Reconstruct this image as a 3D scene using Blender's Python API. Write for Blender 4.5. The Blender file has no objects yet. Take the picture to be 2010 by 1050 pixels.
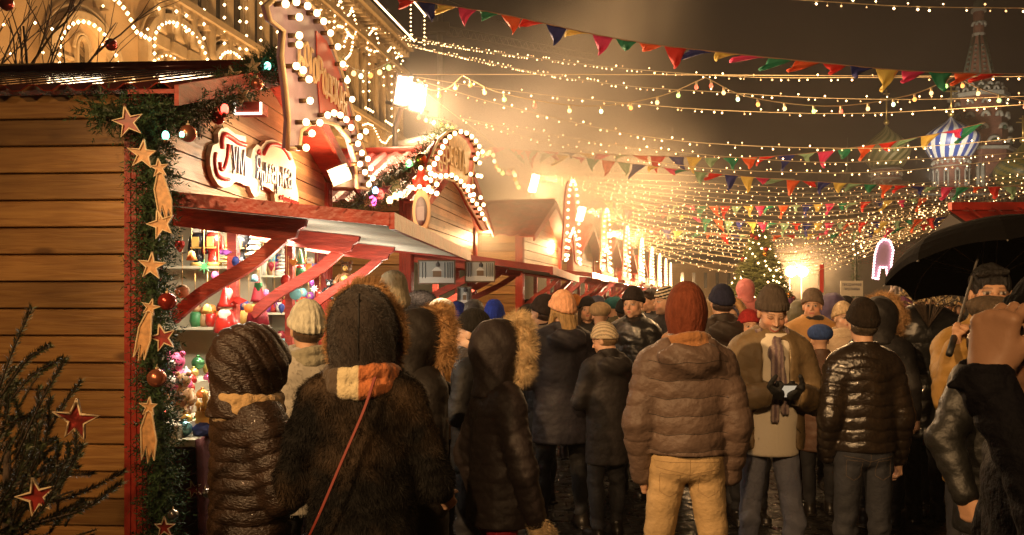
import bpy, bmesh, math, random
import numpy as np
import openvdb
from mathutils import Vector, Matrix

random.seed(7); np.random.seed(7)
SC = bpy.context.scene
COL = SC.collection
F, CX, HY, CZ = 1700.0, 1005.0, 590.0, 1.68
PI = math.pi

def at(px, py, Y):
    "point of the place seen at a pixel of the photograph, at distance Y"
    return Vector(((px - CX) / F * Y, Y, CZ + (HY - py) / F * Y))

# ------------------------------------------------------------------ materials
MATS = {}
def mat(name, col=(.5, .5, .5), rough=.6, metal=0, bump=0, bscale=40, var=0, vscale=6, coat=0, emit=None, es=0,
        spec=.5, alpha=1, trans=0, attr=None, sheen=0, stretch=None, sample=False, col2=None, subs=0, detail=3, thr=None):
    if name in MATS: return MATS[name]
    m = bpy.data.materials.new(name); m.use_nodes = True
    nt = m.node_tree; N = nt.nodes; L = nt.links
    b = N['Principled BSDF']
    b.inputs['Base Color'].default_value = (*col, 1)
    b.inputs['Roughness'].default_value = rough
    b.inputs['Metallic'].default_value = metal
    b.inputs['Specular IOR Level'].default_value = spec
    b.inputs['Coat Weight'].default_value = coat
    b.inputs['Sheen Weight'].default_value = sheen
    b.inputs['Transmission Weight'].default_value = trans
    if emit:
        b.inputs['Emission Color'].default_value = (*emit, 1); b.inputs['Emission Strength'].default_value = es
        if not sample: m.cycles.emission_sampling = 'NONE'
    tc = N.new('ShaderNodeTexCoord'); src = tc.outputs['Object']
    if stretch:
        mp = N.new('ShaderNodeMapping'); mp.inputs['Scale'].default_value = stretch
        L.new(src, mp.inputs['Vector']); src = mp.outputs['Vector']
    base = None
    if attr:
        a = N.new('ShaderNodeAttribute'); a.attribute_name = attr; base = a.outputs['Color']
        L.new(base, b.inputs['Base Color'])
    if var or col2:
        n = N.new('ShaderNodeTexNoise'); n.inputs['Scale'].default_value = vscale; n.inputs['Detail'].default_value = detail
        L.new(src, n.inputs['Vector'])
        mx = N.new('ShaderNodeMix'); mx.data_type = 'RGBA'
        c2 = col2 or tuple(max(0, c * (1 - var)) for c in col); c1 = col if col2 else tuple(min(1, c * (1 + var)) for c in col)
        cr = N.new('ShaderNodeValToRGB'); t = thr or (.35, .65)
        cr.color_ramp.elements[0].position = t[0]; cr.color_ramp.elements[1].position = t[1]
        L.new(n.outputs['Fac'], cr.inputs['Fac'])
        if base is not None:
            mx.blend_type = 'MULTIPLY'; mx.inputs['Factor'].default_value = 1
            m2 = N.new('ShaderNodeMix'); m2.data_type = 'RGBA'
            m2.inputs['A'].default_value = (1 - var, 1 - var, 1 - var, 1); m2.inputs['B'].default_value = (1 + var, 1 + var, 1 + var, 1)
            L.new(cr.outputs['Color'], m2.inputs['Factor'])
            L.new(base, mx.inputs['A']); L.new(m2.outputs['Result'], mx.inputs['B'])
        else:
            L.new(cr.outputs['Color'], mx.inputs['Factor'])
            mx.inputs['A'].default_value = (*c2, 1); mx.inputs['B'].default_value = (*c1, 1)
        L.new(mx.outputs['Result'], b.inputs['Base Color'])
    if bump:
        n2 = N.new('ShaderNodeTexNoise'); n2.inputs['Scale'].default_value = bscale; n2.inputs['Detail'].default_value = 4
        L.new(src, n2.inputs['Vector'])
        bp = N.new('ShaderNodeBump'); bp.inputs['Strength'].default_value = bump; bp.inputs['Distance'].default_value = .02
        L.new(n2.outputs['Fac'], bp.inputs['Height']); L.new(bp.outputs['Normal'], b.inputs['Normal'])
    MATS[name] = m
    return m

WARM = (1, .63, .30)
M_bulb = mat('bulb_glow', (1, .9, .7), emit=(1, .64, .30), es=9)
M_tiny = mat('fairy_glow', (1, .9, .7), emit=(1, .62, .28), es=11)
M_tinyfar = mat('fairy_glow_far', (1, .9, .7), emit=(1, .60, .27), es=6)
M_tinydim = mat('fairy_glow_dim', (1, .9, .7), emit=(1, .52, .2), es=2.2)
M_cable = mat('cable', (.35, .30, .2), .6)
M_cablelit = mat('lit_cable', (.75, .62, .4), .4)  # paler copy of the cable, its lit look put into the colour
M_black = mat('black_rubber', (.012, .012, .012), .5)
M_brass = mat('socket', (.16, .10, .05), .4, .6)
M_flood = mat('flood_glow', (1, 1, 1), emit=(1, .80, .52), es=60)
M_steel = mat('grey_steel', (.22, .2, .18), .5, .6, bump=.1)
M_red = mat('red_paint', (.36, .033, .018), .42, bump=.25, bscale=30, var=.22, vscale=5)
M_redwood = mat('red_wood', (.44, .055, .035), .5, bump=.3, bscale=25, var=.25, vscale=7, stretch=(1, 1, 6))
def plank_mat(name, c1, c2, pitch, axis, rough=.45):
    "varnished planks: tone and grain change from board to board, knots and nail heads"
    m = bpy.data.materials.new(name); m.use_nodes = True; nt = m.node_tree; N = nt.nodes; L = nt.links; b = N['Principled BSDF']; b.inputs['Roughness'].default_value = rough
    def math_(op, a, b_=None, c=None):
        n = N.new('ShaderNodeMath'); n.operation = op
        for i, v in enumerate((a, b_, c)):
            if v is None: continue
            if isinstance(v, (int, float)): n.inputs[i].default_value = v
            else: L.new(v, n.inputs[i])
        return n.outputs[0]
    tc = N.new('ShaderNodeTexCoord'); sp = N.new('ShaderNodeSeparateXYZ'); L.new(tc.outputs['Object'], sp.inputs[0])
    idx = math_('FLOOR', math_('DIVIDE', sp.outputs['Z'], pitch)); wn = N.new('ShaderNodeTexWhiteNoise'); wn.noise_dimensions = '1D'; L.new(idx, wn.inputs['W'])
    along = sp.outputs[axis]; cb = N.new('ShaderNodeCombineXYZ'); L.new(math_('MULTIPLY_ADD', wn.outputs['Value'], 17, math_('MULTIPLY', along, .9)), cb.inputs[0]); L.new(math_('MULTIPLY', sp.outputs['Z'], 13), cb.inputs[1]); L.new(idx, cb.inputs[2])
    ns = N.new('ShaderNodeTexNoise'); ns.inputs['Scale'].default_value = 3.0; ns.inputs['Detail'].default_value = 7; ns.inputs['Distortion'].default_value = 1.2; L.new(cb.outputs[0], ns.inputs['Vector'])
    cr = N.new('ShaderNodeValToRGB'); cr.color_ramp.elements[0].position = .28; cr.color_ramp.elements[1].position = .68; cr.color_ramp.elements[0].color = (*c2, 1); cr.color_ramp.elements[1].color = (*c1, 1); L.new(ns.outputs['Fac'], cr.inputs['Fac'])
    # knots
    cb2 = N.new('ShaderNodeCombineXYZ'); L.new(math_('MULTIPLY_ADD', wn.outputs['Value'], 31, math_('MULTIPLY', along, 2.2)), cb2.inputs[0]); L.new(math_('MULTIPLY', sp.outputs['Z'], 5.5), cb2.inputs[1])
    vo = N.new('ShaderNodeTexVoronoi'); vo.inputs['Scale'].default_value = 1.0; L.new(cb2.outputs[0], vo.inputs['Vector'])
    kn = N.new('ShaderNodeMapRange'); kn.inputs['From Min'].default_value = .08; kn.inputs['From Max'].default_value = .17; kn.inputs['To Min'].default_value = .75; kn.inputs['To Max'].default_value = 0; L.new(vo.outputs['Distance'], kn.inputs['Value'])
    mx = N.new('ShaderNodeMix'); mx.data_type = 'RGBA'; L.new(kn.outputs['Result'], mx.inputs['Factor']); L.new(cr.outputs['Color'], mx.inputs['A']); mx.inputs['B'].default_value = (c2[0] * .35, c2[1] * .3, c2[2] * .3, 1)
    # board tone
    tone = math_('MULTIPLY_ADD', wn.outputs['Value'], .6, .68); mt = N.new('ShaderNodeMix'); mt.data_type = 'RGBA'; mt.blend_type = 'MULTIPLY'; mt.inputs['Factor'].default_value = 1
    cc = N.new('ShaderNodeCombineXYZ'); [L.new(tone, cc.inputs[k]) for k in range(3)]; L.new(mx.outputs['Result'], mt.inputs['A']); L.new(cc.outputs[0], mt.inputs['B'])
    # blotchy stains
    n3 = N.new('ShaderNodeTexNoise'); n3.inputs['Scale'].default_value = 2.2; n3.inputs['Detail'].default_value = 3; L.new(tc.outputs['Object'], n3.inputs['Vector'])
    st = N.new('ShaderNodeMapRange'); st.inputs['From Min'].default_value = .35; st.inputs['From Max'].default_value = .7; st.inputs['To Min'].default_value = .72; st.inputs['To Max'].default_value = 1.08; L.new(n3.outputs['Fac'], st.inputs['Value'])
    m4 = N.new('ShaderNodeMix'); m4.data_type = 'RGBA'; m4.blend_type = 'MULTIPLY'; m4.inputs['Factor'].default_value = 1; c4 = N.new('ShaderNodeCombineXYZ'); [L.new(st.outputs['Result'], c4.inputs[k]) for k in range(3)]
    L.new(mt.outputs['Result'], m4.inputs['A']); L.new(c4.outputs[0], m4.inputs['B']); L.new(m4.outputs['Result'], b.inputs['Base Color'])
    bp = N.new('ShaderNodeBump'); bp.inputs['Strength'].default_value = .35; bp.inputs['Distance'].default_value = .01; L.new(ns.outputs['Fac'], bp.inputs['Height']); L.new(bp.outputs['Normal'], b.inputs['Normal'])
    return m
M_wood = plank_mat('larch_planks', (.50, .275, .085), (.31, .145, .042), .137, 0)
M_woodf = plank_mat('larch_planks_front', (.50, .27, .13), (.36, .18, .08), .142, 1)
M_roof = mat('red_sheet_roof', (.26, .03, .016), .20, .1, bump=.04, bscale=30, var=.35, vscale=5, coat=1)
M_roofd = mat('red_sheet_roof_dry', (.42, .030, .018), .45, bump=.1, bscale=30, var=.3, vscale=5)
M_cream = mat('cream_board', (.62, .56, .40), .55, var=.06, bump=.1)
M_white = mat('white_enamel', (.62, .60, .52), .65, bump=.1, var=.1)
M_fir = mat('fir_needles', (.035, .075, .025), .6, var=.5, vscale=30)
M_firdark = mat('spruce_needles', (.04, .05, .02), .5, var=.5, vscale=25)
M_bark = mat('bark', (.07, .045, .028), .8, bump=.5)
M_gold = mat('gold_ply', (.55, .30, .12), .45, var=.25, vscale=40)
M_goldrim = mat('cream_rim', (.80, .62, .38), .5)
M_redfoil = mat('red_foil', (.24, .022, .016), .4, var=.4, vscale=30)

# ------------------------------------------------------------------ objects
def tag(o, label=None, cat=None, group=None, kind=None):
    if label: o['label'] = label
    if cat: o['category'] = cat
    if group: o['group'] = group
    if kind: o['kind'] = kind
    return o

def empty(name, loc=(0, 0, 0), rz=0, label=None, cat=None, group=None):
    o = bpy.data.objects.new(name, None); COL.objects.link(o)
    o.location = loc; o.rotation_euler = (0, 0, rz); o.empty_display_size = .1
    return tag(o, label, cat, group)

def mesh_obj(name, V, Fc, mats, parent=None, mi=None, smooth=False, loc=None):
    me = bpy.data.meshes.new(name)
    me.from_pydata([tuple(map(float, v)) for v in V] if not isinstance(V, np.ndarray) else V.tolist(), [], Fc if not isinstance(Fc, np.ndarray) else Fc.tolist())
    if not isinstance(mats, (list, tuple)): mats = [mats]
    for m in mats: me.materials.append(m)
    if mi is not None: me.polygons.foreach_set('material_index', mi)
    if smooth: me.polygons.foreach_set('use_smooth', [True] * len(me.polygons))
    me.update()
    o = bpy.data.objects.new(name, me); COL.objects.link(o)
    if parent: o.parent = parent
    if loc is not None: o.location = loc
    return o

class MB:
    def __init__(s): s.v = []; s.f = []; s.m = []; s.sm = []
    def add(s, V, Fc, m=0, sm=False):
        b = len(s.v); s.v += [tuple(map(float, v)) for v in V]
        for f in Fc: s.f.append(tuple(b + i for i in f)); s.m.append(m); s.sm.append(sm)
    def box(s, x0, x1, y0, y1, z0, z1, m=0, M=None):
        V = [Vector((x, y, z)) for z in (z0, z1) for y in (y0, y1) for x in (x0, x1)]
        if M: V = [M @ v for v in V]
        s.add(V, [(0, 2, 3, 1), (4, 5, 7, 6), (0, 1, 5, 4), (2, 6, 7, 3), (0, 4, 6, 2), (1, 3, 7, 5)], m)
    def tube(s, pts, r, n=6, m=0, caps=True, sm=True):
        pts = [Vector(p) for p in pts]
        rr = r if isinstance(r, (list, tuple)) else [r] * len(pts)
        rings = []; up = Vector((0, 0, 1)); prev = None
        for i, p in enumerate(pts):
            d = (pts[min(i + 1, len(pts) - 1)] - pts[max(i - 1, 0)])
            d = d.normalized() if d.length > 1e-9 else up
            if prev is None:
                a = d.cross(up)
                if a.length < 1e-3: a = d.cross(Vector((1, 0, 0)))
            else: a = prev - d * prev.dot(d)
            a.normalize(); prev = a; b = d.cross(a)
            rings.append([p + (a * math.cos(2 * PI * k / n) + b * math.sin(2 * PI * k / n)) * rr[i] for k in range(n)])
        V = [v for R in rings for v in R]; Fc = []
        for i in range(len(rings) - 1):
            for k in range(n):
                Fc.append((i * n + k, i * n + (k + 1) % n, (i + 1) * n + (k + 1) % n, (i + 1) * n + k))
        if caps:
            Fc.append(tuple(range(n - 1, -1, -1))); Fc.append(tuple((len(rings) - 1) * n + k for k in range(n)))
        s.add(V, Fc, m, sm)
    def lathe(s, prof, n=16, m=0, M=None, mf=None, twist=None, lobes=0, lamp=0, sm=True):
        V = []; Fc = []
        for j, (r, z) in enumerate(prof):
            for k in range(n):
                a = 2 * PI * k / n + (twist(j / (len(prof) - 1)) if twist else 0)
                rr = r * (1 + (lamp * abs(math.cos(lobes * PI * k / n)) if lobes else 0))
                V.append(Vector((rr * math.cos(a), rr * math.sin(a), z)))
        if M: V = [M @ v for v in V]
        b = len(s.v); s.v += [tuple(v) for v in V]
        for j in range(len(prof) - 1):
            for k in range(n):
                s.f.append((b + j * n + k, b + j * n + (k + 1) % n, b + (j + 1) * n + (k + 1) % n, b + (j + 1) * n + k))
                s.m.append(mf(j, k) if mf else m); s.sm.append(sm)
        if prof[0][0] > 1e-4: s.f.append(tuple(b + k for k in range(n - 1, -1, -1))); s.m.append(m); s.sm.append(False)
        if prof[-1][0] > 1e-4: s.f.append(tuple(b + (len(prof) - 1) * n + k for k in range(n))); s.m.append(mf(len(prof) - 2, 0) if mf else m); s.sm.append(False)
    def ball(s, c, r, n=8, m=0, sz=1, sm=True):
        c = Vector(c); k = max(3, n // 2 + 1)
        prof = [(r * math.sin(PI * j / k), -r * sz * math.cos(PI * j / k)) for j in range(k + 1)]
        s.lathe(prof, n, m, Matrix.Translation(c), sm=sm)
    def octa(s, c, r, m=0):
        x, y, z = c
        s.add([(x + r, y, z), (x - r, y, z), (x, y + r, z), (x, y - r, z), (x, y, z + r), (x, y, z - r)],
              [(0, 2, 4), (2, 1, 4), (1, 3, 4), (3, 0, 4), (2, 0, 5), (1, 2, 5), (3, 1, 5), (0, 3, 5)], m)
    def prism(s, pts, t, M=None, m=0, mside=None):
        "outline pts (x, z) extruded t along y"
        n = len(pts)
        V = [Vector((p[0], 0, p[1])) for p in pts] + [Vector((p[0], t, p[1])) for p in pts]
        if M: V = [M @ v for v in V]
        b = len(s.v); s.v += [tuple(v) for v in V]
        s.f.append(tuple(b + i for i in range(n))); s.m.append(m); s.sm.append(False)
        s.f.append(tuple(b + n + i for i in range(n - 1, -1, -1))); s.m.append(m); s.sm.append(False)
        for i in range(n):
            j = (i + 1) % n
            s.f.append((b + i, b + n + i, b + n + j, b + j)); s.m.append(m if mside is None else mside); s.sm.append(False)
    def build(s, name, mats, parent=None, loc=None):
        if not s.v: return None
        o = mesh_obj(name, s.v, s.f, mats, parent, s.m, loc=loc)
        o.data.polygons.foreach_set('use_smooth', s.sm)
        return o

def copy_tree(o, parent=None, label=None):
    c = o.copy(); COL.objects.link(c)
    if parent: c.parent = parent
    if label: c['label'] = label
    for ch in list(o.children): copy_tree(ch, c)
    return c

def text_mesh(body, size, name, m, parent=None, M=None, extrude=.004, sx=1, font_shear=0, space=1):
    cu = bpy.data.curves.new('t', 'FONT'); cu.body = body; cu.size = size; cu.extrude = extrude; cu.shear = font_shear
    cu.align_x = 'CENTER'; cu.space_character = space; cu.resolution_u = 3
    o = bpy.data.objects.new('t', cu); COL.objects.link(o)
    bpy.context.view_layer.update()
    me = bpy.data.meshes.new_from_object(o)
    bpy.data.objects.remove(o)
    me.name = name
    me.transform(Matrix.Scale(sx, 4, (1, 0, 0)))
    if M: me.transform(M)
    me.materials.clear(); me.materials.append(m)
    r = bpy.data.objects.new(name, me); COL.objects.link(r)
    if parent: r.parent = parent
    return r

def bez(pts, n):
    "smooth curve (Catmull-Rom) through points"
    pts = [Vector(p) for p in pts]; P = [pts[0] * 2 - pts[1]] + pts + [pts[-1] * 2 - pts[-2]]
    out = []; seg = len(pts) - 1
    for i in range(n + 1):
        t = i / n * seg; k = min(int(t), seg - 1); u = t - k
        a, b, c, d = P[k:k + 4]
        out.append(.5 * ((2 * b) + (c - a) * u + (2 * a - 5 * b + 4 * c - d) * u * u + (3 * b - a - 3 * c + d) * u ** 3))
    return out

def resample(pts, step):
    L = [0]
    for a, b in zip(pts, pts[1:]): L.append(L[-1] + (b - a).length)
    out = []; s = 0; k = 0
    while s <= L[-1]:
        while k < len(L) - 2 and L[k + 1] < s: k += 1
        u = (s - L[k]) / max(1e-9, L[k + 1] - L[k]); out.append(pts[k].lerp(pts[k + 1], u)); s += step
    return out

def lamp(name, kind, loc, power, col=WARM, size=.05, target=None, spot=None, blend=.5, sizey=None, vol=1):
    l = bpy.data.lights.new(name, kind); l.energy = power; l.color = col
    if kind in ('POINT', 'SPOT'): l.shadow_soft_size = size
    if kind == 'AREA':
        l.size = size
        if sizey: l.shape = 'RECTANGLE'; l.size_y = sizey
    if spot: l.spot_size = math.radians(spot); l.spot_blend = blend
    l.cycles.max_bounces = 6
    o = bpy.data.objects.new(name, l); COL.objects.link(o); o.location = loc
    if target is not None:
        o.rotation_euler = (Vector(target) - Vector(loc)).to_track_quat('-Z', 'Y').to_euler()
    return o

# ------------------------------------------------------------------ camera, world
cam = bpy.data.cameras.new('camera'); cam.sensor_width = 36; cam.lens = 36 * F / 2010; cam.shift_y = 65 / 2010
cam.clip_end = 600; cam.clip_start = .05
co = bpy.data.objects.new('camera', cam); COL.objects.link(co); co.location = (0, 0, CZ); co.rotation_euler = (PI / 2, 0, 0)
SC.camera = co
w = bpy.data.worlds.new("World"); SC.world = w; w.use_nodes = True
nt = w.node_tree; bg = nt.nodes['Background']
sky = nt.nodes.new('ShaderNodeTexSky'); sky.sky_type = 'NISHITA'; sky.sun_disc = False
sky.sun_elevation = math.radians(-8); sky.sun_rotation = math.radians(160)
addn = nt.nodes.new('ShaderNodeMix'); addn.data_type = 'RGBA'; addn.blend_type = 'ADD'; addn.inputs['Factor'].default_value = 1
addn.inputs['B'].default_value = (.07, .058, .05, 1)
nt.links.new(sky.outputs['Color'], addn.inputs['A']); nt.links.new(addn.outputs['Result'], bg.inputs['Color'])
bg.inputs['Strength'].default_value = .05
SC.view_settings.view_transform = 'Standard'; SC.view_settings.look = 'None'; SC.view_settings.exposure = 0
SC.cycles.max_bounces = 6; SC.cycles.diffuse_bounces = 2; SC.cycles.glossy_bounces = 3; SC.cycles.transmission_bounces = 4
SC.cycles.volume_bounces = 0; SC.cycles.transparent_max_bounces = 8
SC.cycles.sample_clamp_indirect = 3; SC.cycles.caustics_reflective = False; SC.cycles.caustics_refractive = False
# ------------------------------------------------------------------ ground
def ground():
    m = bpy.data.materials.new('wet_cobbles'); m.use_nodes = True
    nt = m.node_tree; N = nt.nodes; L = nt.links; b = N['Principled BSDF']
    tc = N.new('ShaderNodeTexCoord')
    br = N.new('ShaderNodeTexBrick'); br.inputs['Scale'].default_value = 1; br.inputs['Brick Width'].default_value = .22
    br.inputs['Row Height'].default_value = .12; br.inputs['Mortar Size'].default_value = .012; br.inputs['Mortar Smooth'].default_value = .6
    br.inputs['Color1'].default_value = (.016, .014, .012, 1); br.inputs['Color2'].default_value = (.008, .007, .006, 1); br.inputs['Mortar'].default_value = (.004, .004, .004, 1)
    L.new(tc.outputs['Object'], br.inputs['Vector']); L.new(br.outputs['Color'], b.inputs['Base Color'])
    n = N.new('ShaderNodeTexNoise'); n.inputs['Scale'].default_value = 9; L.new(tc.outputs['Object'], n.inputs['Vector'])
    mr = N.new('ShaderNodeMapRange'); mr.inputs['To Min'].default_value = .16; mr.inputs['To Max'].default_value = .62; mr.inputs['From Min'].default_value = .3; mr.inputs['From Max'].default_value = .7
    L.new(n.outputs['Fac'], mr.inputs['Value']); L.new(mr.outputs['Result'], b.inputs['Roughness'])
    ad = N.new('ShaderNodeMath'); ad.operation = 'MULTIPLY_ADD'; ad.inputs[1].default_value = -1.2
    L.new(br.outputs['Fac'], ad.inputs[0]); L.new(n.outputs['Fac'], ad.inputs[2])
    bp = N.new('ShaderNodeBump'); bp.inputs['Strength'].default_value = 1; bp.inputs['Distance'].default_value = .02
    L.new(ad.outputs[0], bp.inputs['Height']); L.new(bp.outputs['Normal'], b.inputs['Normal'])
    mb = MB(); mb.add([(-260, -60, 0), (260, -60, 0), (260, 260, 0), (-260, 260, 0)], [(0, 1, 2, 3)])
    tag(mb.build('ground', m), 'wet dark cobblestone square under the crowd', kind='structure')
    p = MB(); a, c = at(1772, 930, 1.68 * F / 340), at(1835, 968, 1.68 * F / 378)
    Mw = mat('worn_white_paint', (.34, .30, .24), .5, bump=.6, bscale=30, var=.5, vscale=18)
    for i in range(5):
        u0, u1 = i / 5 + .015, (i + 1) / 5 - .015
        for j in range(2):
            q = Vector((.17, .0, 0)); A = Vector((a.x, a.y, 0)).lerp(Vector((c.x, c.y, 0)), u0) + q * j; B = Vector((a.x, a.y, 0)).lerp(Vector((c.x, c.y, 0)), u1) + q * j
            p.add([A - Vector((.155, 0, -.004)), A - Vector((0, 0, -.004)), B - Vector((0, 0, -.004)), B - Vector((.155, 0, -.004))], [(3, 2, 1, 0)])
    tag(p.build('pavement_marking', Mw), 'worn white painted strip on the wet cobbles', kind='structure')
ground()

# ------------------------------------------------------------------ stalls
def bracket_outline(out, drop):
    "red bracket in the x-z plane: horizontal arm with an ogee tip, diagonal brace"
    arm = [(0, 0), (out, -.10 * out), (out - .01, -.10 * out - .035), (out - .045, -.10 * out - .055), (out - .06, -.10 * out - .095), (out - .12, -.10 * out - .11), (0, -.10)]
    t = .068
    brace = [(out - .05, -.10 * out - .04)]
    a, b = Vector((out - .13, -.10 * out - .09)), Vector((0.0, -drop))
    up = []; lo = []
    nrm = Vector((-(b - a).y, (b - a).x)).normalized()
    for i in range(13):
        u = i / 12; w = .014 * math.sin(u * PI * 2)
        p = a.lerp(b, u); up.append(p - nrm * (t * .5 - w)); lo.append(p + nrm * (t * .5 + w))
    brace = [tuple(p) for p in up] + [tuple(p) for p in reversed(lo)]
    return arm, brace

def stall(root, L=3.4, D=3.0, eave=2.72, rise=.53, out=1.09, drop=.13, zf=2.22, brackets=(.3, 1.5, 2.7), far=False, corr=.075, wallL=True, opening=True):
    P = lambda mb, n, m, par=root: mb.build(n, m, par)
    Lh = L / 2
    # left side wall, planks
    if wallL:
        mb = MB(); ph = .137; z = 0
        mb.box(-D, -.09, .035, .06, 0, eave)
        while z < eave - .01:
            z1 = min(z + ph - .009, eave)
            mb.box(-D, -.085, .0, .036, z, z1); z += ph
        o = P(mb, 'side_wall', M_wood)
        bv = o.modifiers.new('b', 'BEVEL'); bv.width = .004; bv.segments = 1
    mb = MB(); mb.box(-D, 0, L - .05, L, 0, eave); mb.box(-D, -D + .05, .06, L - .05, 0, eave)
    P(mb, 'rear_wall', M_cream)
    # corner posts
    for y in (0, L):
        mb = MB(); s = 1 if y == 0 else -1
        y0 = y - .03 if y == 0 else y - .13
        mb.box(-.085, .03, y0, y0 + .16, 0, eave)
        for k in range(3): mb.box(-.065 + k * .03, -.05 + k * .03, y0 - .008, y0, 0, eave - .01)
        for k in range(3): mb.box(.03, .038, y0 + .02 + k * .045, y0 + .04 + k * .045, 0, eave - .01)
        P(mb, 'corner_post', M_red)
    # plank gable on the street side, with a pointed top
    mb = MB(); ph = .142; z = zf
    def zr(y): return eave + rise * (1 - abs(y - Lh) / Lh)
    while z < eave + rise:
        z1 = min(z + ph - .009, eave + rise - .005)
        def yr(zz): return 0.0 if zz <= eave else Lh * (zz - eave) / rise
        a0, a1 = yr(z), yr(z1)
        V = [(-.03, a0, z), (-.03, L - a0, z), (-.03, L - a1, z1), (-.03, a1, z1), (.005, a0, z), (.005, L - a0, z), (.005, L - a1, z1), (.005, a1, z1)]
        mb.add(V, [(4, 5, 6, 7), (3, 2, 1, 0), (0, 1, 5, 4), (2, 3, 7, 6), (1, 2, 6, 5), (3, 0, 4, 7)]); z += ph
    V = [(-.05, 0, zf), (-.05, L, zf), (-.05, L, eave), (-.05, Lh, eave + rise), (-.05, 0, eave)]
    mb.add(V, [(0, 1, 2, 3, 4)])
    P(mb, 'gable', M_woodf)
    # lower counter wall
    mb = MB()
    k = 0
    while k * .14 < .92: mb.box(-.04, .0, .1, L - .1, k * .14, k * .14 + .131); k += 1
    P(mb, 'counter_wall', M_redwood)
    mb = MB(); mb.box(-.45, .22, .1, L - .13, .93, .965); P(mb, 'counter', M_cream)
    # inner posts
    for y in ((L * .36, L * .7) if opening else (L * .5,)):
        mb = MB(); mb.box(-.06, .0, y, y + .07, .965, zf); P(mb, 'window_post', M_redwood)
    # awning
    mb = MB(); n = int(L / corr) if not far else 8
    # corrugated underside
    V = []; Fc = []; N = n * 2
    for j in range(N + 1):
        y = .02 + (L - .04) * j / N; dz = .012 if j % 2 else 0
        V += [(.005, y, zf - .03 + dz), (out, y, zf - .03 - drop + dz)]
    for j in range(N): Fc.append((2 * j, 2 * j + 1, 2 * j + 3, 2 * j + 2))
    mb.add(V, Fc); aw = P(mb, 'awning', M_white)
    mb = MB()
    V = [(.0, -.01, zf + .01), (out + .02, -.01, zf + .01 - drop), (out + .02, L + .01, zf + .01 - drop), (0, L + .01, zf + .01)]
    V += [(x, y, z - .025) for x, y, z in V]
    mb.add(V, [(0, 1, 2, 3), (7, 6, 5, 4), (0, 4, 5, 1), (1, 5, 6, 2), (2, 6, 7, 3), (3, 7, 4, 0)])
    for y0, y1 in ((-.035, -.012), (L + .012, L + .035)):
        V = [(0, y0, zf + .02), (out + .03, y0, zf + .02 - drop), (out + .03, y0, zf - .045 - drop), (0, y0, zf - .05)]
        V += [(x, y1, z) for x, y, z in V]
        mb.add(V, [(3, 2, 1, 0), (4, 5, 6, 7), (0, 1, 5, 4), (1, 2, 6, 5), (2, 3, 7, 6), (3, 0, 4, 7)])
    mb.box(out + .022, out + .05, -.035, L + .035, zf - .06 - drop, zf + .022 - drop)
    # little saw teeth of snow guard on the board
    for k in range(0 if far else 9):
        u = (k + .5) / 9; mb.add([(u * out - .02, -.04, zf + .02 - drop * u), (u * out + .02, -.04, zf + .02 - drop * u), (u * out, -.04, zf - .002 - drop * u)], [(0, 1, 2)])
    mb.build('edge_board', M_roof if far else M_red, aw)
    for y in brackets:
        arm, brace = bracket_outline(out * .60, .60)
        for T, nm in ((0, 'bracket'),):
            mb = MB(); M = Matrix.Translation((.0, y, zf - .035))
            mb.prism(arm, .045, M); mb.prism(brace, .045, Matrix.Translation((0, y + .003, zf - .035)))
            P(mb, nm, M_redwood)
    # roof, corrugated sheets on both slopes, ridge runs away from the street
    mb = MB(); ov = .16; x0, x1 = -D - .1, .22
    wv = .16 if not far else .3
    N = int((x1 - x0) / wv * 4)
    for sgn in (0, 1):
        V = []; Fc = []
        for j in range(N + 1):
            x = x0 + (x1 - x0) * j / N; ph_ = j % 4; dz = (.028 if ph_ in (1, 2) else 0)
            ye = -ov if sgn == 0 else L + ov
            ze = eave - rise * ov / Lh + .035 + dz
            V += [(x, ye, ze), (x, Lh, eave + rise + .035 + dz)]
        for j in range(N): Fc.append((2 * j, 2 * j + 2, 2 * j + 3, 2 * j + 1) if sgn == 0 else (2 * j + 1, 2 * j + 3, 2 * j + 2, 2 * j))
        mb.add(V, Fc)
    mb.tube([(x0, Lh, eave + rise + .07), (x1, Lh, eave + rise + .07)], .045, 6)
    rf = P(mb, 'roof', M_roof if root is S1R[0] else M_roofd)
    so = rf.modifiers.new('s', 'SOLIDIFY'); so.thickness = .006
    # soffits under the rake overhang and barge boards
    mb = MB()
    for sgn in (0, 1):
        ye = -ov if sgn == 0 else L + ov
        ze = eave - rise * ov / Lh
        for t, xa, xb in ((0, .0, .23),):
            V = [(xa, ye, ze + .01), (xb, ye, ze + .01), (xb, Lh, eave + rise + .01), (xa, Lh, eave + rise + .01)]
            V += [(x, y, z + .02) for x, y, z in V]
            mb.add(V, [(0, 1, 2, 3), (7, 6, 5, 4), (0, 4, 5, 1), (1, 5, 6, 2), (2, 6, 7, 3), (3, 7, 4, 0)])
        V = [(.232, ye, ze - .05), (.232, Lh, eave + rise - .05), (.232, Lh, eave + rise + .07), (.232, ye, ze + .05)]
        V += [(x + .022, y, z) for x, y, z in V]
        mb.add(V, [(0, 3, 2, 1), (4, 5, 6, 7), (0, 1, 5, 4), (1, 2, 6, 5), (2, 3, 7, 6), (3, 0, 4, 7)])
    mb.build('bargeboard', M_redwood, rf)
    return root

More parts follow.
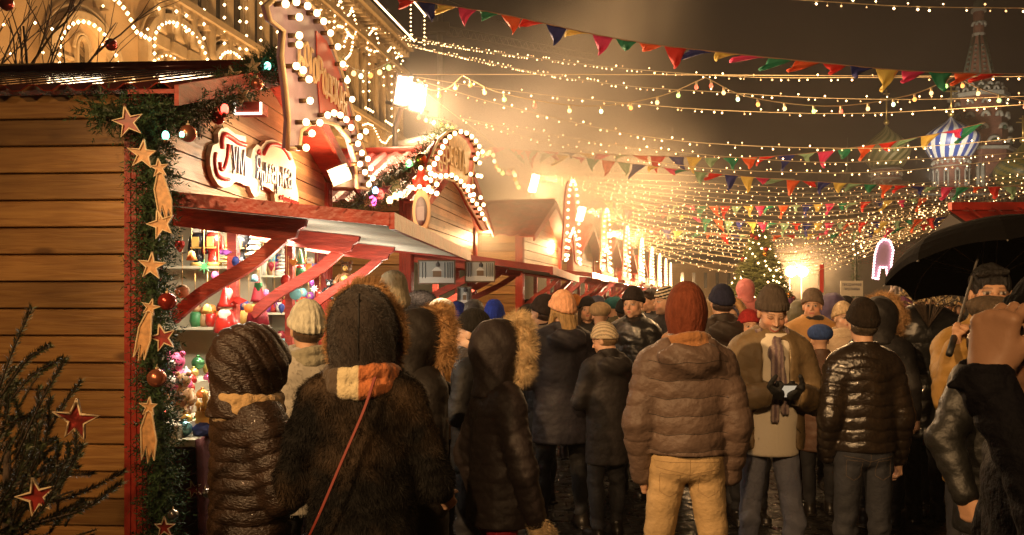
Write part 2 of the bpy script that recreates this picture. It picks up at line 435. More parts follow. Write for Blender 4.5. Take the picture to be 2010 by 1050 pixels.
S1R = [None]
K1 = .061
S1 = empty('market_stall', (-1.85, 4.35, 0), -math.atan(K1), 'nearest timber stall with plank side wall, red posts and a display of glass balls', 'market stall', 'timber stalls in a row')
S1R[0] = S1
stall(S1, out=1.23)
K2 = .15
S2 = empty('market_stall', (-1.07, 8.9, 0), -math.atan(K2), 'second timber stall with a steep plank gable under the red arched letter board', 'market stall', 'timber stalls in a row')
stall(S2, L=3.6, eave=2.72, rise=.76, out=1.45, drop=.22, brackets=(.1, 1.3, 2.5))
K3 = .235
S3 = empty('market_stall', (.14, 13.7, 0), -math.atan(K3), 'third stall with orange lit plank side, bright red corner post and ribbed red roof', 'market stall', 'timber stalls in a row')
stall(S3, L=3.5, eave=2.72, rise=.66, out=1.1, far=True)
ROW = [(18.4, 1.25), (23.1, 2.35), (28.0, 3.5), (32.8, 4.62), (37.6, 5.75), (42.4, 6.88), (47.2, 8.0)]
names = ['fourth', 'fifth', 'sixth', 'seventh', 'eighth', 'ninth', 'last and farthest']
for i, (y, x) in enumerate(ROW):
    c = copy_tree(S3, label='%s red roofed stall along the left row, seen in lamp haze' % names[i]); c.location = (x, y, 0)
# stall on the right, only its roof shows over the umbrella
SR = empty('market_stall', (4.58, 8.0, 0), 0, 'right hand stall whose ribbed red roof shows above the black umbrella', 'market stall')
def right_stall():
    mb = MB(); k = 0
    while k * .14 < 2.2: mb.box(.38, 4, .5, .55, k * .14, k * .14 + .13); k += 1
    mb.box(.38, 4, .56, 1.2, 0, 2.15)
    mb.build('wall', M_wood, SR)
    mb = MB()
    for k in range(15):
        x = -.02 + k * .27
        mb.add([(x + .16 - .14, -.05, 2.13), (x + .16 + .135 - .14, -.05, 2.13), (x - .02 + .135, 1.0, 2.62), (x - .02, 1.0, 2.62)], [(0, 1, 2, 3)])
        mb.add([(x + .155, -.06, 2.16), (x + .19, -.06, 2.16), (x + .155, .98, 2.655), (x + .12, .98, 2.655)], [(0, 1, 2, 3)])
    mb.add([(0, -.05, 2.12), (4.1, -.05, 2.12), (4.1, 1.0, 2.61), (0, 1.0, 2.61)], [(0, 1, 2, 3)])
    mb.add([(0, 2.1, 2.12), (4.1, 2.1, 2.12), (4.1, 1.0, 2.61), (0, 1.0, 2.61)], [(3, 2, 1, 0)])
    mb.box(-.03, 4.1, .96, 1.04, 2.62, 2.70)
    r = mb.build('roof', M_roofd, SR)
    mb = MB(); mb.add([(-.03, -.1, 2.08), (-.03, 1.0, 2.58), (-.03, 2.1, 2.08), (.03, -.1, 2.08), (.03, 1.0, 2.58), (.03, 2.1, 2.08)], [(0, 2, 1), (3, 4, 5), (0, 1, 4, 3), (1, 2, 5, 4)]); mb.build('gable', mat('dark_board', (.025, .02, .018), .8), SR)
right_stall()

def local_pt(root, x, y, z):
    a = root.rotation_euler.z; c, s = math.cos(a), math.sin(a)
    return Vector((root.location.x + x * c - y * s, root.location.y + x * s + y * c, root.location.z + z))

# local frame helper: pixel -> local (y, z) on the plane x = xo of a stall
def on_stall(root, k, xo, px, py):
    x0, y0 = root.location.x, root.location.y
    c = 1 / math.sqrt(1 + k * k)
    # world = root + xo*(c, -k*c) + t*(k*c, c)
    bx, by = x0 + xo * c, y0 - xo * k * c
    # px: (bx + t k c)/(by + t c) = q
    q = (px - CX) / F
    t = (q * by - bx) / (k * c - q * c)
    Y = by + t * c
    return t, CZ + (HY - py) / F * Y

def star_outline_(r, r2, n): return [((r if i % 2 == 0 else r2) * math.cos(PI * i / n), (r if i % 2 == 0 else r2) * math.sin(PI * i / n)) for i in range(2 * n)]
# ------------------------------------------------------------------ goods display of stall 1
def display():
    # shelf racks inside
    r1 = MB()
    for z in (1.48, 1.90):
        r1.box(-1.3, -.06, 1.55, 1.62 + .2, z, z + .018)
    r1.box(-1.3, -.06, 1.83, 1.85, .965, 2.5)
    tag(r1.build('shelf_rack', M_cream, None), 'cream shelf rack with nutcrackers at the left end of the nearest stall', 'shelf')
    for o in [bpy.data.objects['shelf_rack']]:
        o.location = S1.location; o.rotation_euler = S1.rotation_euler
    r2 = MB()
    for z in (1.22, 1.56, 1.88, 2.14): r2.box(-1.4, -.07, 3.02, 3.3, z, z + .018)
    r2.box(-1.4, -.07, 3.31, 3.33, .965, 2.5)
    for x in (-1.0, -.5): r2.box(x, x + .02, 3.05, 3.31, .965, 2.4)
    o = tag(r2.build('shelf_rack', M_cream), 'cream shelf rack of small figures behind the second red bracket', 'shelf')
    o.location = S1.location; o.rotation_euler = S1.rotation_euler
    o = MB(); o.box(-1.5, -.08, 1.9, 3.0, .965, .98)
display()
def place1(o, x, y, z, rz=0, s=1):
    p = local_pt(S1, x, y, z); o.location = p; o.rotation_euler = (0, 0, S1.rotation_euler.z + rz); o.scale = (s,) * 3
    return o
C_ = lambda n, c, **k: mat(n, c, **k)
Mskin = mat('doll_face', (.62, .38, .24), .5)
def nutcracker(coat, hatc, label, loc):
    e = empty('nutcracker', (0, 0, 0), 0, label, 'nutcracker', 'nutcrackers on the upper shelf')
    mc = C_('toy_' + coat, TOY[coat], rough=.25, coat=.5); mh = C_('toy_' + hatc, TOY[hatc], rough=.25, coat=.5)
    b = MB(); b.lathe([(.045, 0), (.045, .02), (.03, .022), (.03, .09), (.042, .10), (.05, .17), (.036, .185), (.03, .19)], 12)
    for s in (-1, 1): b.tube([(s * .045, 0, .17), (s * .056, .0, .10), (s * .045, -.02, .075)], .012, 6)
    b.build('body', mc, e)
    b = MB(); b.lathe([(.048, -.002), (.048, .022), (.0, .023)], 12); b.build('base', C_('toy_gold', TOY['gold'], rough=.3), e)
    b = MB(); b.lathe([(.02, .18), (.034, .195), (.037, .22), (.034, .245), (0, .25)], 12); h = b.build('head', Mskin, e)
    b = MB(); b.lathe([(.037, .24), (.043, .262), (.045, .30), (.03, .315), (0, .32)], 12); b.build('hat', mh, e)
    b = MB(); b.box(-.02, .02, -.042, -.03, .192, .212); b.build('beard', C_('toy_white', TOY['white']), h)
    b = MB(); b.box(-.018, .018, -.053, -.045, .11, .165); b.box(-.03, .03, -.05, -.04, .1, .108); b.build('braid', C_('toy_gold', TOY['gold']), e)
    return place1(e, *loc, s=1.22)
TOY = dict(red=(.55, .03, .02), white=(.8, .76, .66), black=(.02, .02, .025), gold=(.75, .45, .12), blue=(.05, .08, .35), green=(.05, .22, .08),
           pink=(.8, .12, .3), brown=(.18, .08, .03), cyan=(.2, .5, .55), purple=(.25, .05, .3), maroon=(.25, .01, .02), orange=(.8, .25, .04), wood=(.5, .3, .14))
def wtree(h, tiers, mname, label, loc, grp='carved wooden trees on the shelves'):
    b = MB(); b.lathe([(.035, 0), (.035, .012), (.008, .014), (.008, h * .2)], 12)
    for i in range(tiers):
        z = h * (.12 + .8 * i / tiers); r = .055 * (1 - i / tiers) * (h / .2) ** .6 + .008
        b.lathe([(r, z), (r * .95, z + .006), (.008, z + h / tiers * .85)], 14)
    o = b.build('toy_tree', C_('toy_' + mname, TOY.get(mname, TOY['white']), rough=.4)); tag(o, label, 'wooden tree', grp)
    return place1(o, *loc)
# y = 1.55..1.8 on rack 1 (x from -.45 to -.06)
nutcracker('black', 'black', 'nutcracker in black coat, first on the upper shelf beside the garland', (-.43, 1.66, 1.918))
nutcracker('red', 'red', 'nutcracker in bright red coat and red cap', (-.32, 1.64, 1.918))
nutcracker('black', 'white', 'nutcracker in black coat with white shako behind the tiered tree', (-.15, 1.72, 1.918))
wtree(.2, 6, 'gold', 'tiered cream wooden tree standing in front of the white shako nutcracker', (-.20, 1.60, 1.918))
wtree(.30, 6, 'white', 'tall white carved tree at the bracket end of the shelf', (-.04, 1.66, 1.918))
wtree(.26, 7, 'white', 'white carved tree on the third shelf of the far rack', (-.30, 3.06, 1.898)); wtree(.18, 5, 'wood', 'plain wooden tree on the top shelf of the far rack', (-.45, 3.1, 2.158)); wtree(.2, 5, 'gold', 'gilded tree at the open end of the top shelf', (-.25, 3.1, 2.158)); wtree(.22, 6, 'green', 'green carved tree on the middle shelf of the near rack', (-.22, 1.60, 1.498))
wtree(.24, 6, 'green', 'dark green carved tree near the second red bracket', (-.62, 3.12, 2.158))
def figure(kind, c1, c2, label, loc, s=1, rz=0, grp=None):
    e = empty(kind, (0, 0, 0), 0, label, {'plush_toy': 'toy', 'wooden_doll': 'doll', 'gnome_doll': 'doll', 'glass_church': 'ornament', 'toy_bear': 'toy', 'glass_figurine': 'ornament'}.get(kind, 'toy'), grp)
    m1 = C_('toy_' + c1, TOY[c1], rough=.5); m2 = C_('toy_' + c2, TOY[c2], rough=.6)
    b = MB()
    if kind == 'gnome_doll':
        b.lathe([(.05, 0), (.085, .02), (.07, .10), (.035, .17), (.02, .18)], 12); b.build('robe', m1, e)
        b = MB(); b.lathe([(.055, .18), (.05, .2), (.03, .28), (.008, .36), (0, .37)], 10); b.build('hat', m1, e)
        b = MB(); b.ball((0, 0, .165), .04, 10); b.build('head', Mskin, e)
        b = MB(); b.lathe([(.0, .06), (.02, .08), (.045, .14), (.03, .16), (0, .165)], 8, 0, Matrix.Translation((0, -.035, 0))); b.build('beard', m2, e)
        b = MB(); b.ball((-.04, 0, -.02), .025, 8); b.ball((.04, 0, -.02), .025, 8); b.build('boots', m2, e)
    elif kind == 'toy_bear':
        b.ball((0, 0, .09), .07, 12, sz=1.2); b.ball((0, 0, .21), .052, 12)
        for q in (-1, 1):
            b.ball((q * .04, 0, .255), .018, 8); b.tube([(q * .05, 0, .14), (q * .09, -.03, .08), (q * .08, -.07, .06)], [.026, .024, .022], 8); b.tube([(q * .04, 0, .04), (q * .06, -.07, .0), (q * .065, -.09, -.0)], [.034, .03, .03], 8)
        b.build('body', m1, e)
        b = MB(); b.ball((0, -.04, .20), .025, 8); b.ball((0, -.05, .1), .04, 8); b.build('muzzle', m2, e)
        b = MB(); b.ball((-.018, -.048, .225), .006, 6); b.ball((.018, -.048, .225), .006, 6); b.ball((0, -.066, .205), .007, 6); b.build('eyes', C_('toy_black', TOY['black']), e)
    elif kind == 'glass_church':
        b.lathe([(.05, 0), (.055, .03), (.035, .05), (.03, .055)], 12); b.build('base', m2, e)
        b = MB(); b.box(-.035, .035, -.025, .025, .05, .10); b.build('walls', m1, e)
        b = MB()
        for dx, h in ((0, .09), (-.03, .05), (.03, .055), (-.012, .04)):
            b.lathe([(.008, .10), (.008, .10 + h * .4), (.014, .10 + h * .55), (.010, .10 + h * .75), (.001, .10 + h)], 8, 0, Matrix.Translation((dx, -.005, 0)))
        b.build('domes', C_('toy_gold', TOY['gold'], rough=.3), e)
    else:
        h = .13
        b.lathe([(.026, 0), (.036, .03), (.032, .065), (.022, .078)], 12); b.build('body', m1, e)
        b = MB(); b.lathe([(.022, .077), (.026, .095), (.018, .118), (0, .124)], 12); b.build('head', m2, e)
        b = MB(); b.ball((0, -.014, .098), .014, 8); b.build('face', Mskin, e)
    place1(e, loc[0], loc[1], loc[2], rz, s); return e
# hanging and standing dolls
figure('gnome_doll', 'red', 'white', 'red capped gnome doll with grey beard hanging beside the star garland', (-.06, 1.22, 1.46), 1.0)
figure('gnome_doll', 'maroon', 'gold', 'crimson dressed doll with gold hem hanging under the first bracket', (.0, 1.62, 1.50), .95)
figure('gnome_doll', 'green', 'red', 'green and red elf doll hanging between the two brackets', (.02, 2.52, 1.86), .62)
figure('toy_bear', 'brown', 'gold', 'brown plush bear sitting beneath the awning beside the tall grey beanie', (.28, 2.95, 1.76), .95)
figure('toy_bear', 'black', 'white', 'small black and white plush bear hanging left of the brown bear', (.12, 3.0, 1.70), .6)
figure('toy_bear', 'pink', 'white', 'pink plush toy on the counter beside the garland', (-.12, .62, 1.12), 1.0)
figure('toy_bear', 'wood', 'brown', 'tan plush animal slumped on the counter by the garland', (.0, .45, 1.07), .8)
rnd = random.Random(3)
cols = ['red', 'gold', 'blue', 'green', 'white', 'cyan', 'purple', 'orange', 'maroon', 'wood', 'pink']
pos = ['leftmost', 'second', 'third', 'fourth', 'fifth', 'sixth', 'seventh', 'eighth', 'ninth', 'rightmost']
for sh, (z, nm, y) in enumerate(((1.498, 'middle shelf of the near rack', 1.66), (1.238, 'bottom shelf of the far rack', 3.12), (1.578, 'second shelf of the far rack', 3.12), (1.898, 'third shelf of the far rack', 3.12))):
    for i in range(8 if sh == 0 else 10):
        c1, c2 = rnd.choice(cols), rnd.choice(cols)
        n = 8 if sh == 0 else 10
        x = (-.45 + .40 * i / 7) if sh == 0 else (-.66 + .58 * i / 9)
        figure('wooden_doll', c1, c2, '%s and %s painted doll, %s on the %s' % (c1, c2, pos[i] if i < n - 1 else 'rightmost', nm), (x, y + rnd.uniform(-.03, .03), z), rnd.uniform(1.1, 1.75), grp='painted dolls on the shelves')
# baubles on stepped counter
step = MB()
for k in range(3): step.box(-.36 + 0, .12 - k * .14, .12, 2.4, .966 + .07 * k, .966 + .07 * (k + 1) - .002)
o = tag(step.build('display_step', M_cream), 'stepped cream display tray full of glass balls on the counter', 'display'); o.location = S1.location; o.rotation_euler = S1.rotation_euler
b = MB(); b.ball((0, 0, .036), .036, 12); b.lathe([(.010, .07), (.010, .08), (0, .081)], 6)
BP = {}
for c in cols:
    bb = MB(); bb.ball((0, 0, .036), .036, 12); bb.lathe([(.010, .07), (.010, .08), (0, .081)], 6)
    BP[c] = bb.build('glass_ball', mat('glass_' + c, tuple(min(1, v * 1.5 + .04) for v in TOY[c]), rough=.06, metal=.65))
k = 0
for row in range(4):
    for j in range(22):
        c = rnd.choice(cols); k += 1
        if rnd.random() < .1: continue
        o = BP[c].copy(); COL.objects.link(o)
        x = (.155 - row * .135) + rnd.uniform(-.02, .02) + (.0 if row == 0 else -.02); zz = [.966, 1.036, 1.106, 1.174][row]
        tag(o, 'small shiny glass ball in the crowded tray on the counter', 'glass ball', 'glass balls on the counter')
        place1(o, x - .05, .2 + j * .1 + rnd.uniform(-.02, .02), zz + (.0 if rnd.random() < .7 else .045), 0, rnd.uniform(.7, 1.25))
for c in cols: bpy.data.objects.remove(BP[c])
for i, (x, y, c) in enumerate(((.20, .28, 'gold'), (.20, .55, 'red'), (.2, .80, 'blue'))):
    figure('glass_church', c, 'blue' if i != 1 else 'maroon', ['gold', 'red', 'blue'][i] + ' walled glass church ornament at the front of the counter', (x, y, .966), 1.25)
hang = ['felt heart', 'tin bell', 'straw star', 'painted drop', 'wooden fish', 'lace disc']
for i in range(34):
    c = cols[(i * 7) % len(cols)]; kind = i % 6; e = empty('hanging_ornament', (0, 0, 0), 0, '', 'ornament', 'small ornaments on threads under the awning')
    m = C_('toy_' + c, TOY[c], rough=.4); b = MB()
    if kind == 0: b.prism([(0, -.03), (.028, 0), (.024, .018), (.010, .020), (0, .010), (-.010, .020), (-.024, .018), (-.028, 0)], .012)
    elif kind == 1: b.lathe([(.026, -.02), (.018, 0), (.014, .02), (0, .026)], 10)
    elif kind == 2: b.prism(star_outline_(.034, .012, 8), .006)
    elif kind == 3: b.lathe([(0, -.04), (.010, -.025), (.02, 0), (.014, .018), (0, .024)], 10)
    elif kind == 4: b.prism([(-.035, .012), (-.02, 0), (0, -.014), (.03, 0), (0, .014), (-.02, 0.001), (-.035, -.012)], .01)
    else: b.lathe([(0, 0), (.028, .001), (.028, .006), (0, .007)], 12, 0, Matrix.Rotation(PI / 2, 4, 'X'))
    b.build('shape', m, e); b = MB(); b.tube([(0, .003, .02), (0, .003, .12 + .05 * (i % 3))], .0012, 4); b.build('thread', C_('toy_gold', TOY['gold']), e)
    row = i // 17; y = .35 + (i % 17) * .165; z = (1.98 if row == 0 else 1.78) - .05 * (i % 4)
    e['label'] = '%s %s on a thread, %s %s under the awning' % (c, hang[kind], ['first', 'second', 'third', 'fourth', 'fifth', 'sixth', 'seventh', 'eighth', 'ninth', 'tenth', 'eleventh', 'twelfth', 'thirteenth', 'fourteenth', 'fifteenth', 'sixteenth', 'last'][i % 17], 'of the upper row' if row == 0 else 'of the lower row')
    place1(e, .02 + .02 * row, y, z, rnd.uniform(-.5, .5), rnd.uniform(1.1, 1.7))
# cloth under the counter
cl = MB(); V = []; Fc = []
for j in range(41):
    y = .1 + j * .08
    for z, a in ((.968, 0), (.9, .01), (.5, .03), (.05, .05)): V.append((.225 + a * (.5 + .5 * math.sin(j * 1.9)), y, z))
for j in range(40):
    for q in range(3): Fc.append((j * 4 + q, j * 4 + q + 1, j * 4 + q + 5, j * 4 + q + 4))
cl.add(V, Fc, sm=True); o = cl.build('counter_cloth', mat('maroon_cloth', (.10, .012, .012), .8, bump=.3)); tag(o, 'dark maroon cloth hanging below the glass ball counter', 'cloth')
o.location = S1.location; o.rotation_euler = S1.rotation_euler
so = o.modifiers.new('s', 'SOLIDIFY'); so.thickness = .004
# framed winter pictures under the awning, right part
def picture(px0, py0, px1, py1, Y, label, night=False):
    a, b_ = at(px0, py1, Y), at(px1, py0, Y); wd, ht = b_.x - a.x, b_.z - a.z
    e = empty('framed_picture', ((a.x + b_.x) / 2, Y, a.z), 0, label, 'picture', 'framed winter pictures')
    b = MB(); t = .012
    b.box(-wd / 2, wd / 2, 0, .02, 0, t); b.box(-wd / 2, wd / 2, 0, .02, ht - t, ht); b.box(-wd / 2, -wd / 2 + t, 0, .02, t, ht - t); b.box(wd / 2 - t, wd / 2, 0, .02, t, ht - t); b.build('frame', C_('frame_wood', (.14, .07, .03), rough=.4), e)
    b = MB(); b.box(-wd / 2 + t, wd / 2 - t, .008, .018, t, ht - t, 0)
    b.box(-wd / 2 + t, wd / 2 - t, .004, .008, t, ht * .3, 1)
    b.box(-wd * .1, wd * .12, .003, .0075, ht * .3, ht * .55, 2)
    b.prism([(-wd * .14, ht * .55), (wd * .16, ht * .55), (0, ht * .75)], .004, Matrix.Translation((0, .003, 0)), 1)
    b.lathe([(.016, 0), (.02, .02), (.0, .05)], 8, 3, Matrix.Translation((0.01, .006, ht * .72)))
    for q in (-.38, -.3, .22, .3, .36, .42): b.tube([(wd * q, .003, ht * .25), (wd * q * .98, .003, ht * .9)], .003, 4, 3)
    b.build('canvas', [C_('pic_sky', (.42, .45, .45)), C_('pic_snow', (.75, .75, .72)), C_('pic_house', (.22, .14, .08)), C_('pic_dark', (.09, .09, .1))], e)
picture(820, 510, 894, 558, 7.4, 'framed picture of a snowy wooden chapel hanging under the awning')
picture(912, 512, 972, 554, 7.9, 'framed winter village picture, right of the chapel picture')
picture(897, 562, 926, 600, 7.9, 'small framed snowy tree picture below the other two')

# ------------------------------------------------------------------ letter boards with bulbs
def bulb_parts(e, pts, r=.023, nrm=(1, 0, 0), stem=.05):
    "screw-in bulbs standing proud of the board, one part each"
    n = Vector(nrm)
    for p in pts:
        b = MB(); p = Vector(p)
        b.tube([p, p + n * stem], .016, 6, 1)
        b.ball(p + n * (stem + r * .8), r, 8, 0)
        b.build('bulb', [M_bulb, M_brass], e)

def dotted(poly, n, closed=False):
    P = [Vector((p[0], p[1], 0)) for p in poly]
    if closed: P.append(P[0])
    L = sum((b - a).length for a, b in zip(P, P[1:]))
    return [(p.x, p.y) for p in resample(P, L / (n - 1) * .9999)]

def sign_board(root, k, xo, outline, bulbs, label, cols2, t=.03, split=None):
    e = empty('letter_board', root.location, root.rotation_euler.z, label, 'sign')
    P = [on_stall(root, k, xo, *p) for p in outline]
    M = Matrix(((0, 1, 0, xo), (1, 0, 0, 0), (0, 0, 1, 0), (0, 0, 0, 1)))   # outline x->local y, depth y->local x
    b = MB(); b.prism(P, -t, M, 0); b.build('board', cols2[0], e)
    cy = sum(p[0] for p in P) / len(P); cz = sum(p[1] for p in P) / len(P)
    b = MB(); b.tube([(xo + .004, p[0], p[1]) for p in P + [P[0]]], .014, 5); b.build('rim', M_goldrim, e)
    bulb_parts(e, [(xo, *on_stall(root, k, xo, *p)) for p in bulbs])
    return e
M_signred = mat('sign_red', (.52, .05, .03), .45, var=.08)
M_signvio = mat('sign_violet', (.30, .20, .28), .4, var=.15)
M_signgold = mat('sign_gold', (.55, .33, .12), .35, var=.2, vscale=20)
out1 = [(563, 292), (566, 235), (560, 170), (552, 110), (556, 60), (530, 40), (522, 12), (545, -8), (590, -12), (612, 12), (628, 36), (645, 70), (655, 100), (668, 135), (678, 170), (690, 215), (700, 255), (716, 300), (722, 372),
        (700, 368), (696, 315), (684, 272), (662, 246), (634, 238), (606, 244), (590, 258), (586, 292)]
bul1 = [(538, 8), (560, 4), (583, 12), (602, 26), (616, 42), (630, 65), (645, 92), (655, 126), (664, 158), (674, 195), (686, 232), (566, 34), (566, 70), (566, 88), (560, 130), (574, 138), (586, 156), (588, 198), (580, 240),
        (608, 241), (624, 226), (637, 222), (650, 226), (662, 235), (672, 250), (592, 262), (580, 290), (690, 268), (686, 282), (702, 258), (694, 300), (706, 312), (690, 322), (700, 338), (712, 330), (716, 350), (708, 362)]
SG1 = sign_board(S1, K1, .42, out1, bul1, 'tall violet and red arched letter board edged with large bulbs on the nearest roof', [M_signvio])
# red right half of sign 1
P = [on_stall(S1, K1, .425, *p) for p in [(620, 60), (640, 80), (652, 108), (664, 140), (674, 175), (686, 218), (696, 258), (690, 262), (676, 238), (650, 226), (628, 226), (622, 150)]]
b = MB(); b.prism(P, .006, Matrix(((0, 1, 0, .424), (1, 0, 0, 0), (0, 0, 1, 0), (0, 0, 0, 1)))); b.build('red_panel', M_signred, SG1)
def letters(e, root, k, xo, items, m):
    for ch, px0, py0, px1, py1 in items:    # px0,py0 top-left, px1,py1 bottom-right
        y0, za = on_stall(root, k, xo, px0, py0); y1, zb = on_stall(root, k, xo, px1, py1)
        yb, zbl = on_stall(root, k, xo, px0, py1)
        h = za - zbl; wd = y1 - y0
        M = Matrix(((0, 0, 1, xo + .01), (1, 0, 0, (y0 + y1) / 2), (0, 1, 0, min(zbl, zb)), (0, 0, 0, 1)))
        o = text_mesh(ch, h * 1.38, 'letter', m, e, None, extrude=.006)
        xs = [v.co.x for v in o.data.vertices]; ys = [v.co.y for v in o.data.vertices]
        sx = wd / max(1e-6, max(xs) - min(xs)); sy = h / max(1e-6, max(ys) - min(ys))
        o.data.transform(Matrix.Diagonal((sx, sy, 1, 1))); o.data.transform(M)
M_letter = mat('letter_cream', (.78, .58, .34), .4)
letters(SG1, S1, K1, .43, [('Б', 583, 76, 594, 146), ('О', 595, 76, 604, 126), ('Г', 606, 92, 612, 144), ('О', 612, 108, 620, 160), ('Р', 621, 108, 630, 158), ('О', 631, 130, 638, 182), ('Д', 638, 132, 648, 184),
        ('С', 648, 146, 654, 196), ('К', 655, 152, 662, 204), ('А', 663, 166, 670, 214), ('Я', 671, 176, 678, 222)], M_letter)
out2 = [(815, 350), (836, 335), (843, 315), (852, 292), (862, 272), (876, 260), (892, 255), (906, 258), (918, 268), (928, 282), (936, 300), (930, 318), (926, 345), (926, 372), (934, 400), (946, 425), (958, 452),
        (946, 452), (934, 428), (918, 402), (906, 375), (892, 356), (872, 348), (854, 352), (846, 372), (840, 392), (822, 385), (818, 368)]
bul2 = dotted([(838, 322), (850, 300), (862, 274), (880, 262), (895, 258), (910, 264), (922, 276), (931, 290), (937, 300), (925, 302), (921, 312)], 15) + \
       dotted([(828, 330), (832, 344), (852, 346), (874, 344), (892, 356), (908, 376), (914, 392), (926, 402), (940, 430)], 16) + [(930, 320), (912, 342), (926, 345), (933, 346), (917, 366), (918, 382), (908, 366), (821, 352), (830, 354), (843, 362), (822, 374), (832, 376), (843, 380), (932, 388), (938, 402)]
SG2 = sign_board(S2, K2, .45, out2, bul2, 'red arched letter board edged with bulbs on the second stall', [M_signred])
P = [on_stall(S2, K2, .455, *p) for p in [(880, 268), (900, 264), (914, 276), (924, 296), (920, 320), (918, 352), (912, 366), (898, 352), (882, 342)]]
b = MB(); b.prism(P, .006, Matrix(((0, 1, 0, .453), (1, 0, 0, 0), (0, 0, 1, 0), (0, 0, 0, 1)))); b.build('gold_panel', M_signgold, SG2)
letters(SG2, S2, K2, .46, [('Б', 859, 296, 866, 334), ('Е', 867, 286, 872, 320), ('Р', 873, 284, 881, 332), ('Е', 882, 286, 887, 322), ('С', 889, 286, 896, 326), ('Т', 897, 288, 904, 330), ('А', 905, 292, 913, 336)], M_letter)
# round medallion with a striped cap of bulbs
def medallion():
    y, z = on_stall(S2, K2, .5, 828, 415); 
    e = empty('hanging_medallion', local_pt(S2, .5, y, z), S2.rotation_euler.z, 'oval cream medallion hanging under a small red bulb lit cap', 'sign')
    b = MB(); b.lathe([(0, 0), (.14, .001), (.15, .01), (.14, .02), (0, .021)], 24, 0, Matrix.Rotation(PI / 2, 4, 'X') @ Matrix.Diagonal((.55, 1.3, 1, 1))); b.build('plaque', M_goldrim, e)
    b = MB(); b.lathe([(0, 0), (.10, .001), (.105, .006), (0, .007)], 20, 0, Matrix.Translation((0, -.022, 0)) @ Matrix.Rotation(PI / 2, 4, 'X') @ Matrix.Diagonal((.5, 1.2, 1, 1))); b.box(-.03, .03, -.035, -.03, -.08, .04); b.build('emblem', mat('emblem_grey', (.35, .33, .38), .5), e)
    b = MB(); b.lathe([(.09, .2), (.03, .36), (0, .38)], 12); b.build('cap', M_signred, e)
    bulb_parts(e, [(.075 * math.cos(a), .05 * math.sin(a) - .02, .2) for a in (0, 1.2, 2.4, 3.6, 4.8)] + [(.0, 0, .37), (.05, -.02, .28)], .02, (0, -1, 0), .02)
medallion()
# cream shop board of the first stall
def shop_board():
    e = empty('shop_sign', S1.location, S1.rotation_euler.z, 'cream cut-out shop sign with red and grey script over the display', 'sign')
    xo = .04
    A = [(413, 305), (418, 285), (430, 280), (428, 262), (434, 252), (446, 250), (462, 263), (482, 268), (484, 285), (481, 305), (492, 312), (497, 292), (505, 283), (512, 288), (522, 276), (536, 274), (555, 282), (572, 302), (581, 328), (580, 355), (586, 385), (585, 402), (562, 398), (540, 396), (538, 378), (526, 368), (512, 364), (508, 384), (500, 388), (494, 378), (490, 366), (478, 362), (470, 358), (462, 356), (452, 366), (440, 369), (428, 362), (418, 345), (413, 325)]
    P = [on_stall(S1, K1, xo, *p) for p in A]
    Mx = lambda x: Matrix(((0, 1, 0, x), (1, 0, 0, 0), (0, 0, 1, 0), (0, 0, 0, 1)))
    b = MB(); b.prism(P, -.03, Mx(xo)); b.build('board', mat('sign_cream', (.78, .68, .52), .4), e)
    mr_, mg = mat('sign_script_red', (.6, .03, .03), .4), mat('sign_script_grey', (.30, .32, .42), .4)
    def stroke(pts, r, m):
        b = MB(); q = [Vector((xo + .006, *on_stall(S1, K1, xo, *p))) for p in pts]
        b.tube(bez(q, 24), r, 6); b.build('script', m, e)
    stroke([(434, 292), (434, 272), (440, 264), (452, 270), (466, 280), (480, 284)], .017, mr_)
    stroke([(422, 300), (420, 315), (424, 340), (436, 350), (448, 352)], .012, mr_)
    stroke([(447, 284), (444, 310), (438, 330), (432, 332), (430, 318)], .012, mr_)
    stroke([(516, 302), (526, 286), (540, 284), (556, 292), (568, 312)], .015, mr_)
    stroke([(504, 300), (508, 296), (508, 320), (504, 340)], .010, mr_)
    letters(e, S1, K1, xo + .002, [('У', 452, 284, 462, 340), ('М', 464, 288, 478, 340), ('Я', 500, 302, 509, 350), ('р', 510, 322, 516, 362), ('м', 518, 318, 528, 356), ('а', 530, 320, 538, 358), ('р', 540, 324, 548, 368), ('к', 550, 326, 560, 366), ('а', 562, 330, 570, 368)], mg)
    y0, z0 = on_stall(S1, K1, xo, 547, 391); y1, z1 = on_stall(S1, K1, xo, 584, 398)
    text = text_mesh('на Красной площади', .055, 'small_lettering', mr_, e, Matrix(((0, 0, 1, xo + .008), (1, 0, 0, (y0 + y1) / 2), (0, 1, 0, (z0 + z1) / 2 - .01), (0, 0, 0, 1))), sx=.95)
    xs = [v.co.y for v in text.data.vertices]; s = (y1 - y0) / (max(xs) - min(xs)); c = (y0 + y1) / 2
    for v in text.data.vertices: v.co.y = c + (v.co.y - c) * s
shop_board()
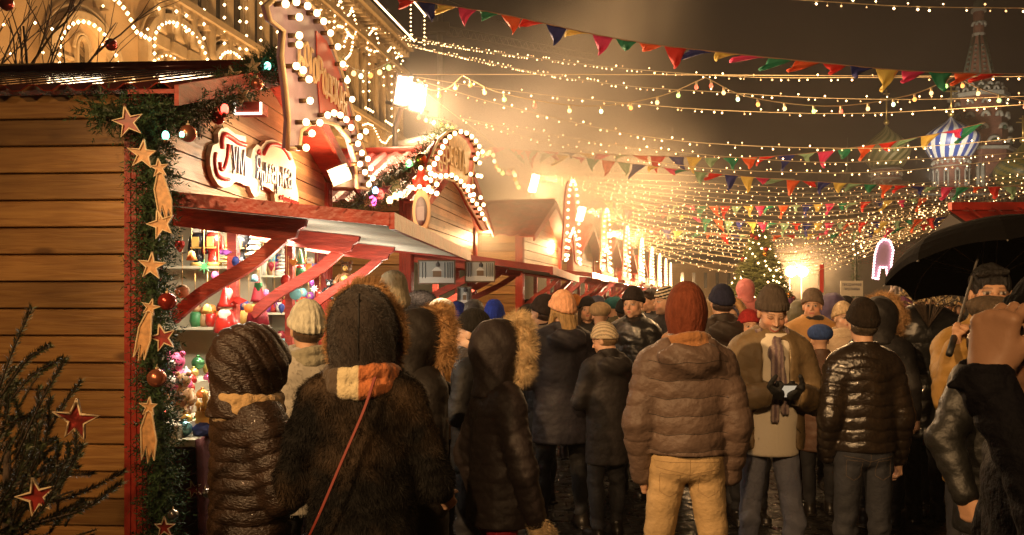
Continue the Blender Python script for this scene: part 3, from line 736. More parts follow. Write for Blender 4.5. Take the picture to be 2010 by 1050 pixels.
# far arched bulb boards over the stalls of the row
def far_board(c, i):
    e = empty('letter_board', c.location, c.rotation_euler.z, ['bulb outlined board over the third stall', 'bulb outlined arch over the fourth stall', 'bulb outlined arch over the fifth stall', 'bulb outlined arch over the sixth stall', 'bulb outlined arch over the seventh stall', 'bulb outlined arch over the eighth stall', 'bulb outlined arch over the ninth stall', 'farthest bulb outlined arch at the end of the row'][i], 'sign', 'bulb lit letter boards')
    o = []
    for a in range(0, 181, 15): o.append((1.75 + .62 * math.cos(math.radians(a)) , 2.95 + .85 * math.sin(math.radians(a))))
    o += [(.98, 2.6), (.9, 2.35), (1.15, 2.4), (1.3, 2.75), (1.75, 2.95), (2.2, 2.75), (2.35, 2.4), (2.6, 2.35), (2.5, 2.6)]
    b = MB(); b.prism(o, -.03, Matrix(((0, 1, 0, .5), (1, 0, 0, 0), (0, 0, 1, 0), (0, 0, 0, 1)))); b.build('board', M_signgold if i % 2 else M_signred, e)
    b = MB()
    for p in dotted(o, 44, True): b.ball((.56, *p), .026 if i < 3 else .036, 6)
    b.build('bulb_row', M_bulb, e)
    for p in [(.5, 1.2), (.5, 2.3)]: pass
stalls = [S3] + [o for o in COL.objects if o.name.startswith('market_stall') and o.location.y > 15]
for i, c in enumerate(stalls): far_board(c, i)
# ------------------------------------------------------------------ the long arcade building behind the stalls
KG = .1735
GUM = empty('arcade_building', (-22, 0, 0), -math.atan(KG), 'long pale stone arcade building with arches and cornices outlined in bulbs', 'building')
def G(px, py, xo=0): return on_stall(GUM, KG, xo, px, py)
M_stone = mat('warm_stone', (.38, .26, .14), .7, bump=.6, bscale=1.6, var=.14, vscale=.8)
M_stone2 = mat('stone_trim', (.42, .32, .20), .7, bump=.4, bscale=3, var=.1, vscale=2)
M_pane = mat('dark_glass', (.03, .025, .02), .15)
def gum():
    y1, ztop = G(783, 88)
    mb = MB(); mb.box(-30, 0, 10, y1, 0, ztop); mb.box(-30, -2.5, 10, y1 - 2, ztop, ztop + 5); mb.build('wall', M_stone, GUM)
    Mx = lambda x, m=None: Matrix(((0, 1, 0, x), (1, 0, 0, 0), (0, 0, 1, 0), (0, 0, 0, 1)))
    # cornices
    def band(px0, py0, px1, py1, h, d, nm='cornice'):
        a, za = G(px0, py0); b_, zb = G(px1, py1)
        mb = MB(); z = (za + zb) / 2
        mb.box(.0, d, a, b_, z - h, z); mb.box(.0, d * .7, a, b_, z - h * 1.6, z - h - .01); mb.box(0, d * .45, a, b_, z - h * 2.2, z - h * 1.6 - .01)
        mb.build(nm, M_stone2, GUM); return z
    y1c = y1
    for (z, h, d) in ((ztop, .5, 1.2), (ztop - 2.2, .35, .8), (15.2, .3, .7), (8.7, .3, .5)):
        mb = MB(); mb.box(0, d, 12, y1c + .4, z - h, z); mb.box(0, d * .7, 12, y1c + .3, z - h * 1.7, z - h - .01)
        y = 12
        while y < y1c: mb.box(0, d * .85, y, y + .25, z - h * 2.4, z - h * 1.7 - .01); y += .8
        mb.build('cornice', M_stone2, GUM)
    def arch(yc, zs, w, rise, depth=.45, pane=True, th=.28, zb=None, light=True, n=14, rbulb=.05):
        "arch: moulding ring, recess, lights on the edge. yc centre along facade, zs spring"
        r = w / 2; pts = [(yc + r * math.cos(PI * i / 20), zs + rise * math.sin(PI * i / 20)) for i in range(21)]
        zb = zs - 2.5 if zb is None else zb
        mb = MB()
        o = [(yc + (r + th) * math.cos(PI * i / 20), zs + (rise + th) * math.sin(PI * i / 20)) for i in range(21)]
        outl = [(yc + r + th, zb)] + o + [(yc - r - th, zb)]; inl = [(yc + r, zb)] + pts + [(yc - r, zb)]
        V = []; Fc = []
        for (a, b_) in zip(outl, inl): V += [(.01, *a), (depth, *a), (depth, *b_), (.01, *b_)]
        for i in range(len(outl) - 1):
            for q in range(3): Fc.append((i * 4 + q, i * 4 + q + 1, i * 4 + q + 5, i * 4 + q + 4))
        mb.add(V, Fc)
        so = [(yc + (r + th * 1.9) * math.cos(PI * i / 20), zs + (rise + th * 1.9) * math.sin(PI * i / 20)) for i in range(21)]
        mb.tube([(depth * .6, *p) for p in so], .07, 5)
        mb.build('arch_moulding', M_stone2, GUM)
        if pane:
            mb = MB(); mb.prism([(yc + r, zb)] + pts + [(yc - r, zb)], .02, Mx(.0)); mb.build('window_recess', M_pane if pane == 1 else M_stone, GUM)
        if light:
            mb = MB()
            for p in dotted([(yc + r - .1, zb)] + [(yc + (r - .1) * math.cos(PI * i / 20), zs + (rise - .1) * math.sin(PI * i / 20)) for i in range(21)] + [(yc - r + .1, zb)], n): mb.octa((depth + .06, *p), rbulb)
            mb.build('bulb_chain', M_bulb, GUM)
    # large street arches (tops between px 90..470)
    ya, _ = G(88, 120); yb, _ = G(217, 120); arch((ya + yb) / 2, 10.4, yb - ya, 1.8, pane=2, n=40, zb=7, rbulb=.085)
    yc = (ya + yb) / 2
    for dy, w_, z in ((-1.2, 1.0, 9.0), (.15, .9, 8.8), (1.15, .75, 8.6)): arch(yc + dy, z, w_, w_ * .5, .22, 1, .1, 7, True, 14, .045)
    arch(yc, 11.1, .55, .45, .2, 1, .1, 10.2, False)
    mb = MB(); mb.box(0, .15, yc - 1.7, yc + 1.7, 9.75, 9.95); mb.box(0, .15, yc - 1.6, yc - .5, 10.6, 10.7); mb.box(0, .15, yc + .5, yc + 1.6, 10.6, 10.7)
    for q in range(6): mb.box(0, .12, yc - 1.5 + q * .55, yc - 1.35 + q * .55, 10.0, 10.5)
    mb.build('transom', M_stone2, GUM)
    for pa, pb, zs, rise in ((272, 398, 12.6, 1.5), (402, 480, 12.9, 1.3), (484, 560, 12.9, 1.3)):
        ya, _ = G(pa, 100); yb, _ = G(pb, 100); arch((ya + yb) / 2, zs, yb - ya - .5, rise, pane=2, zb=11.5, n=26, rbulb=.085)
        arch((ya + yb) / 2 - .6, zs - 1.4, (yb - ya) * .62, rise * .9, .3, 2, .2, 9.5, True, 24)
        arch((ya + yb) / 2 - .6, zs - 1.6, .6, .5, .2, 1, .1, 10, False)
    ya, _ = G(20, 60); arch(ya + .6, 14.6, 7.4, 2.6, .45, 0, .4, 13.0, True, 40, .06)
    # columns of windows above, with bulb lines between
    def vline(px, py0, py1, n=None, zb=None):
        y, z0 = G(px, py0); _, z1 = G(px, py1)
        mb = MB(); n = n or max(2, int(abs(z0 - z1) / .62))
        for i in range(n + 1): mb.octa((.5, y, z0 + (z1 - z0) * i / n), .09)
        mb.build('bulb_chain', M_bulb, GUM)
    for px, a, b_ in ((291, -90, 18), (326, -90, 52), (346, -90, 62), (381, -90, 76), (422, -90, 86), (453, -90, 96), (466, -90, 98), (495, -90, 104), (528, 33, 94), (551, 50, 80), (615, 0, 20), (632, 0, 110), (633, 120, 200), (668, 130, 235), (712, 108, 215), (700, 140, 180), (741, 135, 168), (757, 150, 245), (775, 95, 190)):
        vline(px, a, b_)
    # pilasters, with slim engaged half columns, and recessed windows between
    for i, px in enumerate((300, 335, 365, 402, 438, 480, 510, 540, 575, 600, 625, 655, 690, 706, 730, 745, 765, 779)):
        y, z = G(px, 60)
        mb = MB(); mb.box(0, .3, y - .35, y + .35, 8.8, ztop - 3)
        mb.lathe([(.3, 13.2), (.22, 13.5), (.2, ztop - 4), (.3, ztop - 3.6)], 10, 0, Matrix.Translation((.34, y, 0)))
        mb.box(0, .5, y - .5, y + .5, 12.6, 13.1); mb.box(0, .5, y - .45, y + .45, ztop - 3.4, ztop - 2.9)
        mb.build('pilaster', M_stone2, GUM)
    for px in (316, 350, 384, 420, 460, 497, 526, 558, 588, 613, 640, 672, 698, 718, 738, 755, 772):
        y, z = G(px, 60)
        arch(y, 17.6, 1.15, .8, .18, 1, .14, 14.0, False)
        arch(y, 11.2, 1.0, .6, .18, 1, .12, 9.2, False)
    # pointed window frames in bulbs
    def poly(pts, n):
        mb = MB()
        for p in dotted([G(*q) for q in pts], n): mb.octa((.55, *p), .10)
        mb.build('bulb_chain', M_bulb, GUM)
    poly([(640, 55), (641, 25), (648, 12), (653, 0), (656, 14), (660, 30), (664, 45), (662, 55), (648, 52)], 16)
    poly([(664, 35), (672, 28), (676, 16), (681, 35), (685, 52), (683, 66), (676, 74), (668, 66), (661, 52)], 20)
    poly([(668, 70), (662, 80), (660, 92)], 4); poly([(678, 75), (677, 90), (672, 108), (664, 116)], 8)
    poly([(706, 95), (708, 72), (716, 62), (720, 53), (724, 66), (729, 82), (730, 100), (720, 102), (710, 98)], 18)
    poly([(746, 118), (748, 102), (754, 95), (757, 83), (762, 98), (765, 115), (762, 128), (756, 135)], 14)
    poly([(768, 112), (773, 97), (778, 120)], 6)
    poly([(704, 212), (718, 220)], 4); poly([(744, 238), (756, 246)], 4)
    poly([(200, 0), (213, 10), (222, 22), (230, 34), (236, 48), (240, 62), (252, 68), (262, 74), (270, 78)], 10)
    # bright cornice lines
    for a, b_, n in (((690, -15), (785, 82), 60), ((742, -20), (808, 32), 40)):
        ya, za = G(*a); yb, zb = G(*b_); z = (za + zb) / 2
        mb = MB()
        for i in range(n + 1): mb.octa((1.25, ya + (yb - ya) * i / n, zb), .085)
        mb.build('bulb_chain', M_bulb, GUM)
    vl = MB()
    yb, zb = G(806, 34); y2, z2 = G(790, 82)
    for i in range(9): vl.octa((1.25, yb, zb - .35 * i), .08); vl.octa((.9, yb - 3, zb - .35 * i), .08)
    vl.build('bulb_chain', M_bulb, GUM)
    # dark downpipe and lower scallop garland
    mb = MB()
    sc = [G(*p) for p in [(694, 246), (704, 243), (714, 247), (722, 262), (730, 278), (740, 282), (748, 270), (758, 264), (766, 256)]]
    for p in dotted(sc, 26): mb.octa((.7, *p), .075)
    mb.build('bulb_chain', M_bulb, GUM)
gum()

# ------------------------------------------------------------------ cathedral
def cathedral():
    Y = 120.0; q = Y / F
    Mb = mat('dark_brick', (.14, .055, .035), .75, var=.25, vscale=1.5, bump=.5, bscale=3); Mw = mat('whitewash', (.26, .25, .21), .7, var=.1)
    Mblue = mat('dome_blue', (.03, .07, .30), .4); Mdw = mat('dome_white', (.62, .62, .62), .45); Mol = mat('dome_olive', (.10, .105, .03), .45); Mol2 = mat('dome_ochre', (.26, .22, .10), .45)
    Myel = mat('dome_yellow', (.14, .11, .02), .5); Mgr = mat('dome_green', (.02, .05, .03), .5); Mgold = mat('old_gold', (.55, .38, .12), .3, .8); Mgr2 = mat('roof_green', (.05, .07, .05), .6)
    E_ = empty('cathedral', (0, 0, 0), 0, 'brick cathedral with striped onion domes and a central tent spire beyond the market', 'cathedral')
    def onion(px, ytip, ymax, rpx, ybase, n, mf, mats, twist=None, name='onion_dome', lob=0, dY=0, spire=0):
        c = at(px, ybase, Y + dY); R = rpx * q; H = (ybase - ytip) * q
        u = (ybase - ymax) / (ybase - ytip)
        prof = []
        for i in range(29):
            t = i / 28
            if t < u: r = R * (.68 + .32 * math.sin(PI / 2 * (t / u)))
            else:
                v = (t - u) / (1 - u); r = R * ((math.cos(PI * min(1, v * .96)) * .5 + .5) ** .85 * .97 + .03 * (1 - v))
                if v > .6: r = max(r, R * .14 * (1 - v) / .4 + .05)
            prof.append((max(r, .02), t * H))
        mb = MB(); mb.lathe(prof, n, 0, Matrix.Translation(c), mf, twist, lob, .05)
        d = mb.build(name, mats, E_)
        mb = MB(); top = c + Vector((0, 0, H)); sp = spire * q
        mb.tube([top, top + Vector((0, 0, sp))], .12, 6); mb.ball(top + Vector((0, 0, .3)), .45, 8)
        mb.box(top.x - .9, top.x + .9, top.y - .05, top.y + .05, top.z + sp * .72, top.z + sp * .76); mb.box(top.x - .5, top.x + .5, top.y - .05, top.y + .05, top.z + sp * .86, top.z + sp * .9)
        mb.build('cross', Mgold, d)
        return d
    def drum(px, rt, ytop, ybot, rpx, n=16, dY=0, arcs=True):
        c = at(px, ybot, Y + dY); H = (ybot - ytop) * q; R = rpx * q
        mb = MB(); mb.lathe([(R, 0), (R, H * .72), (R * 1.06, H * .74), (R * 1.06, H * .8), (R, H * .82), (R * 1.1, H * .92), (R * 1.1, H)], n, 0, Matrix.Translation(c)); d = mb.build('drum', Mb, E_)
        mb = MB()
        for z in (.70, .88, .98): mb.lathe([(R * 1.02, H * z), (R * 1.13, H * (z + .01)), (R * 1.13, H * (z + .03)), (R * 1.02, H * (z + .035))], n, 0, Matrix.Translation(c))
        for k in range(10):
            a = 2 * PI * k / 10 + .2; p = c + Vector((math.cos(a) * R * 1.0, math.sin(a) * R * 1.0, 0))
            for s in (-.09, .09):
                a2 = a + s * 1.2; p2 = c + Vector((math.cos(a2) * R * 1.01, math.sin(a2) * R * 1.01, 0)); mb.tube([p2 + Vector((0, 0, H * .06)), p2 + Vector((0, 0, H * .6))], .12, 5)
            mb.ball(p + Vector((0, 0, H * .62)), R * .10, 8)
            # frieze triangles
        for k in range(20):
            a = 2 * PI * k / 20; p = c + Vector((math.cos(a) * R * 1.07, math.sin(a) * R * 1.07, H * .84)); mb.octa(p, .28)
        mb.build('trim', Mw, d)
        mb = MB()
        for k in range(10):
            a = 2 * PI * k / 10 + .2; p = c + Vector((math.cos(a) * R * .99, math.sin(a) * R * .99, H * .3)); t = Vector((-math.sin(a), math.cos(a), 0)) * .28
            mb.tube([p, p + Vector((0, 0, H * .25))], .22, 6)
        mb.build('window', M_pane, d)
    onion(1867, 228, 272, 49, 312, 64, lambda j, k: (k // 2) % 2, [Mblue, Mdw], lambda t: .35 * t, lob=32, spire=66)
    drum(1867, 0, 310, 376, 31)
    onion(1740, 234, 292, 48, 328, 64, lambda j, k: (k // 2) % 2, [Mol, Mol2], lambda t: 1.9 * t, lob=16, dY=14, spire=76)
    drum(1740, 0, 326, 400, 29, dY=14)
    onion(2008, 284, 338, 50, 376, 40, lambda j, k: (j + k) % 3 == 0 and 1 or 0, [Myel, Mgr], lambda t: .9 * t, dY=-6, spire=50)
    drum(2000, 0, 370, 420, 34, dY=-6)
    # small tent turret far left
    c = at(1664, 420, Y + 30); qq = (Y + 30) / F
    mb = MB(); mb.lathe([(14 * qq, 0), (4 * qq, 70 * qq), (5 * qq, 72 * qq), (5 * qq, 84 * qq), (.1, 98 * qq)], 8, 0, Matrix.Translation(c)); mb.tube([c + Vector((0, 0, 98 * qq)), c + Vector((0, 0, 150 * qq))], .1, 5); mb.build('tent_turret', Mgr2, E_)
    # central tower
    dY = 8; qc = (Y + dY) / F; cx = 1921
    def ring(y0, r0, y1, r1, m, nm, n=8, rot=PI / 8):
        c = at(cx, y0, Y + dY); mb = MB(); mb.lathe([(r0 * qc, 0), (r1 * qc, (y0 - y1) * qc)], n, 0, Matrix.Translation(c) @ Matrix.Rotation(rot, 4, 'Z'), sm=False); return mb.build(nm, m, E_)
    ring(420, 62, 300, 60, Mb, 'tower_base'); ring(302, 66, 296, 66, Mw, 'ledge'); ring(296, 52, 196, 48, Mb, 'octagon'); ring(196, 55, 188, 55, Mw, 'ledge'); ring(188, 46, 168, 34, Mgr2, 'skirt_roof')
    tent = ring(170, 31, 72, 11, Mb, 'tent_roof'); ring(72, 12, 66, 12, Mw, 'ledge'); nk = ring(66, 10, 22, 10, Mb, 'neck_drum', 12); ring(24, 14, 18, 14, Mw, 'ledge', 12); ring(18, 11, -40, 2, Mgr2, 'upper_cone', 12)
    c = at(cx, 170, Y + dY); mb = MB()
    for k in range(8):
        a = PI / 8 + k * PI / 4; mb.tube([c + Vector((math.cos(a) * 31 * qc, math.sin(a) * 31 * qc, 0)), c + Vector((math.cos(a) * 11 * qc, math.sin(a) * 11 * qc, 98 * qc))], .16, 5)
    for k in range(8):
        for h in range(2, 9):
            u = h / 10; a = k * PI / 4; r = (31 - 20 * u) * .93 * qc; mb.octa(c + Vector((math.cos(a) * r, math.sin(a) * r, u * 98 * qc)), .3)
    mb.build('tent_ribs', Mgr2, tent)
    # kokoshnik gables: stacked round arches
    for zy, rr, R, n in ((186, 4.5, 46, 16), (176, 3.6, 40, 16), (288, 10, 54, 8), (262, 9, 53, 8), (238, 6, 50, 12), (212, 5, 49, 12), (52, 5, 10, 8)):
        c = at(cx, zy, Y + dY)
        for k in range(n):
            a = 2 * PI * k / n + (0 if zy in (288, 176) else PI / n)
            if math.sin(a) > .35: continue
            X = Matrix.Translation(c + Vector((math.cos(a) * R * qc, math.sin(a) * R * qc, 0))) @ Matrix.Rotation(a + PI / 2, 4, 'Z')
            mb = MB(); pts = [X @ Vector((rr * qc * math.cos(t), -.1, rr * qc * math.sin(t) * (1.0 if rr > 6 else 1.4))) for t in [PI * i / 10 for i in range(11)]]
            mb.tube(pts, .28 if rr > 5 else .2, 5)
            if rr > 6:
                mb.tube([X @ Vector((rr * .62 * qc * math.cos(t), -.2, rr * .62 * qc * math.sin(t))) for t in [PI * i / 8 for i in range(9)]], .16, 5, 1)
            if rr in (10, 9): mb.octa(X @ Vector((0, -.3, rr * .3 * qc)), .4, 1)
            mb.build('gable_arch', [Mw, Mgr], E_)
    for k in range(8):
        a = k * PI / 4
        if math.sin(a) > .3: continue
        c = at(cx, 400, Y + dY); mb = MB(); X = Matrix.Translation(c + Vector((math.cos(a) * 57 * qc, math.sin(a) * 57 * qc, 0))) @ Matrix.Rotation(a + PI / 2, 4, 'Z')
        for dx in (-1.8, 1.2): mb.tube([X @ Vector((dx, -.1, 0)), X @ Vector((dx, -.1, 5.4))], .3, 6)
        mb.build('column', Mw, E_)
        mb = MB(); M2 = X
        V = [M2 @ Vector(p) for p in ((-1.0, -.3, .8), (.6, -.3, .8), (.6, -.3, 3.6), (-.2, -.3, 4.5), (-1.0, -.3, 3.6))]; mb.add(V, [(0, 1, 2, 3, 4)]); mb.build('window', M_pane, E_)
    # lower galleries and side chapels
    mb = MB()
    for px, w_, y0, y1, dd in ((1790, 130, 410, 372, 6), (1700, 80, 430, 396, 10), (1900, 120, 430, 376, -4)):
        a = at(px, y1, Y + dd); wq = w_ * q / 2
        mb.box(a.x - wq, a.x + wq, a.y, a.y + 10, 0, a.z)
        mb.add([(a.x - wq - .5, a.y - .5, a.z), (a.x + wq + .5, a.y - .5, a.z), (a.x, a.y + 5, a.z + 2.2), (a.x + wq + .5, a.y + 10.5, a.z), (a.x - wq - .5, a.y + 10.5, a.z)], [(0, 1, 2), (1, 3, 2), (3, 4, 2), (4, 0, 2), (0, 4, 3, 1)])
    mb.build('gallery', Mb, E_)
    mb = MB()
    for px in range(1660, 1960, 9):
        a = at(px, 402, Y - 6); mb.tube([a, a + Vector((0, 0, 1.6))], .12, 4)
    mb.box(at(1655, 0, Y - 6).x, at(1965, 0, Y - 6).x, Y - 6.2, Y - 5.8, at(0, 384, Y - 6).z, at(0, 380, Y - 6).z)
    mb.build('gallery_arcade', Mw, E_)
cathedral()
# low wall building at the end of the street
def end_wall():
    a, b_ = at(1300, 524, 78), at(1560, 524, 78)
    e = empty('street_end_building', ((a.x + b_.x) / 2, 78, 0), 0, 'long low building with upright wall panels closing the end of the street', 'building')
    w_ = (b_.x - a.x) / 2
    mb = MB(); mb.box(-w_, w_, 0, 8, 0, a.z); mb.box(-w_ - .3, w_ + .3, -.3, 8.3, a.z, a.z + .3); mb.build('wall', M_stone, e)
    mb = MB(); x = -w_ + .6
    while x < w_ - .6: mb.box(x, x + .28, -.02, .0, a.z - 1.9, a.z - .5); x += 1.05
    mb.build('slot_window', M_pane, e)
    # ranges of dark roofs further right
    e2 = empty('row_building', (at(1620, 0, 90).x, 90, 0), 0, 'dim low building row behind the far christmas lights', 'building')
    mb = MB(); mb.box(-8, 14, 0, 8, 0, 5.5); mb.build('wall', mat('dim_render', (.07, .05, .04), .8), e2)
    mb = MB(); mb.add([(-8.4, -.4, 5.5), (14.4, -.4, 5.5), (14.4, 4, 8), (-8.4, 4, 8), (14.4, 8.4, 5.5), (-8.4, 8.4, 5.5)], [(0, 1, 2, 3), (3, 2, 4, 5), (0, 3, 5), (1, 4, 2)]); mb.build('roof', M_roof, e2)
end_wall()
def crane():
    e = empty('tower_crane', (at(880, 0, 150).x, 150, 0), 0, 'faint tower crane jib high in the night haze', 'crane')
    q = 150 / F; m = mat('crane_grey', (.16, .14, .12), .6)
    mb = MB(); x0, z0 = at(835, 62, 150).x - e.location.x, at(0, 62, 150).z; x1, z1 = at(1165, 118, 150).x - e.location.x, at(0, 118, 150).z
    A, B = Vector((x0, 0, z0)), Vector((x1, 0, z1)); up = Vector((0, 0, 1.6))
    mb.tube([A, B], .14, 4); mb.tube([A + up, B + up * .6], .14, 4)
    for i in range(26):
        p = A.lerp(B, i / 26); r = A.lerp(B, (i + .5) / 26) + up * (1 - .4 * i / 26); s = A.lerp(B, (i + 1) / 26); mb.tube([p, r, s], .08, 4)
    mb.build('jib', m, e)
    mb = MB(); mb.box(x0 - .5, x0 + 4.2, -1, 1, z0 - .2, z0 + 1.4); mb.build('counterweight', m, e)
    mb = MB(); mb.tube([(x0 + 2.5, 0, 0), (x0 + 2.5, 0, z0 + 6)], .5, 4); mb.tube([(x0 + 2.5, 0, z0 + 6), (x0 + 16, 0, z0 + .5)], .08, 4); mb.build('mast', m, e)
crane()

# ------------------------------------------------------------------ strings of lights
NS = [0]
def light_string(pts, label, n_bulb_step=.16, indiv=False, rw=.005, rb=.0135, group='strings of fairy lights over the crowd', both=True, mtiny=None):
    P = bez(pts, 60); rn = random.Random(len(label) + NS[0]); NS[0] += 1
    e = empty('light_string', P[0], 0, label, 'light string', group)
    o = P[0]; mb = MB(); mb.tube([p - o for p in P], rw, 4); mb.build('cable', M_cablelit, e)
    pos_ = [p + (P[-1] - P[0]).normalized() * rn.uniform(-.3, .3) * n_bulb_step + Vector((0, 0, rn.uniform(-.006, .006))) for p in resample(P, n_bulb_step)]
    mb = MB()
    for i, p in enumerate(pos_):
        if rn.random() < .06: continue
        up = -1 if rn.random() < .7 else 1
        s = Vector((rn.uniform(-.5, .5), 0, up)).normalized() * rb * 2.0
        p = p - o + Vector((0, 0, 0))
        mb.add([p + Vector((rw, 0, 0)), p - Vector((rw, 0, 0)), p + s * 1.2], [(0, 1, 2)], 1)
        mb.octa(p + s * 1.3, rb * rn.uniform(.65, 1.2), rn.choice([0, 0, 2]))
    mb.build('fairy_bulbs', [mtiny or M_tiny, M_cablelit, M_tinydim], e)
    return e
def L3(*a): return [at(*p) for p in a]
SS = [
 ([(1545, -2, 9), (1780, 12, 9), (2030, 16, 9)], 'light string crossing the top right corner above everything'),
 ([(785, 75, 30), (1060, 115, 17), (1390, 147, 13), (1700, 152, 11.5), (2030, 149, 11)], 'light string from the building corner, uppermost of the fan'),
 ([(800, 88, 30), (1100, 150, 16), (1450, 183, 13), (1750, 195, 12), (2030, 188, 11.5)], 'second light string below the uppermost one of the fan'),
 ([(822, 152, 11.5), (1000, 178, 12), (1260, 205, 12.5), (1450, 218, 12.5), (1700, 222, 12.5), (2030, 204, 12)], 'light string from the twin floodlights running level with the dome cross'),
 ([(822, 158, 11.5), (1010, 212, 12), (1250, 265, 13), (1450, 285, 13), (1700, 291, 13), (1850, 285, 13), (2030, 268, 13)], 'steep light string from the twin floodlights passing over the olive dome'),
 ([(905, 232, 14), (1180, 280, 14.5), (1400, 305, 15), (1600, 318, 15), (1750, 315, 15), (2030, 298, 15)], 'light string starting beside the red arched board, upper of its pair'),
 ([(905, 232, 14), (1100, 285, 14.5), (1350, 326, 15), (1560, 338, 15), (1750, 336, 15), (2030, 308, 15)], 'light string starting beside the red arched board, lower of its pair'),
]
for p, l in SS: light_string(L3(*p), l, .135)
light_string(L3((700, 55, 30), (760, 62, 28), (860, 82, 26), (905, 92, 25)), 'short light string leaving the corner of the arcade building', .3, rb=.02)
# plain cables
def cable(pts, label, r=.006):
    P = bez(pts, 30); o = P[0]; mb = MB(); mb.tube([p - o for p in P], r, 4); tag(mb.build('suspension_cable', M_cablelit, None, o), label, 'cable')
cable(L3((810, 146, 11.5), (1180, 146, 12), (1600, 148, 12), (2030, 150, 12)), 'taut plain wire at the height of the twin floodlights')
cable(L3((905, 232, 14), (1050, 350, 16)), 'thin wire slanting down to the second floodlight post')
cable(L3((690, 70, 22), (905, 235, 14)), 'thin wire from the arcade building to the red arched board')
cable(L3((1057, 336, 20), (1300, 342, 22), (1560, 352, 24)), 'thin level wire right of the second floodlight post')
# festoon with coloured bulbs
def festoon(pts, nb, label, rb=.024, step=None):
    P = bez(pts, 60); o = P[0]; e = empty('festoon', o, 0, label, 'festoon', 'festoons of coloured bulbs')
    mb = MB(); mb.tube([p - o for p in P], .007, 5); mb.build('cable', M_cablelit, e)
    cs = [(1, .62, .25), (1, .12, .06), (.5, 1, .25), (1, .62, .25), (1, .35, .08), (.7, 1, .6)]
    for i in range(nb):
        p = P[int((i + .5) / nb * 60)] - o; c = cs[(i * 5 + len(label)) % 6]
        m = mat('coloured_bulb_%d' % cs.index(c), c, .3, emit=c, es=2.6)
        b = MB(); b.tube([p, p - Vector((0, 0, .05))], .014, 6, 1); b.ball(p - Vector((0, 0, .05 + rb * .8)), rb, 8, 0, 1.15); b.build('bulb', [m, M_cablelit], e)
FY = 10.5
festoon(L3((908, 148, FY), (990, 184, FY), (1150, 208, FY), (1290, 190, FY), (1385, 152, FY)), 10, 'festoon of coloured bulbs in the middle, left of the double peak')
festoon(L3((1385, 152, FY), (1470, 190, FY), (1630, 208, FY), (1780, 188, FY), (1875, 150, FY)), 12, 'festoon of coloured bulbs sagging left of the cathedral spire')
festoon(L3((1875, 150, FY), (1940, 180, FY), (2040, 205, FY)), 4, 'festoon of coloured bulbs across the cathedral tower at the right edge')
festoon(L3((822, 156, FY), (845, 176, FY), (880, 172, FY), (908, 148, FY)), 3, 'short festoon beside the twin floodlights')
festoon(L3((650, 98, 14), (664, 112, 14), (690, 132, 14), (715, 140, 14), (745, 132, 14), (772, 118, 14)), 8, 'festoon of small coloured bulbs in front of the pointed windows', .04)
festoon(L3((815, 218, 12), (850, 230, 12), (880, 238, 12), (898, 248, 12)), 7, 'short coloured festoon below the twin floodlights', .03)
festoon(L3((935, 300, 14), (955, 293, 14), (966, 290, 14), (972, 312, 14), (985, 330, 14), (1008, 330, 14), (1012, 345, 14), (1020, 362, 14)), 16, 'festoon dropping from the red arched board toward the third stall', .032)
# far layered strings, radiating from the posts along the row
rs = random.Random(11)
posts = [(1060, 345, 20), (1062, 350, 20), (1140, 408, 26), (1142, 412, 26), (1190, 455, 33), (1192, 460, 33), (1230, 482, 42)]
nm = ['second floodlight post', 'second floodlight post', 'third floodlight post', 'third floodlight post', 'fourth floodlight post', 'fourth floodlight post', 'last post']
dn = ['highest', 'second highest', 'third highest', 'middle', 'third lowest', 'second lowest', 'lowest']
for pi, (px, py, Y) in enumerate(posts):
    for k in range(5 if pi < 4 else 6):
        sag = 16 + k * 14 + (pi % 2) * 8 - (pi // 2) * 6
        yr = py + 4 + k * 7 + (pi % 2) * 4
        xe = 1875 - (k * 9) % 60 if pi > 1 else 2030
        ye = (382 + pi * 9 + k * 3) if pi > 1 else 300 + 40 + k * 9
        mid = (py + ye) / 2 + sag
        Y2 = Y * .82
        pts = L3((px, py, Y), (px + (xe - px) * .28, py + (mid - py) * .85, Y), (px + (xe - px) * .55, mid + 10, Y), (px + (xe - px) * .8, (mid + ye) / 2 + 8, Y), (xe, ye, Y))
        light_string(pts, '%s %s light string of those running right from the %s' % (dn[k], 'front' if pi % 2 == 0 else 'rear', nm[pi]), .17 * Y / 20, rb=.0066 * Y / 12, rw=.005 * Y / 20, mtiny=M_tiny if pi < 4 else M_tinyfar, group='fairy light strings from the posts')

# ------------------------------------------------------------------ bunting
FC = dict(orange=(.85, .13, .03), red=(.75, .03, .02), blue=(.02, .03, .22), yellow=(.88, .68, .16), pink=(.80, .05, .20), green=(.02, .28, .15), salmon=(.75, .22, .12), mint=(.30, .50, .32))
order = ['red', 'blue', 'yellow', 'pink', 'green', 'orange', 'red', 'blue', 'yellow', 'pink', 'green', 'orange']
def flag_geo(seed, w_, h):
    r = random.Random(seed); V = []; Fc = []; n = 7
    tipx = w_ * r.uniform(-.35, 1.1); a1, a2 = r.uniform(.1, .9), r.uniform(0, 6)
    hh = h * r.choice([.3, .5, .6, .8, .9, 1.1])
    for j in range(n + 1):
        v = j / n
        for i in range(n + 1):
            u = i / n; x = (u * w_) * (1 - v) + tipx * v
            V.append((x + .12 * w_ * math.sin(v * 4 + a2) * v, .22 * h * math.sin(u * 7 + v * 5 + a2) * (v + .2) + a1 * v * h * .6, -v * hh + .14 * h * math.sin(u * 6 + a2) * v))
    for j in range(n):
        for i in range(n): Fc.append((j * (n + 1) + i, j * (n + 1) + i + 1, (j + 1) * (n + 1) + i + 1, (j + 1) * (n + 1) + i))
    return V, Fc
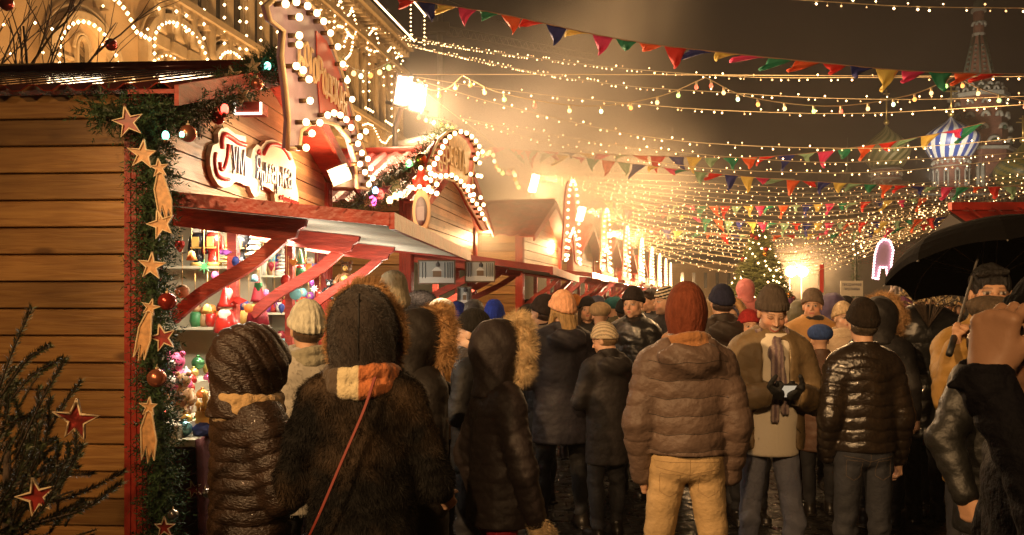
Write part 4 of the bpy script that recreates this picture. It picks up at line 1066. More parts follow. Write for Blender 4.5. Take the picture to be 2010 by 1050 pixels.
def bunting(pts, n, label, h=.3, start=0, gap=.12):
    P = bez(pts, 80); o = P[0]; e = empty('bunting', o, 0, label, 'bunting', 'strings of coloured pennants')
    mb = MB(); mb.tube([p - o for p in P], .006, 4); mb.build('cord', mat('cord', (.5, .3, .2)), e)
    L = sum((b - a).length for a, b in zip(P, P[1:])); st = L / n; R_ = resample(P, st)
    for i, p in enumerate(R_[:-1]):
        c = order[(i + start) % len(order)]
        if h > .2 and i % 5 == 2: c = 'mint'
        q = R_[i + 1]; d = (q - p); w_ = d.length * (1 - gap)
        V, Fc = flag_geo(i * 7 + len(label), w_, h); ax = d.normalized(); yy = Vector((0, 1, 0)); zz = Vector((0, 0, 1))
        mb = MB(); mb.add([p - o + ax * v[0] + yy * v[1] + zz * (v[2] - .004) for v in V], Fc, 0, True)
        f = mb.build('flag', mat('flag_' + c, FC[c], .7, bump=.2, bscale=60), e)
        f.data.polygons.foreach_set('use_smooth', [True] * len(f.data.polygons))
        so = f.modifiers.new('s', 'SOLIDIFY'); so.thickness = .003
bunting(L3((780, -4, 9), (980, 27, 8.6), (1140, 62, 8.4), (1260, 84, 8.2), (1400, 101, 8), (1600, 122, 7.8), (1800, 140, 7.8), (2030, 146, 7.8)), 26, 'highest bunting of large red, blue and yellow pennants crossing the sky', .16, 0)
bunting(L3((960, 288, 16), (1130, 300, 16), (1400, 309, 16), (1550, 304, 15.5), (1700, 286, 15), (1840, 262, 14.5), (1935, 240, 14)), 26, 'bunting rising to the right across the olive dome', .24, 3)
bunting(L3((1000, 292, 16), (1200, 316, 16), (1400, 340, 16), (1560, 354, 16), (1700, 361, 16), (1860, 367, 16), (2030, 365, 16)), 34, 'bunting sagging just above the cathedral drums', .24, 5)
bunting(L3((1160, 393, 24), (1300, 402, 24), (1500, 404, 24), (1700, 396, 24), (1850, 386, 24)), 30, 'small bunting under the second floodlight strings', .3, 1)
bunting(L3((1160, 404, 25), (1300, 418, 25), (1420, 432, 25), (1560, 438, 25), (1740, 434, 25), (1860, 425, 25)), 32, 'small bunting above the christmas tree top', .32, 6)
bunting(L3((1190, 430, 30), (1320, 452, 30), (1500, 462, 30), (1700, 452, 30), (1850, 436, 30)), 30, 'faint far bunting behind the tree', .3, 8)
# lone yellow pennant at the right and its cord
# ------------------------------------------------------------------ posts and floodlights
def floodlight(px, py, Y, w_, h, label, tilt, both=1, post=True, power=300, em=M_flood):
    p = at(px, py, Y); e = empty('floodlight', p, 0, label, 'floodlight')
    R_ = Matrix.Rotation(math.radians(tilt), 4, 'Y') @ Matrix.Rotation(math.radians(18), 4, 'X') @ Matrix.Rotation(math.radians(12), 4, 'Z')
    b = MB(); b.box(-w_ / 2, w_ / 2, 0.0, .012, -h / 2, h / 2, 0, R_); b.build('glowing_pane', em, e)
    b = MB(); b.box(-w_ / 2 - .03, w_ / 2 + .03, .014, .09, -h / 2 - .03, h / 2 + .03, 0, R_); 
    for s in (-1, 1): b.box(s * (w_ / 2 + .012), s * (w_ / 2 + .03), -.05, .014, -h / 2, h / 2, 0, R_)
    b.box(-w_ / 2 - .03, w_ / 2 + .03, -.03, .014, h / 2 + .005, h / 2 + .03, 0, R_)
    b.lathe([(.09, -.09), (.1, .0), (.08, .08)], 10, 0, Matrix.Translation((0, .14, 0))); b.build('housing', M_steel, e)
    return e
floodlight(790, 178, 11, .15, .34, 'left of the twin glaring floodlights on the mast above the stalls', 12)
floodlight(820, 192, 11, .13, .31, 'right of the twin glaring floodlights on the mast above the stalls', 12)
e = empty('lamp_mast', at(772, 590, 11.2) * Vector((1, 1, 0)) if False else Vector((at(775, 590, 11.3).x, 11.3, 0)), 0, 'thin grey mast carrying the twin floodlights behind the roofs', 'mast')
b = MB(); b.tube([(0, 0, 0), (0, 0, at(0, 250, 11.3).z), (.1, 0, at(0, 205, 11.3).z), (.3, -.15, at(0, 215, 11.3).z)], .035, 8); b.build('pole', M_steel, e)
b = MB(); b.tube([(-.1, -.1, 4.25), (.45, -.15, 4.1)], .025, 6); b.build('crossbar', M_steel, e)
b = MB(); zc = at(0, 280, 11).z; b.lathe([(.11, -.28), (.12, -.26), (.12, .2), (.10, .22)], 12, 0, Matrix.Translation((.35, -.1, zc)) @ Matrix.Rotation(PI / 2 - .2, 4, 'Y')); b.build('camera_housing', mat('pale_metal', (.45, .40, .33), .4, .3), e)
for px, py, Y, w_, h, l in ((1048, 360, 20, .16, .4, 'floodlight on the second post above the third stall'), (1140, 420, 26, .2, .42, 'floodlight on the third post'), (1192, 467, 33, .28, .4, 'floodlight on the fourth post down the row')):
    floodlight(px, py, Y, w_, h, l, 14)
    q = at(px - 3, py, Y + .2); e = empty('lamp_post', (q.x, q.y, 0), 0, 'post of the ' + l, 'post'); b = MB(); b.tube([(0, 0, 0), (0, 0, q.z + .3)], .05, 8); b.tube([(-.3, 0, q.z), (.3, 0, q.z)], .02, 6); b.build('pole', M_steel, e)
# small led floodlight over the first display
e = floodlight(667, 343, 6.9, .10, .08, 'small square lamp glaring between the bulb boards', -20)
for px, py, Y, r, l in ((1082, 482, 17, .10, 'round glaring lamp above the third stall roof edge'), (1234, 541, 34, .16, 'round lamp glaring low over the far stalls'), (1552, 533, 60, .36, 'left of the two round searchlights at the end of the street'), (1575, 533, 60, .36, 'right of the two round searchlights at the end of the street')):
    p = at(px, py, Y); e = empty('spot_lamp', p, 0, l, 'lamp'); b = MB(); b.lathe([(0, 0), (r * .8, .01), (r, .05)], 16, 0, Matrix.Rotation(PI / 2, 4, 'X')); b.build('lens', M_flood, e)
    b = MB(); b.lathe([(r * 1.05, -.03), (r * 1.1, .1 * r * 10), (r * .5, r * 1.6), (0, r * 1.7)], 16, 0, Matrix.Rotation(-PI / 2, 4, 'X')); b.build('housing', M_steel, e)
    b = MB(); b.tube([(0, r * .6, 0), (0, r * .6, -p.z + .0)], .025, 6); b.build('stand', M_steel, e)
p = at(1050, 490, 16); e = empty('lantern', p, 0, 'small glowing shop lantern on the awning edge of the third stall', 'lantern'); b = MB(); b.lathe([(.05, -.12), (.10, 0), (.03, .10), (0, .11)], 8); b.build('shade', mat('lantern_glow', (1, .9, .7), emit=(1, .78, .45), es=8), e)
b = MB(); b.tube([(0, 0, .1), (0, 0, .16)], .02, 6); b.build('cap', M_steel, e)

# ------------------------------------------------------------------ fir garlands
def fir_sprigs(mb, P, R, n, ln, rn, m=0):
    "twigs with short needles round a path; every needle a thin blade"
    for i in range(n):
        p = P[rn.randrange(len(P))]; th, ph = rn.uniform(0, 2 * PI), math.acos(rn.uniform(-1, 1))
        d = Vector((math.sin(ph) * math.cos(th), math.sin(ph) * math.sin(th), math.cos(ph) * .9 - .1)).normalized()
        a = p + d * R * rn.uniform(.15, .6); L = ln * rn.uniform(.7, 1.3)
        s = d.cross(Vector((rn.random(), rn.random(), rn.random()))).normalized(); t = d.cross(s)
        for k in range(9):
            u = k / 9; q = a + d * L * u; ang = k * 2.4; o = (s * math.cos(ang) + t * math.sin(ang)) + d * .7
            o.normalize(); wv = o.cross(d).normalized() * .0042; tip = q + o * L * .42 * (1 - u * .4)
            mb.add([q - wv, q + wv, tip], [(0, 1, 2)], m)
def star_outline(r, r2=None, n=5, rot=PI / 2, jit=0, rn=None):
    r2 = r2 or r * .38
    return [((r if i % 2 == 0 else r2) * (1 + (rn.uniform(-jit, jit) if rn else 0)) * math.cos(rot + PI * i / n), (r if i % 2 == 0 else r2) * math.sin(rot + PI * i / n)) for i in range(2 * n)]
def star(p, r, rot, label, m=None, comet=False, rz=0.0, group='star ornaments in the garlands', jit=.15, seed=0):
    rn = random.Random(seed); e = empty('star_ornament', p, rz, label, 'star', group)
    o = star_outline(r, None, 5, PI / 2 + rot, jit, rn); mb = MB(); mb.prism(o, .008, Matrix.Translation((0, .0, 0))); mb.build('plate', m or M_gold, e)
    o2 = [(x * 1.0, z * 1.0) for x, z in o]; mb = MB(); mb.tube([Vector((x, -.004, z)) for x, z in o2 + [o2[0]]], r * .045 + .0015, 5, sm=False); mb.build('rim', M_goldrim, e)
    if comet:
        tl = comet; t = [(-.25 * r, -.5 * r), (.25 * r, -.5 * r), (.9 * r, -1.2 * r - tl * .5), (.75 * r, -tl - r), (.45 * r, -tl), (.15 * r, -tl - 1.3 * r), (-.15 * r, -tl * .9), (-.5 * r, -tl - r * 1.0), (-.75 * r, -tl * .5)]
        c = math.cos(rot), math.sin(rot); t = [(x * c[0] - z * c[1], x * c[1] + z * c[0]) for x, z in t]
        mb = MB(); mb.prism(t, .008, Matrix.Translation((0, .004, 0))); tt = mb.build('tail', m or M_gold, e)
        mb = MB(); mb.tube([Vector((x, .0, z)) for x, z in t + [t[0]]], .0035, 5, sm=False); mb.build('tail_rim', M_goldrim, tt)
def bauble(p, r, m, label, grp='baubles in the garlands'):
    e = empty('bauble', p, 0, label, 'bauble', grp); b = MB(); b.ball((0, 0, 0), r, 20); b.build('ball', m, e)
    b = MB(); b.lathe([(r * .18, r * .95), (r * .18, r * 1.15), (0, r * 1.16)], 8); b.tube([(0, 0, r * 1.15), (0, 0, r * 1.5)], .002, 4); b.build('cap', M_goldrim, e)
Mb_red = mat('bauble_red', (.38, .04, .03), .18, .6); Mb_cop = mat('bauble_copper', (.50, .17, .10), .25, .7); Mb_gold = mat('bauble_gold', (.6, .28, .05), .2, .8); Mb_sil = mat('bauble_silver', (.6, .55, .5), .1, .9)
def garland(pts, R, dens, label, ln=.07, m=M_fir, seed=1, st=.02):
    rn = random.Random(seed); P = bez(pts, int(40 * len(pts))); L = sum((b - a).length for a, b in zip(P, P[1:])); P = resample(P, st)
    e = empty('fir_garland', pts[0], 0, label, 'garland', 'fir garlands on the stalls'); o = Vector(pts[0])
    mb = MB(); mb.tube([p - o for p in P[::3]], R * .25, 6, 0); mb.build('wire', M_firdark, e)
    mb = MB(); fir_sprigs(mb, [p - o for p in P], R, int(dens * L), ln, rn); mb.build('fir_twigs', m, e)
GY = 4.22
post_path = [at(308, 210, GY), at(300, 290, GY), (at(302, 420, GY)), at(300, 560, GY), at(305, 700, GY), at(312, 850, GY), at(318, 990, GY), at(320, 1200, GY)]
garland(post_path, .115, 900, 'thick fir garland running down the red post of the nearest stall', .085, seed=2)
c0, c1 = at(215, 225, 4.15), at(300, 225, 4.15)
rk = [at(190, 215, 4.1), at(260, 225, 4.15), at(350, 222, 4.35), at(420, 195, 4.75), at(480, 160, 5.2), at(530, 125, 5.6), at(552, 135, 5.75)]
garland(rk, .13, 800, 'fir garland along the gable of the nearest stall', .085, seed=3)
rk2 = [at(690, 415, 7.7), at(730, 385, 8.0), at(780, 345, 8.6), at(820, 320, 9.2), at(850, 290, 9.8), at(875, 255, 10.4)]
garland(rk2, .19, 330, 'fir garland with coloured lights along the gable of the second stall', .12, seed=4, m=mat('fir_dim', (.07, .10, .03), .6, var=.5, vscale=20))
rn = random.Random(5)
def fl(px, py, Y, c, r, label):
    m = mat('lamp_' + c, TOY.get(c, (1, 1, 1)), .3, emit={'cyan': (.25, 1, .7), 'red': (1, .08, .05), 'green': (.3, 1, .3), 'blue': (.3, .5, 1), 'gold': (1, .65, .25), 'pink': (1, .1, .4)}[c], es=7)
    e = empty('fairy_bulb', at(px, py, Y), 0, label, 'bulb', 'coloured bulbs in the garlands'); b = MB(); b.ball((0, 0, 0), r, 8, 0, 1.3); b.build('glass', m, e); b = MB(); b.lathe([(r * .6, -r * 2), (r * .6, -r), (0, -r * .9)], 8); b.build('socket', M_brass, e)
for a in ((325, 266, 4.0, 'cyan', .017, 'glowing green bulb left of the big bronze bauble'), (357, 264, 4.1, 'cyan', .012, 'small glowing green bulb touching the bronze bauble'), (441, 214, 4.6, 'red', .022, 'red glowing bulb in the gable garland'), (525, 130, 5.4, 'cyan', .022, 'pale green glowing bulb near the top of the gable garland'),
          (711, 341, 8, 'red', .035, 'red bulb at the upper left of the second garland'), (721, 352, 8, 'cyan', .035, 'green glowing bulb beside the red one on the second garland'), (745, 382, 8, 'red', .04, 'bright red star lamp on the second garland'), (731, 395, 7.9, 'pink', .04, 'magenta bulb at the foot of the second garland'), (765, 393, 8, 'gold', .03, 'yellow bulb low on the second garland'), (803, 322, 8.8, 'green', .035, 'green bulb halfway up the second garland'), (737, 374, 7.8, 'blue', .028, 'pale blue bulb on the second garland'), (775, 385, 8.2, 'gold', .028, 'amber bulb right of the yellow one'), (785, 382, 8.2, 'cyan', .025, 'tiny teal bulb on the second garland')):
    fl(*a)
bauble(at(369, 262, 4.2), .042, Mb_cop, 'bronze bauble at the corner of the gable garland'); bauble(at(328, 592, 4.05), .042, Mb_red, 'red bauble beside the plush dolls on the post garland')
bauble(at(308, 742, 4.02), .044, Mb_cop, 'copper pink bauble halfway down the post garland'); bauble(at(428, 232, 4.6), .035, Mb_red, 'dark red bauble under the red bulb'); bauble(at(557, 153, 5.5), .05, Mb_red, 'shiny red bauble at the tip of the gable garland')
bauble(at(505, 165, 5.0), .035, Mb_cop, 'brown bauble nested high in the gable garland'); bauble(at(403, 968, 4.5), .028, Mb_sil, 'silver bauble low beside the brown puffer coat'); bauble(at(340, 1010, 4.1), .026, Mb_sil, 'small silver bauble near the bottom of the post garland')
bauble(at(826, 312, 8.9), .06, Mb_gold, 'golden bauble on the second garland below the arched board'); bauble(at(815, 362, 8.9), .05, Mb_gold, 'amber bauble beside the medallion cap')
ST = [(252, 240, 4.0, .075, .2, 0, 'spiky brown star at the top corner of the garland', M_redfoil), (281, 303, 3.98, .07, -.1, 0, 'gold star just under the garland corner', None), (313, 330, 3.98, .045, .1, .19, 'gold comet with curved tail at the top of the post garland', None),
      (317, 440, 3.98, .07, .3, 0, 'gold star beside the awning edge', None), (297, 522, 3.98, .065, -.1, 0, 'gold star level with the nutcracker shelf', None), (296, 603, 3.95, .04, -.25, .2, 'gold comet pointing down left beside the red bauble', None),
      (320, 663, 3.98, .065, .25, 0, 'brown gold star below the red bauble', M_redfoil), (293, 798, 3.95, .045, -.05, .2, 'gold comet below the copper bauble', None), (323, 1035, 3.98, .05, 0, 0, 'dark star at the bottom of the post garland', M_redfoil),
      (380, 960, 4.45, .045, .3, 0, 'dim star near the silver bauble', M_redfoil), (330, 905, 4.3, .04, .2, 0, 'dim narrow star at the green end of the garland', None),
      (455, 150, 5.0, .06, .2, 0, 'narrow gold star standing out of the gable garland', None), (437, 180, 4.8, .045, 0, 0, 'small gold star above the red bulb', None), (475, 190, 4.9, .05, .5, 0, 'pale snowflake star hanging by the bracket lamp', M_goldrim),
      (497, 130, 5.2, .05, .1, 0, 'cream star near the top of the gable garland', M_goldrim), (810, 345, 8.7, .10, 0, 0, 'rusty star in the second garland', M_redfoil), (775, 362, 8.3, .09, .4, 0, 'pale comet star in the second garland', M_goldrim), (722, 395, 7.8, .07, .1, 0, 'pale star dangling at the foot of the second garland', M_goldrim), (755, 372, 8.0, .08, .2, 0, 'orange star beside the bright red lamp', M_redfoil)]
for i, (px, py, Y, r, rot, cm, l, m) in enumerate(ST): star(at(px, py, Y), r, rot, l, m, cm, seed=i)
# bracket lamp on gable
p = at(487, 215, 5.0); e = empty('wall_lamp', p, -.06, 'small square wall lamp with white lit edge over the cream sign', 'lamp')
b = MB(); b.box(-.075, .075, 0, .12, -.02, .045); b.build('hood', M_redwood, e); b = MB(); b.box(-.082, .082, -.012, 0, -.03, -.018); b.box(-.082, -.072, -.012, 0, -.018, .04); b.box(.072, .082, -.012, 0, -.018, .04); b.build('light_strip', mat('strip_glow', (1, 1, 1), emit=(1, .9, .7), es=3), e)

# ------------------------------------------------------------------ trees
def bare_tree(base, top, label, seed, spread, r0, lights=0, balls=0):
    rn = random.Random(seed); e = empty('bare_tree', base, 0, label, 'tree'); mb = MB(); tips = []
    def br(p, d, L, r, lv):
        pts = [p]; rr = [r]
        for k in range(5):
            d = (d + Vector((rn.uniform(-.18, .18), rn.uniform(-.18, .18), rn.uniform(-.05, .12)))).normalized(); p = p + d * L / 5; pts.append(p); rr.append(r * (1 - .5 * (k + 1) / 5))
        mb.tube(pts, rr, 6 if lv < 2 else 4); tips.append(p); tips.append(pts[3])
        if lv < 4:
            for k in range(4 if lv < 3 else 3):
                q = pts[rn.choice([2, 3, 4, 5])]; dd = (d + Vector((rn.uniform(-spread, spread), rn.uniform(-spread, spread), rn.uniform(-.3, .5)))).normalized(); br(q, dd, L * rn.uniform(.5, .75), r * .5, lv + 1)
    br(Vector((0, 0, 0)), Vector((.05, 0, 1)), top * .55, r0, 0); mb.build('branches', M_bark, e)
    b = MB()
    for i in range(lights): b.octa(rn.choice(tips) + Vector((0, 0, -.05)), .022)
    b.build('fairy_bulbs', M_tiny, e)
    for i in range(balls):
        b = MB(); b.ball(rn.choice(tips) + Vector((0, 0, -.15)), .09, 10); b.build('bauble', Mb_red, e)
bare_tree((at(30, 0, 11.5).x, 11.5, 0), 8.0, 'bare dark tree hung with red balls behind the stall roof at the left edge', 4, .55, .11, 30, 10)
# spruce branches at lower left, near
def spruce():
    rn = random.Random(8); base = Vector((-1.72, 2.95, 0)); e = empty('spruce_tree', base, 0, 'dark cut spruce with upright needled shoots at the lower left corner', 'tree')
    mb = MB(); st = MB(); YB = 2.9
    def shoot(pts, r=.017, nd=26):
        r = r * 1.3
        P = resample(bez([at(*p) - base for p in pts], 30), .008); n = len(P)
        st.tube(P[::4] + [P[-1]], [.004 * (1 - .5 * i / n) for i in range(0, n, 4)] + [.003], 5)
        for i in range(n * 9):
            k = rn.randrange(n); p = P[k]; d = (P[min(k + 2, n - 1)] - P[max(k - 2, 0)]).normalized(); th = rn.uniform(0, 2 * PI)
            a = d.cross(Vector((.3, 1, .2))).normalized(); b_ = d.cross(a); o = (a * math.cos(th) + b_ * math.sin(th)) + d * 1.1; o.normalize(); w_ = o.cross(d).normalized() * .0022
            mb.add([p - w_, p + w_, p + o * r * rn.uniform(.7, 1.2)], [(0, 1, 2)])
    A = [[(-20, 820), (20, 700), (62, 604)], [(0, 780), (50, 710), (100, 676)], [(10, 800), (60, 740), (124, 704)], [(30, 900), (80, 790), (128, 705)], [(40, 960), (110, 820), (160, 746)], [(60, 930), (90, 860), (98, 785)],
         [(20, 1010), (120, 940), (162, 872)], [(80, 1000), (140, 920), (150, 850)], [(40, 1000), (150, 970), (242, 926)], [(60, 1030), (160, 1000), (238, 948)], [(50, 900), (40, 830), (30, 785)], [(-20, 900), (10, 830), (18, 770)],
         [(20, 1060), (110, 1010), (170, 985)], [(0, 960), (60, 900), (75, 830)], [(-10, 1000), (30, 940), (50, 880)], [(40, 1040), (90, 990), (130, 900)], [(100, 950), (130, 910), (135, 870)]]
    for s in A:
        Y0 = rn.uniform(2.6, 3.1); shoot([(x, y, Y0 - .1 * i) for i, (x, y) in enumerate(s)], .018)
    for i in range(95):
        x, y = rn.uniform(-40, 130), rn.uniform(770, 1080) + 0; dx, dy = rn.uniform(5, 70), rn.uniform(-90, 20); Y0 = rn.uniform(2.7, 3.3)
        if y < 760 + x * 1.1: continue
        shoot([(x, y, Y0), (x + dx * .5, y + dy * .6, Y0), (x + dx, y + dy, Y0 - .05)], .017)
    for i in range(60): # lower skirt
        a = rn.uniform(0, 2 * PI); z = rn.uniform(.15, 1.1); L = .5 * (1 - z / 2); p = base + Vector((0, 0, z)); q = p + Vector((math.cos(a) * L, math.sin(a) * L * .6, .08)); 
        P = resample([p - base, q - base], .01)
        st.tube([P[0], P[-1]], [.006, .003], 5)
        for i in range(len(P) * 4):
            t = rn.choice(P); th = rn.uniform(0, 2 * PI); o = Vector((math.cos(th), math.sin(th), math.sin(th * 3))).normalized(); w_ = Vector((.0015, 0, .0005)); mb.add([t - w_, t + w_, t + o * .017], [(0, 1, 2)])
    st.tube([(0, 0, 0), (0, 0, 1.2)], [.03, .012], 8)
    st.build('branches', M_bark, e); mb.build('needles', mat('spruce_olive', (.035, .045, .014), .5, var=.5, vscale=25), e)
spruce()
star(at(148, 825, 2.85), .072, -.1, 'red foil star with pale rim hanging on the spruce shoots', M_redfoil, 0, jit=.35, seed=12)
star(at(75, 975, 2.7), .062, .3, 'dark red star deep in the lower spruce branches', M_redfoil, 0, jit=.3, seed=13)
def fir_tree(base, H, R, label, n, lights, nm='christmas_tree', mtop=True):
    rn = random.Random(int(H * 10)); e = empty(nm, base, 0, label, 'christmas tree'); mb = MB(); b = MB(); b2 = MB()
    mb2 = MB(); mb2.tube([(0, 0, 0), (0, 0, H * .95)], [.1, .02], 8); mb2.build('trunk', M_bark, e)
    for i in range(n):
        u = rn.random() ** .7; z = H * (.12 + .88 * (1 - u)) * .99; r = R * (u + .03); th = rn.uniform(0, 2 * PI); L = r * rn.uniform(.75, 1.1)
        d = Vector((math.cos(th), math.sin(th), -.25)); p0 = Vector((0, 0, z)); q = p0 + d * L
        s = d.cross(Vector((0, 0, 1))).normalized()
        for k in range(9):
            v = rn.uniform(.25, 1); c = p0 + d * L * v; o = (d * rn.uniform(.1, .9) + s * rn.uniform(-1, 1) + Vector((0, 0, rn.uniform(-.4, .4)))).normalized() * H * .06; w_ = Vector((rn.uniform(-.5, .5), rn.uniform(-.5, .5), 1)) * H * .006
            mb.add([c - w_, c + w_, c + o], [(0, 1, 2)])
        if rn.random() < lights / n: b.octa(q + d * .02, H * .0085)
    mb.build('crown', mat('tree_green', (.10, .11, .03), .7, var=.4, vscale=8), e); b.build('fairy_bulbs', M_tiny, e)
    for i in range(10):
        z = H * rn.uniform(.2, .95); r = R * (1 - z / H) + .08; a = rn.uniform(PI, 2 * PI); c = MB(); c.ball((math.cos(a) * r, math.sin(a) * r, z), H * .02, 8); c.build('bauble', rn.choice([Mb_red, Mb_gold, mat('bauble_blue', (.05, .05, .5), .2, .5)]), e)
fir_tree((at(1490, 0, 26).x, 26, 0), 4.0, 1.6, 'tall lit christmas tree in the middle of the street', 1500, 260)
# garland wrapped pole, flag pole, direction sign
p = Vector((at(1680, 0, 30).x, 30, 0)); e = empty('garland_pole', p, 0, 'pole wrapped in dark fir garland right of the white notice', 'pole')
b = MB(); fir_sprigs(b, [Vector((0, 0, z * .05)) for z in range(0, 70)], .22, 700, .16, random.Random(6)); b.build('fir_wrap', M_fir, e); b = MB(); b.tube([(0, 0, 0), (0, 0, 3.8)], .05, 8); b.build('pole', M_steel, e)
b = MB()
for i in range(10): b.octa((.2 * math.cos(i * 2.3), -.25, 3.2 + i * .06), .03)
b.build('fairy_bulbs', M_tiny, e)
e = empty('banner_pole', (at(1618, 0, 34).x, 34, 0), 0, 'slim pole with a red and white hanging banner', 'banner'); b = MB(); b.tube([(0, 0, 0), (0, 0, 3.2)], .03, 6); b.build('pole', M_steel, e)
b = MB(); b.box(-.18, .02, -.01, .0, 2.0, 3.1); b.build('banner', [mat('banner_red', (.6, .04, .03), .6)], e); b = MB(); b.box(-.24, -.185, -.01, .0, 1.9, 2.9); b.build('banner', mat('banner_white', (.6, .5, .4), .6), e)
e = empty('notice_board', at(1672, 590, 22) * Vector((1, 1, 0)), 0, 'white rectangular notice board with two dark lines of lettering above the crowd', 'sign')
z = at(0, 590 - 22, 22).z; a_ = (at(1694, 0, 22).x - at(1650, 0, 22).x) / 2
b = MB(); b.box(-a_, a_, 0, .03, z - .17, z + .22); b.build('board', mat('notice_white', (.55, .50, .42), .5), e); b = MB(); b.tube([(0, .05, 0), (0, .05, z)], .03, 6); b.build('post', M_steel, e)
Mdk = mat('notice_ink', (.05, .06, .12), .5)
text_mesh('ПРАЗДНИЧНАЯ', .095, 'lettering', Mdk, e, Matrix.Translation((0, -.004, z + .09)) @ Matrix.Rotation(PI / 2, 4, 'X'), .001, .66)
text_mesh('ПРОГРАММА', .095, 'lettering', Mdk, e, Matrix.Translation((0, -.004, z - .02)) @ Matrix.Rotation(PI / 2, 4, 'X'), .001, .66)
# pink lit bulb arch near the umbrella
p = at(1730, 0, 24); e = empty('letter_board', (p.x, 24, 0), 0, 'pinkish white bulb edged arch board at the tip of the umbrella', 'sign', None)
Mpk = mat('pink_bulb', (1, .8, .8), emit=(1, .55, .6), es=4); q = 24 / F
o = [((x - 1730) * q, CZ + (HY - y) * q) for x, y in ((1712, 545), (1716, 500), (1722, 480), (1732, 470), (1745, 472), (1752, 490), (1748, 520), (1752, 550), (1742, 552), (1738, 525), (1726, 525), (1722, 548))]
b = MB(); b.prism(o, .04); b.build('board', mat('board_lilac', (.35, .25, .35), .5), e)
b = MB(); [b.ball((p_[0], -.05, p_[1]), .036, 6) for p_ in dotted(o, 46, True)]; b.build('bulb_row', Mpk, e)
p = at(1790, 0, 28); e = empty('fence_panel', (p.x, 28, 0), 0, 'white lattice arch trim beneath the umbrella edge', 'fence'); b = MB(); q = 28 / F
b.tube([((x - 1790) * q, 0, CZ + (HY - y) * q) for x, y in ((1745, 575), (1765, 556), (1785, 550), (1800, 556), (1812, 572))], .05, 6)
for x in range(1750, 1812, 8): b.tube([((x - 1790) * q, 0, CZ + 12 * q), ((x - 1790) * q, 0, CZ + (HY - 560) * q)], .03, 4)
b.build('lattice', mat('lattice_white', (.6, .5, .5), .5), e)

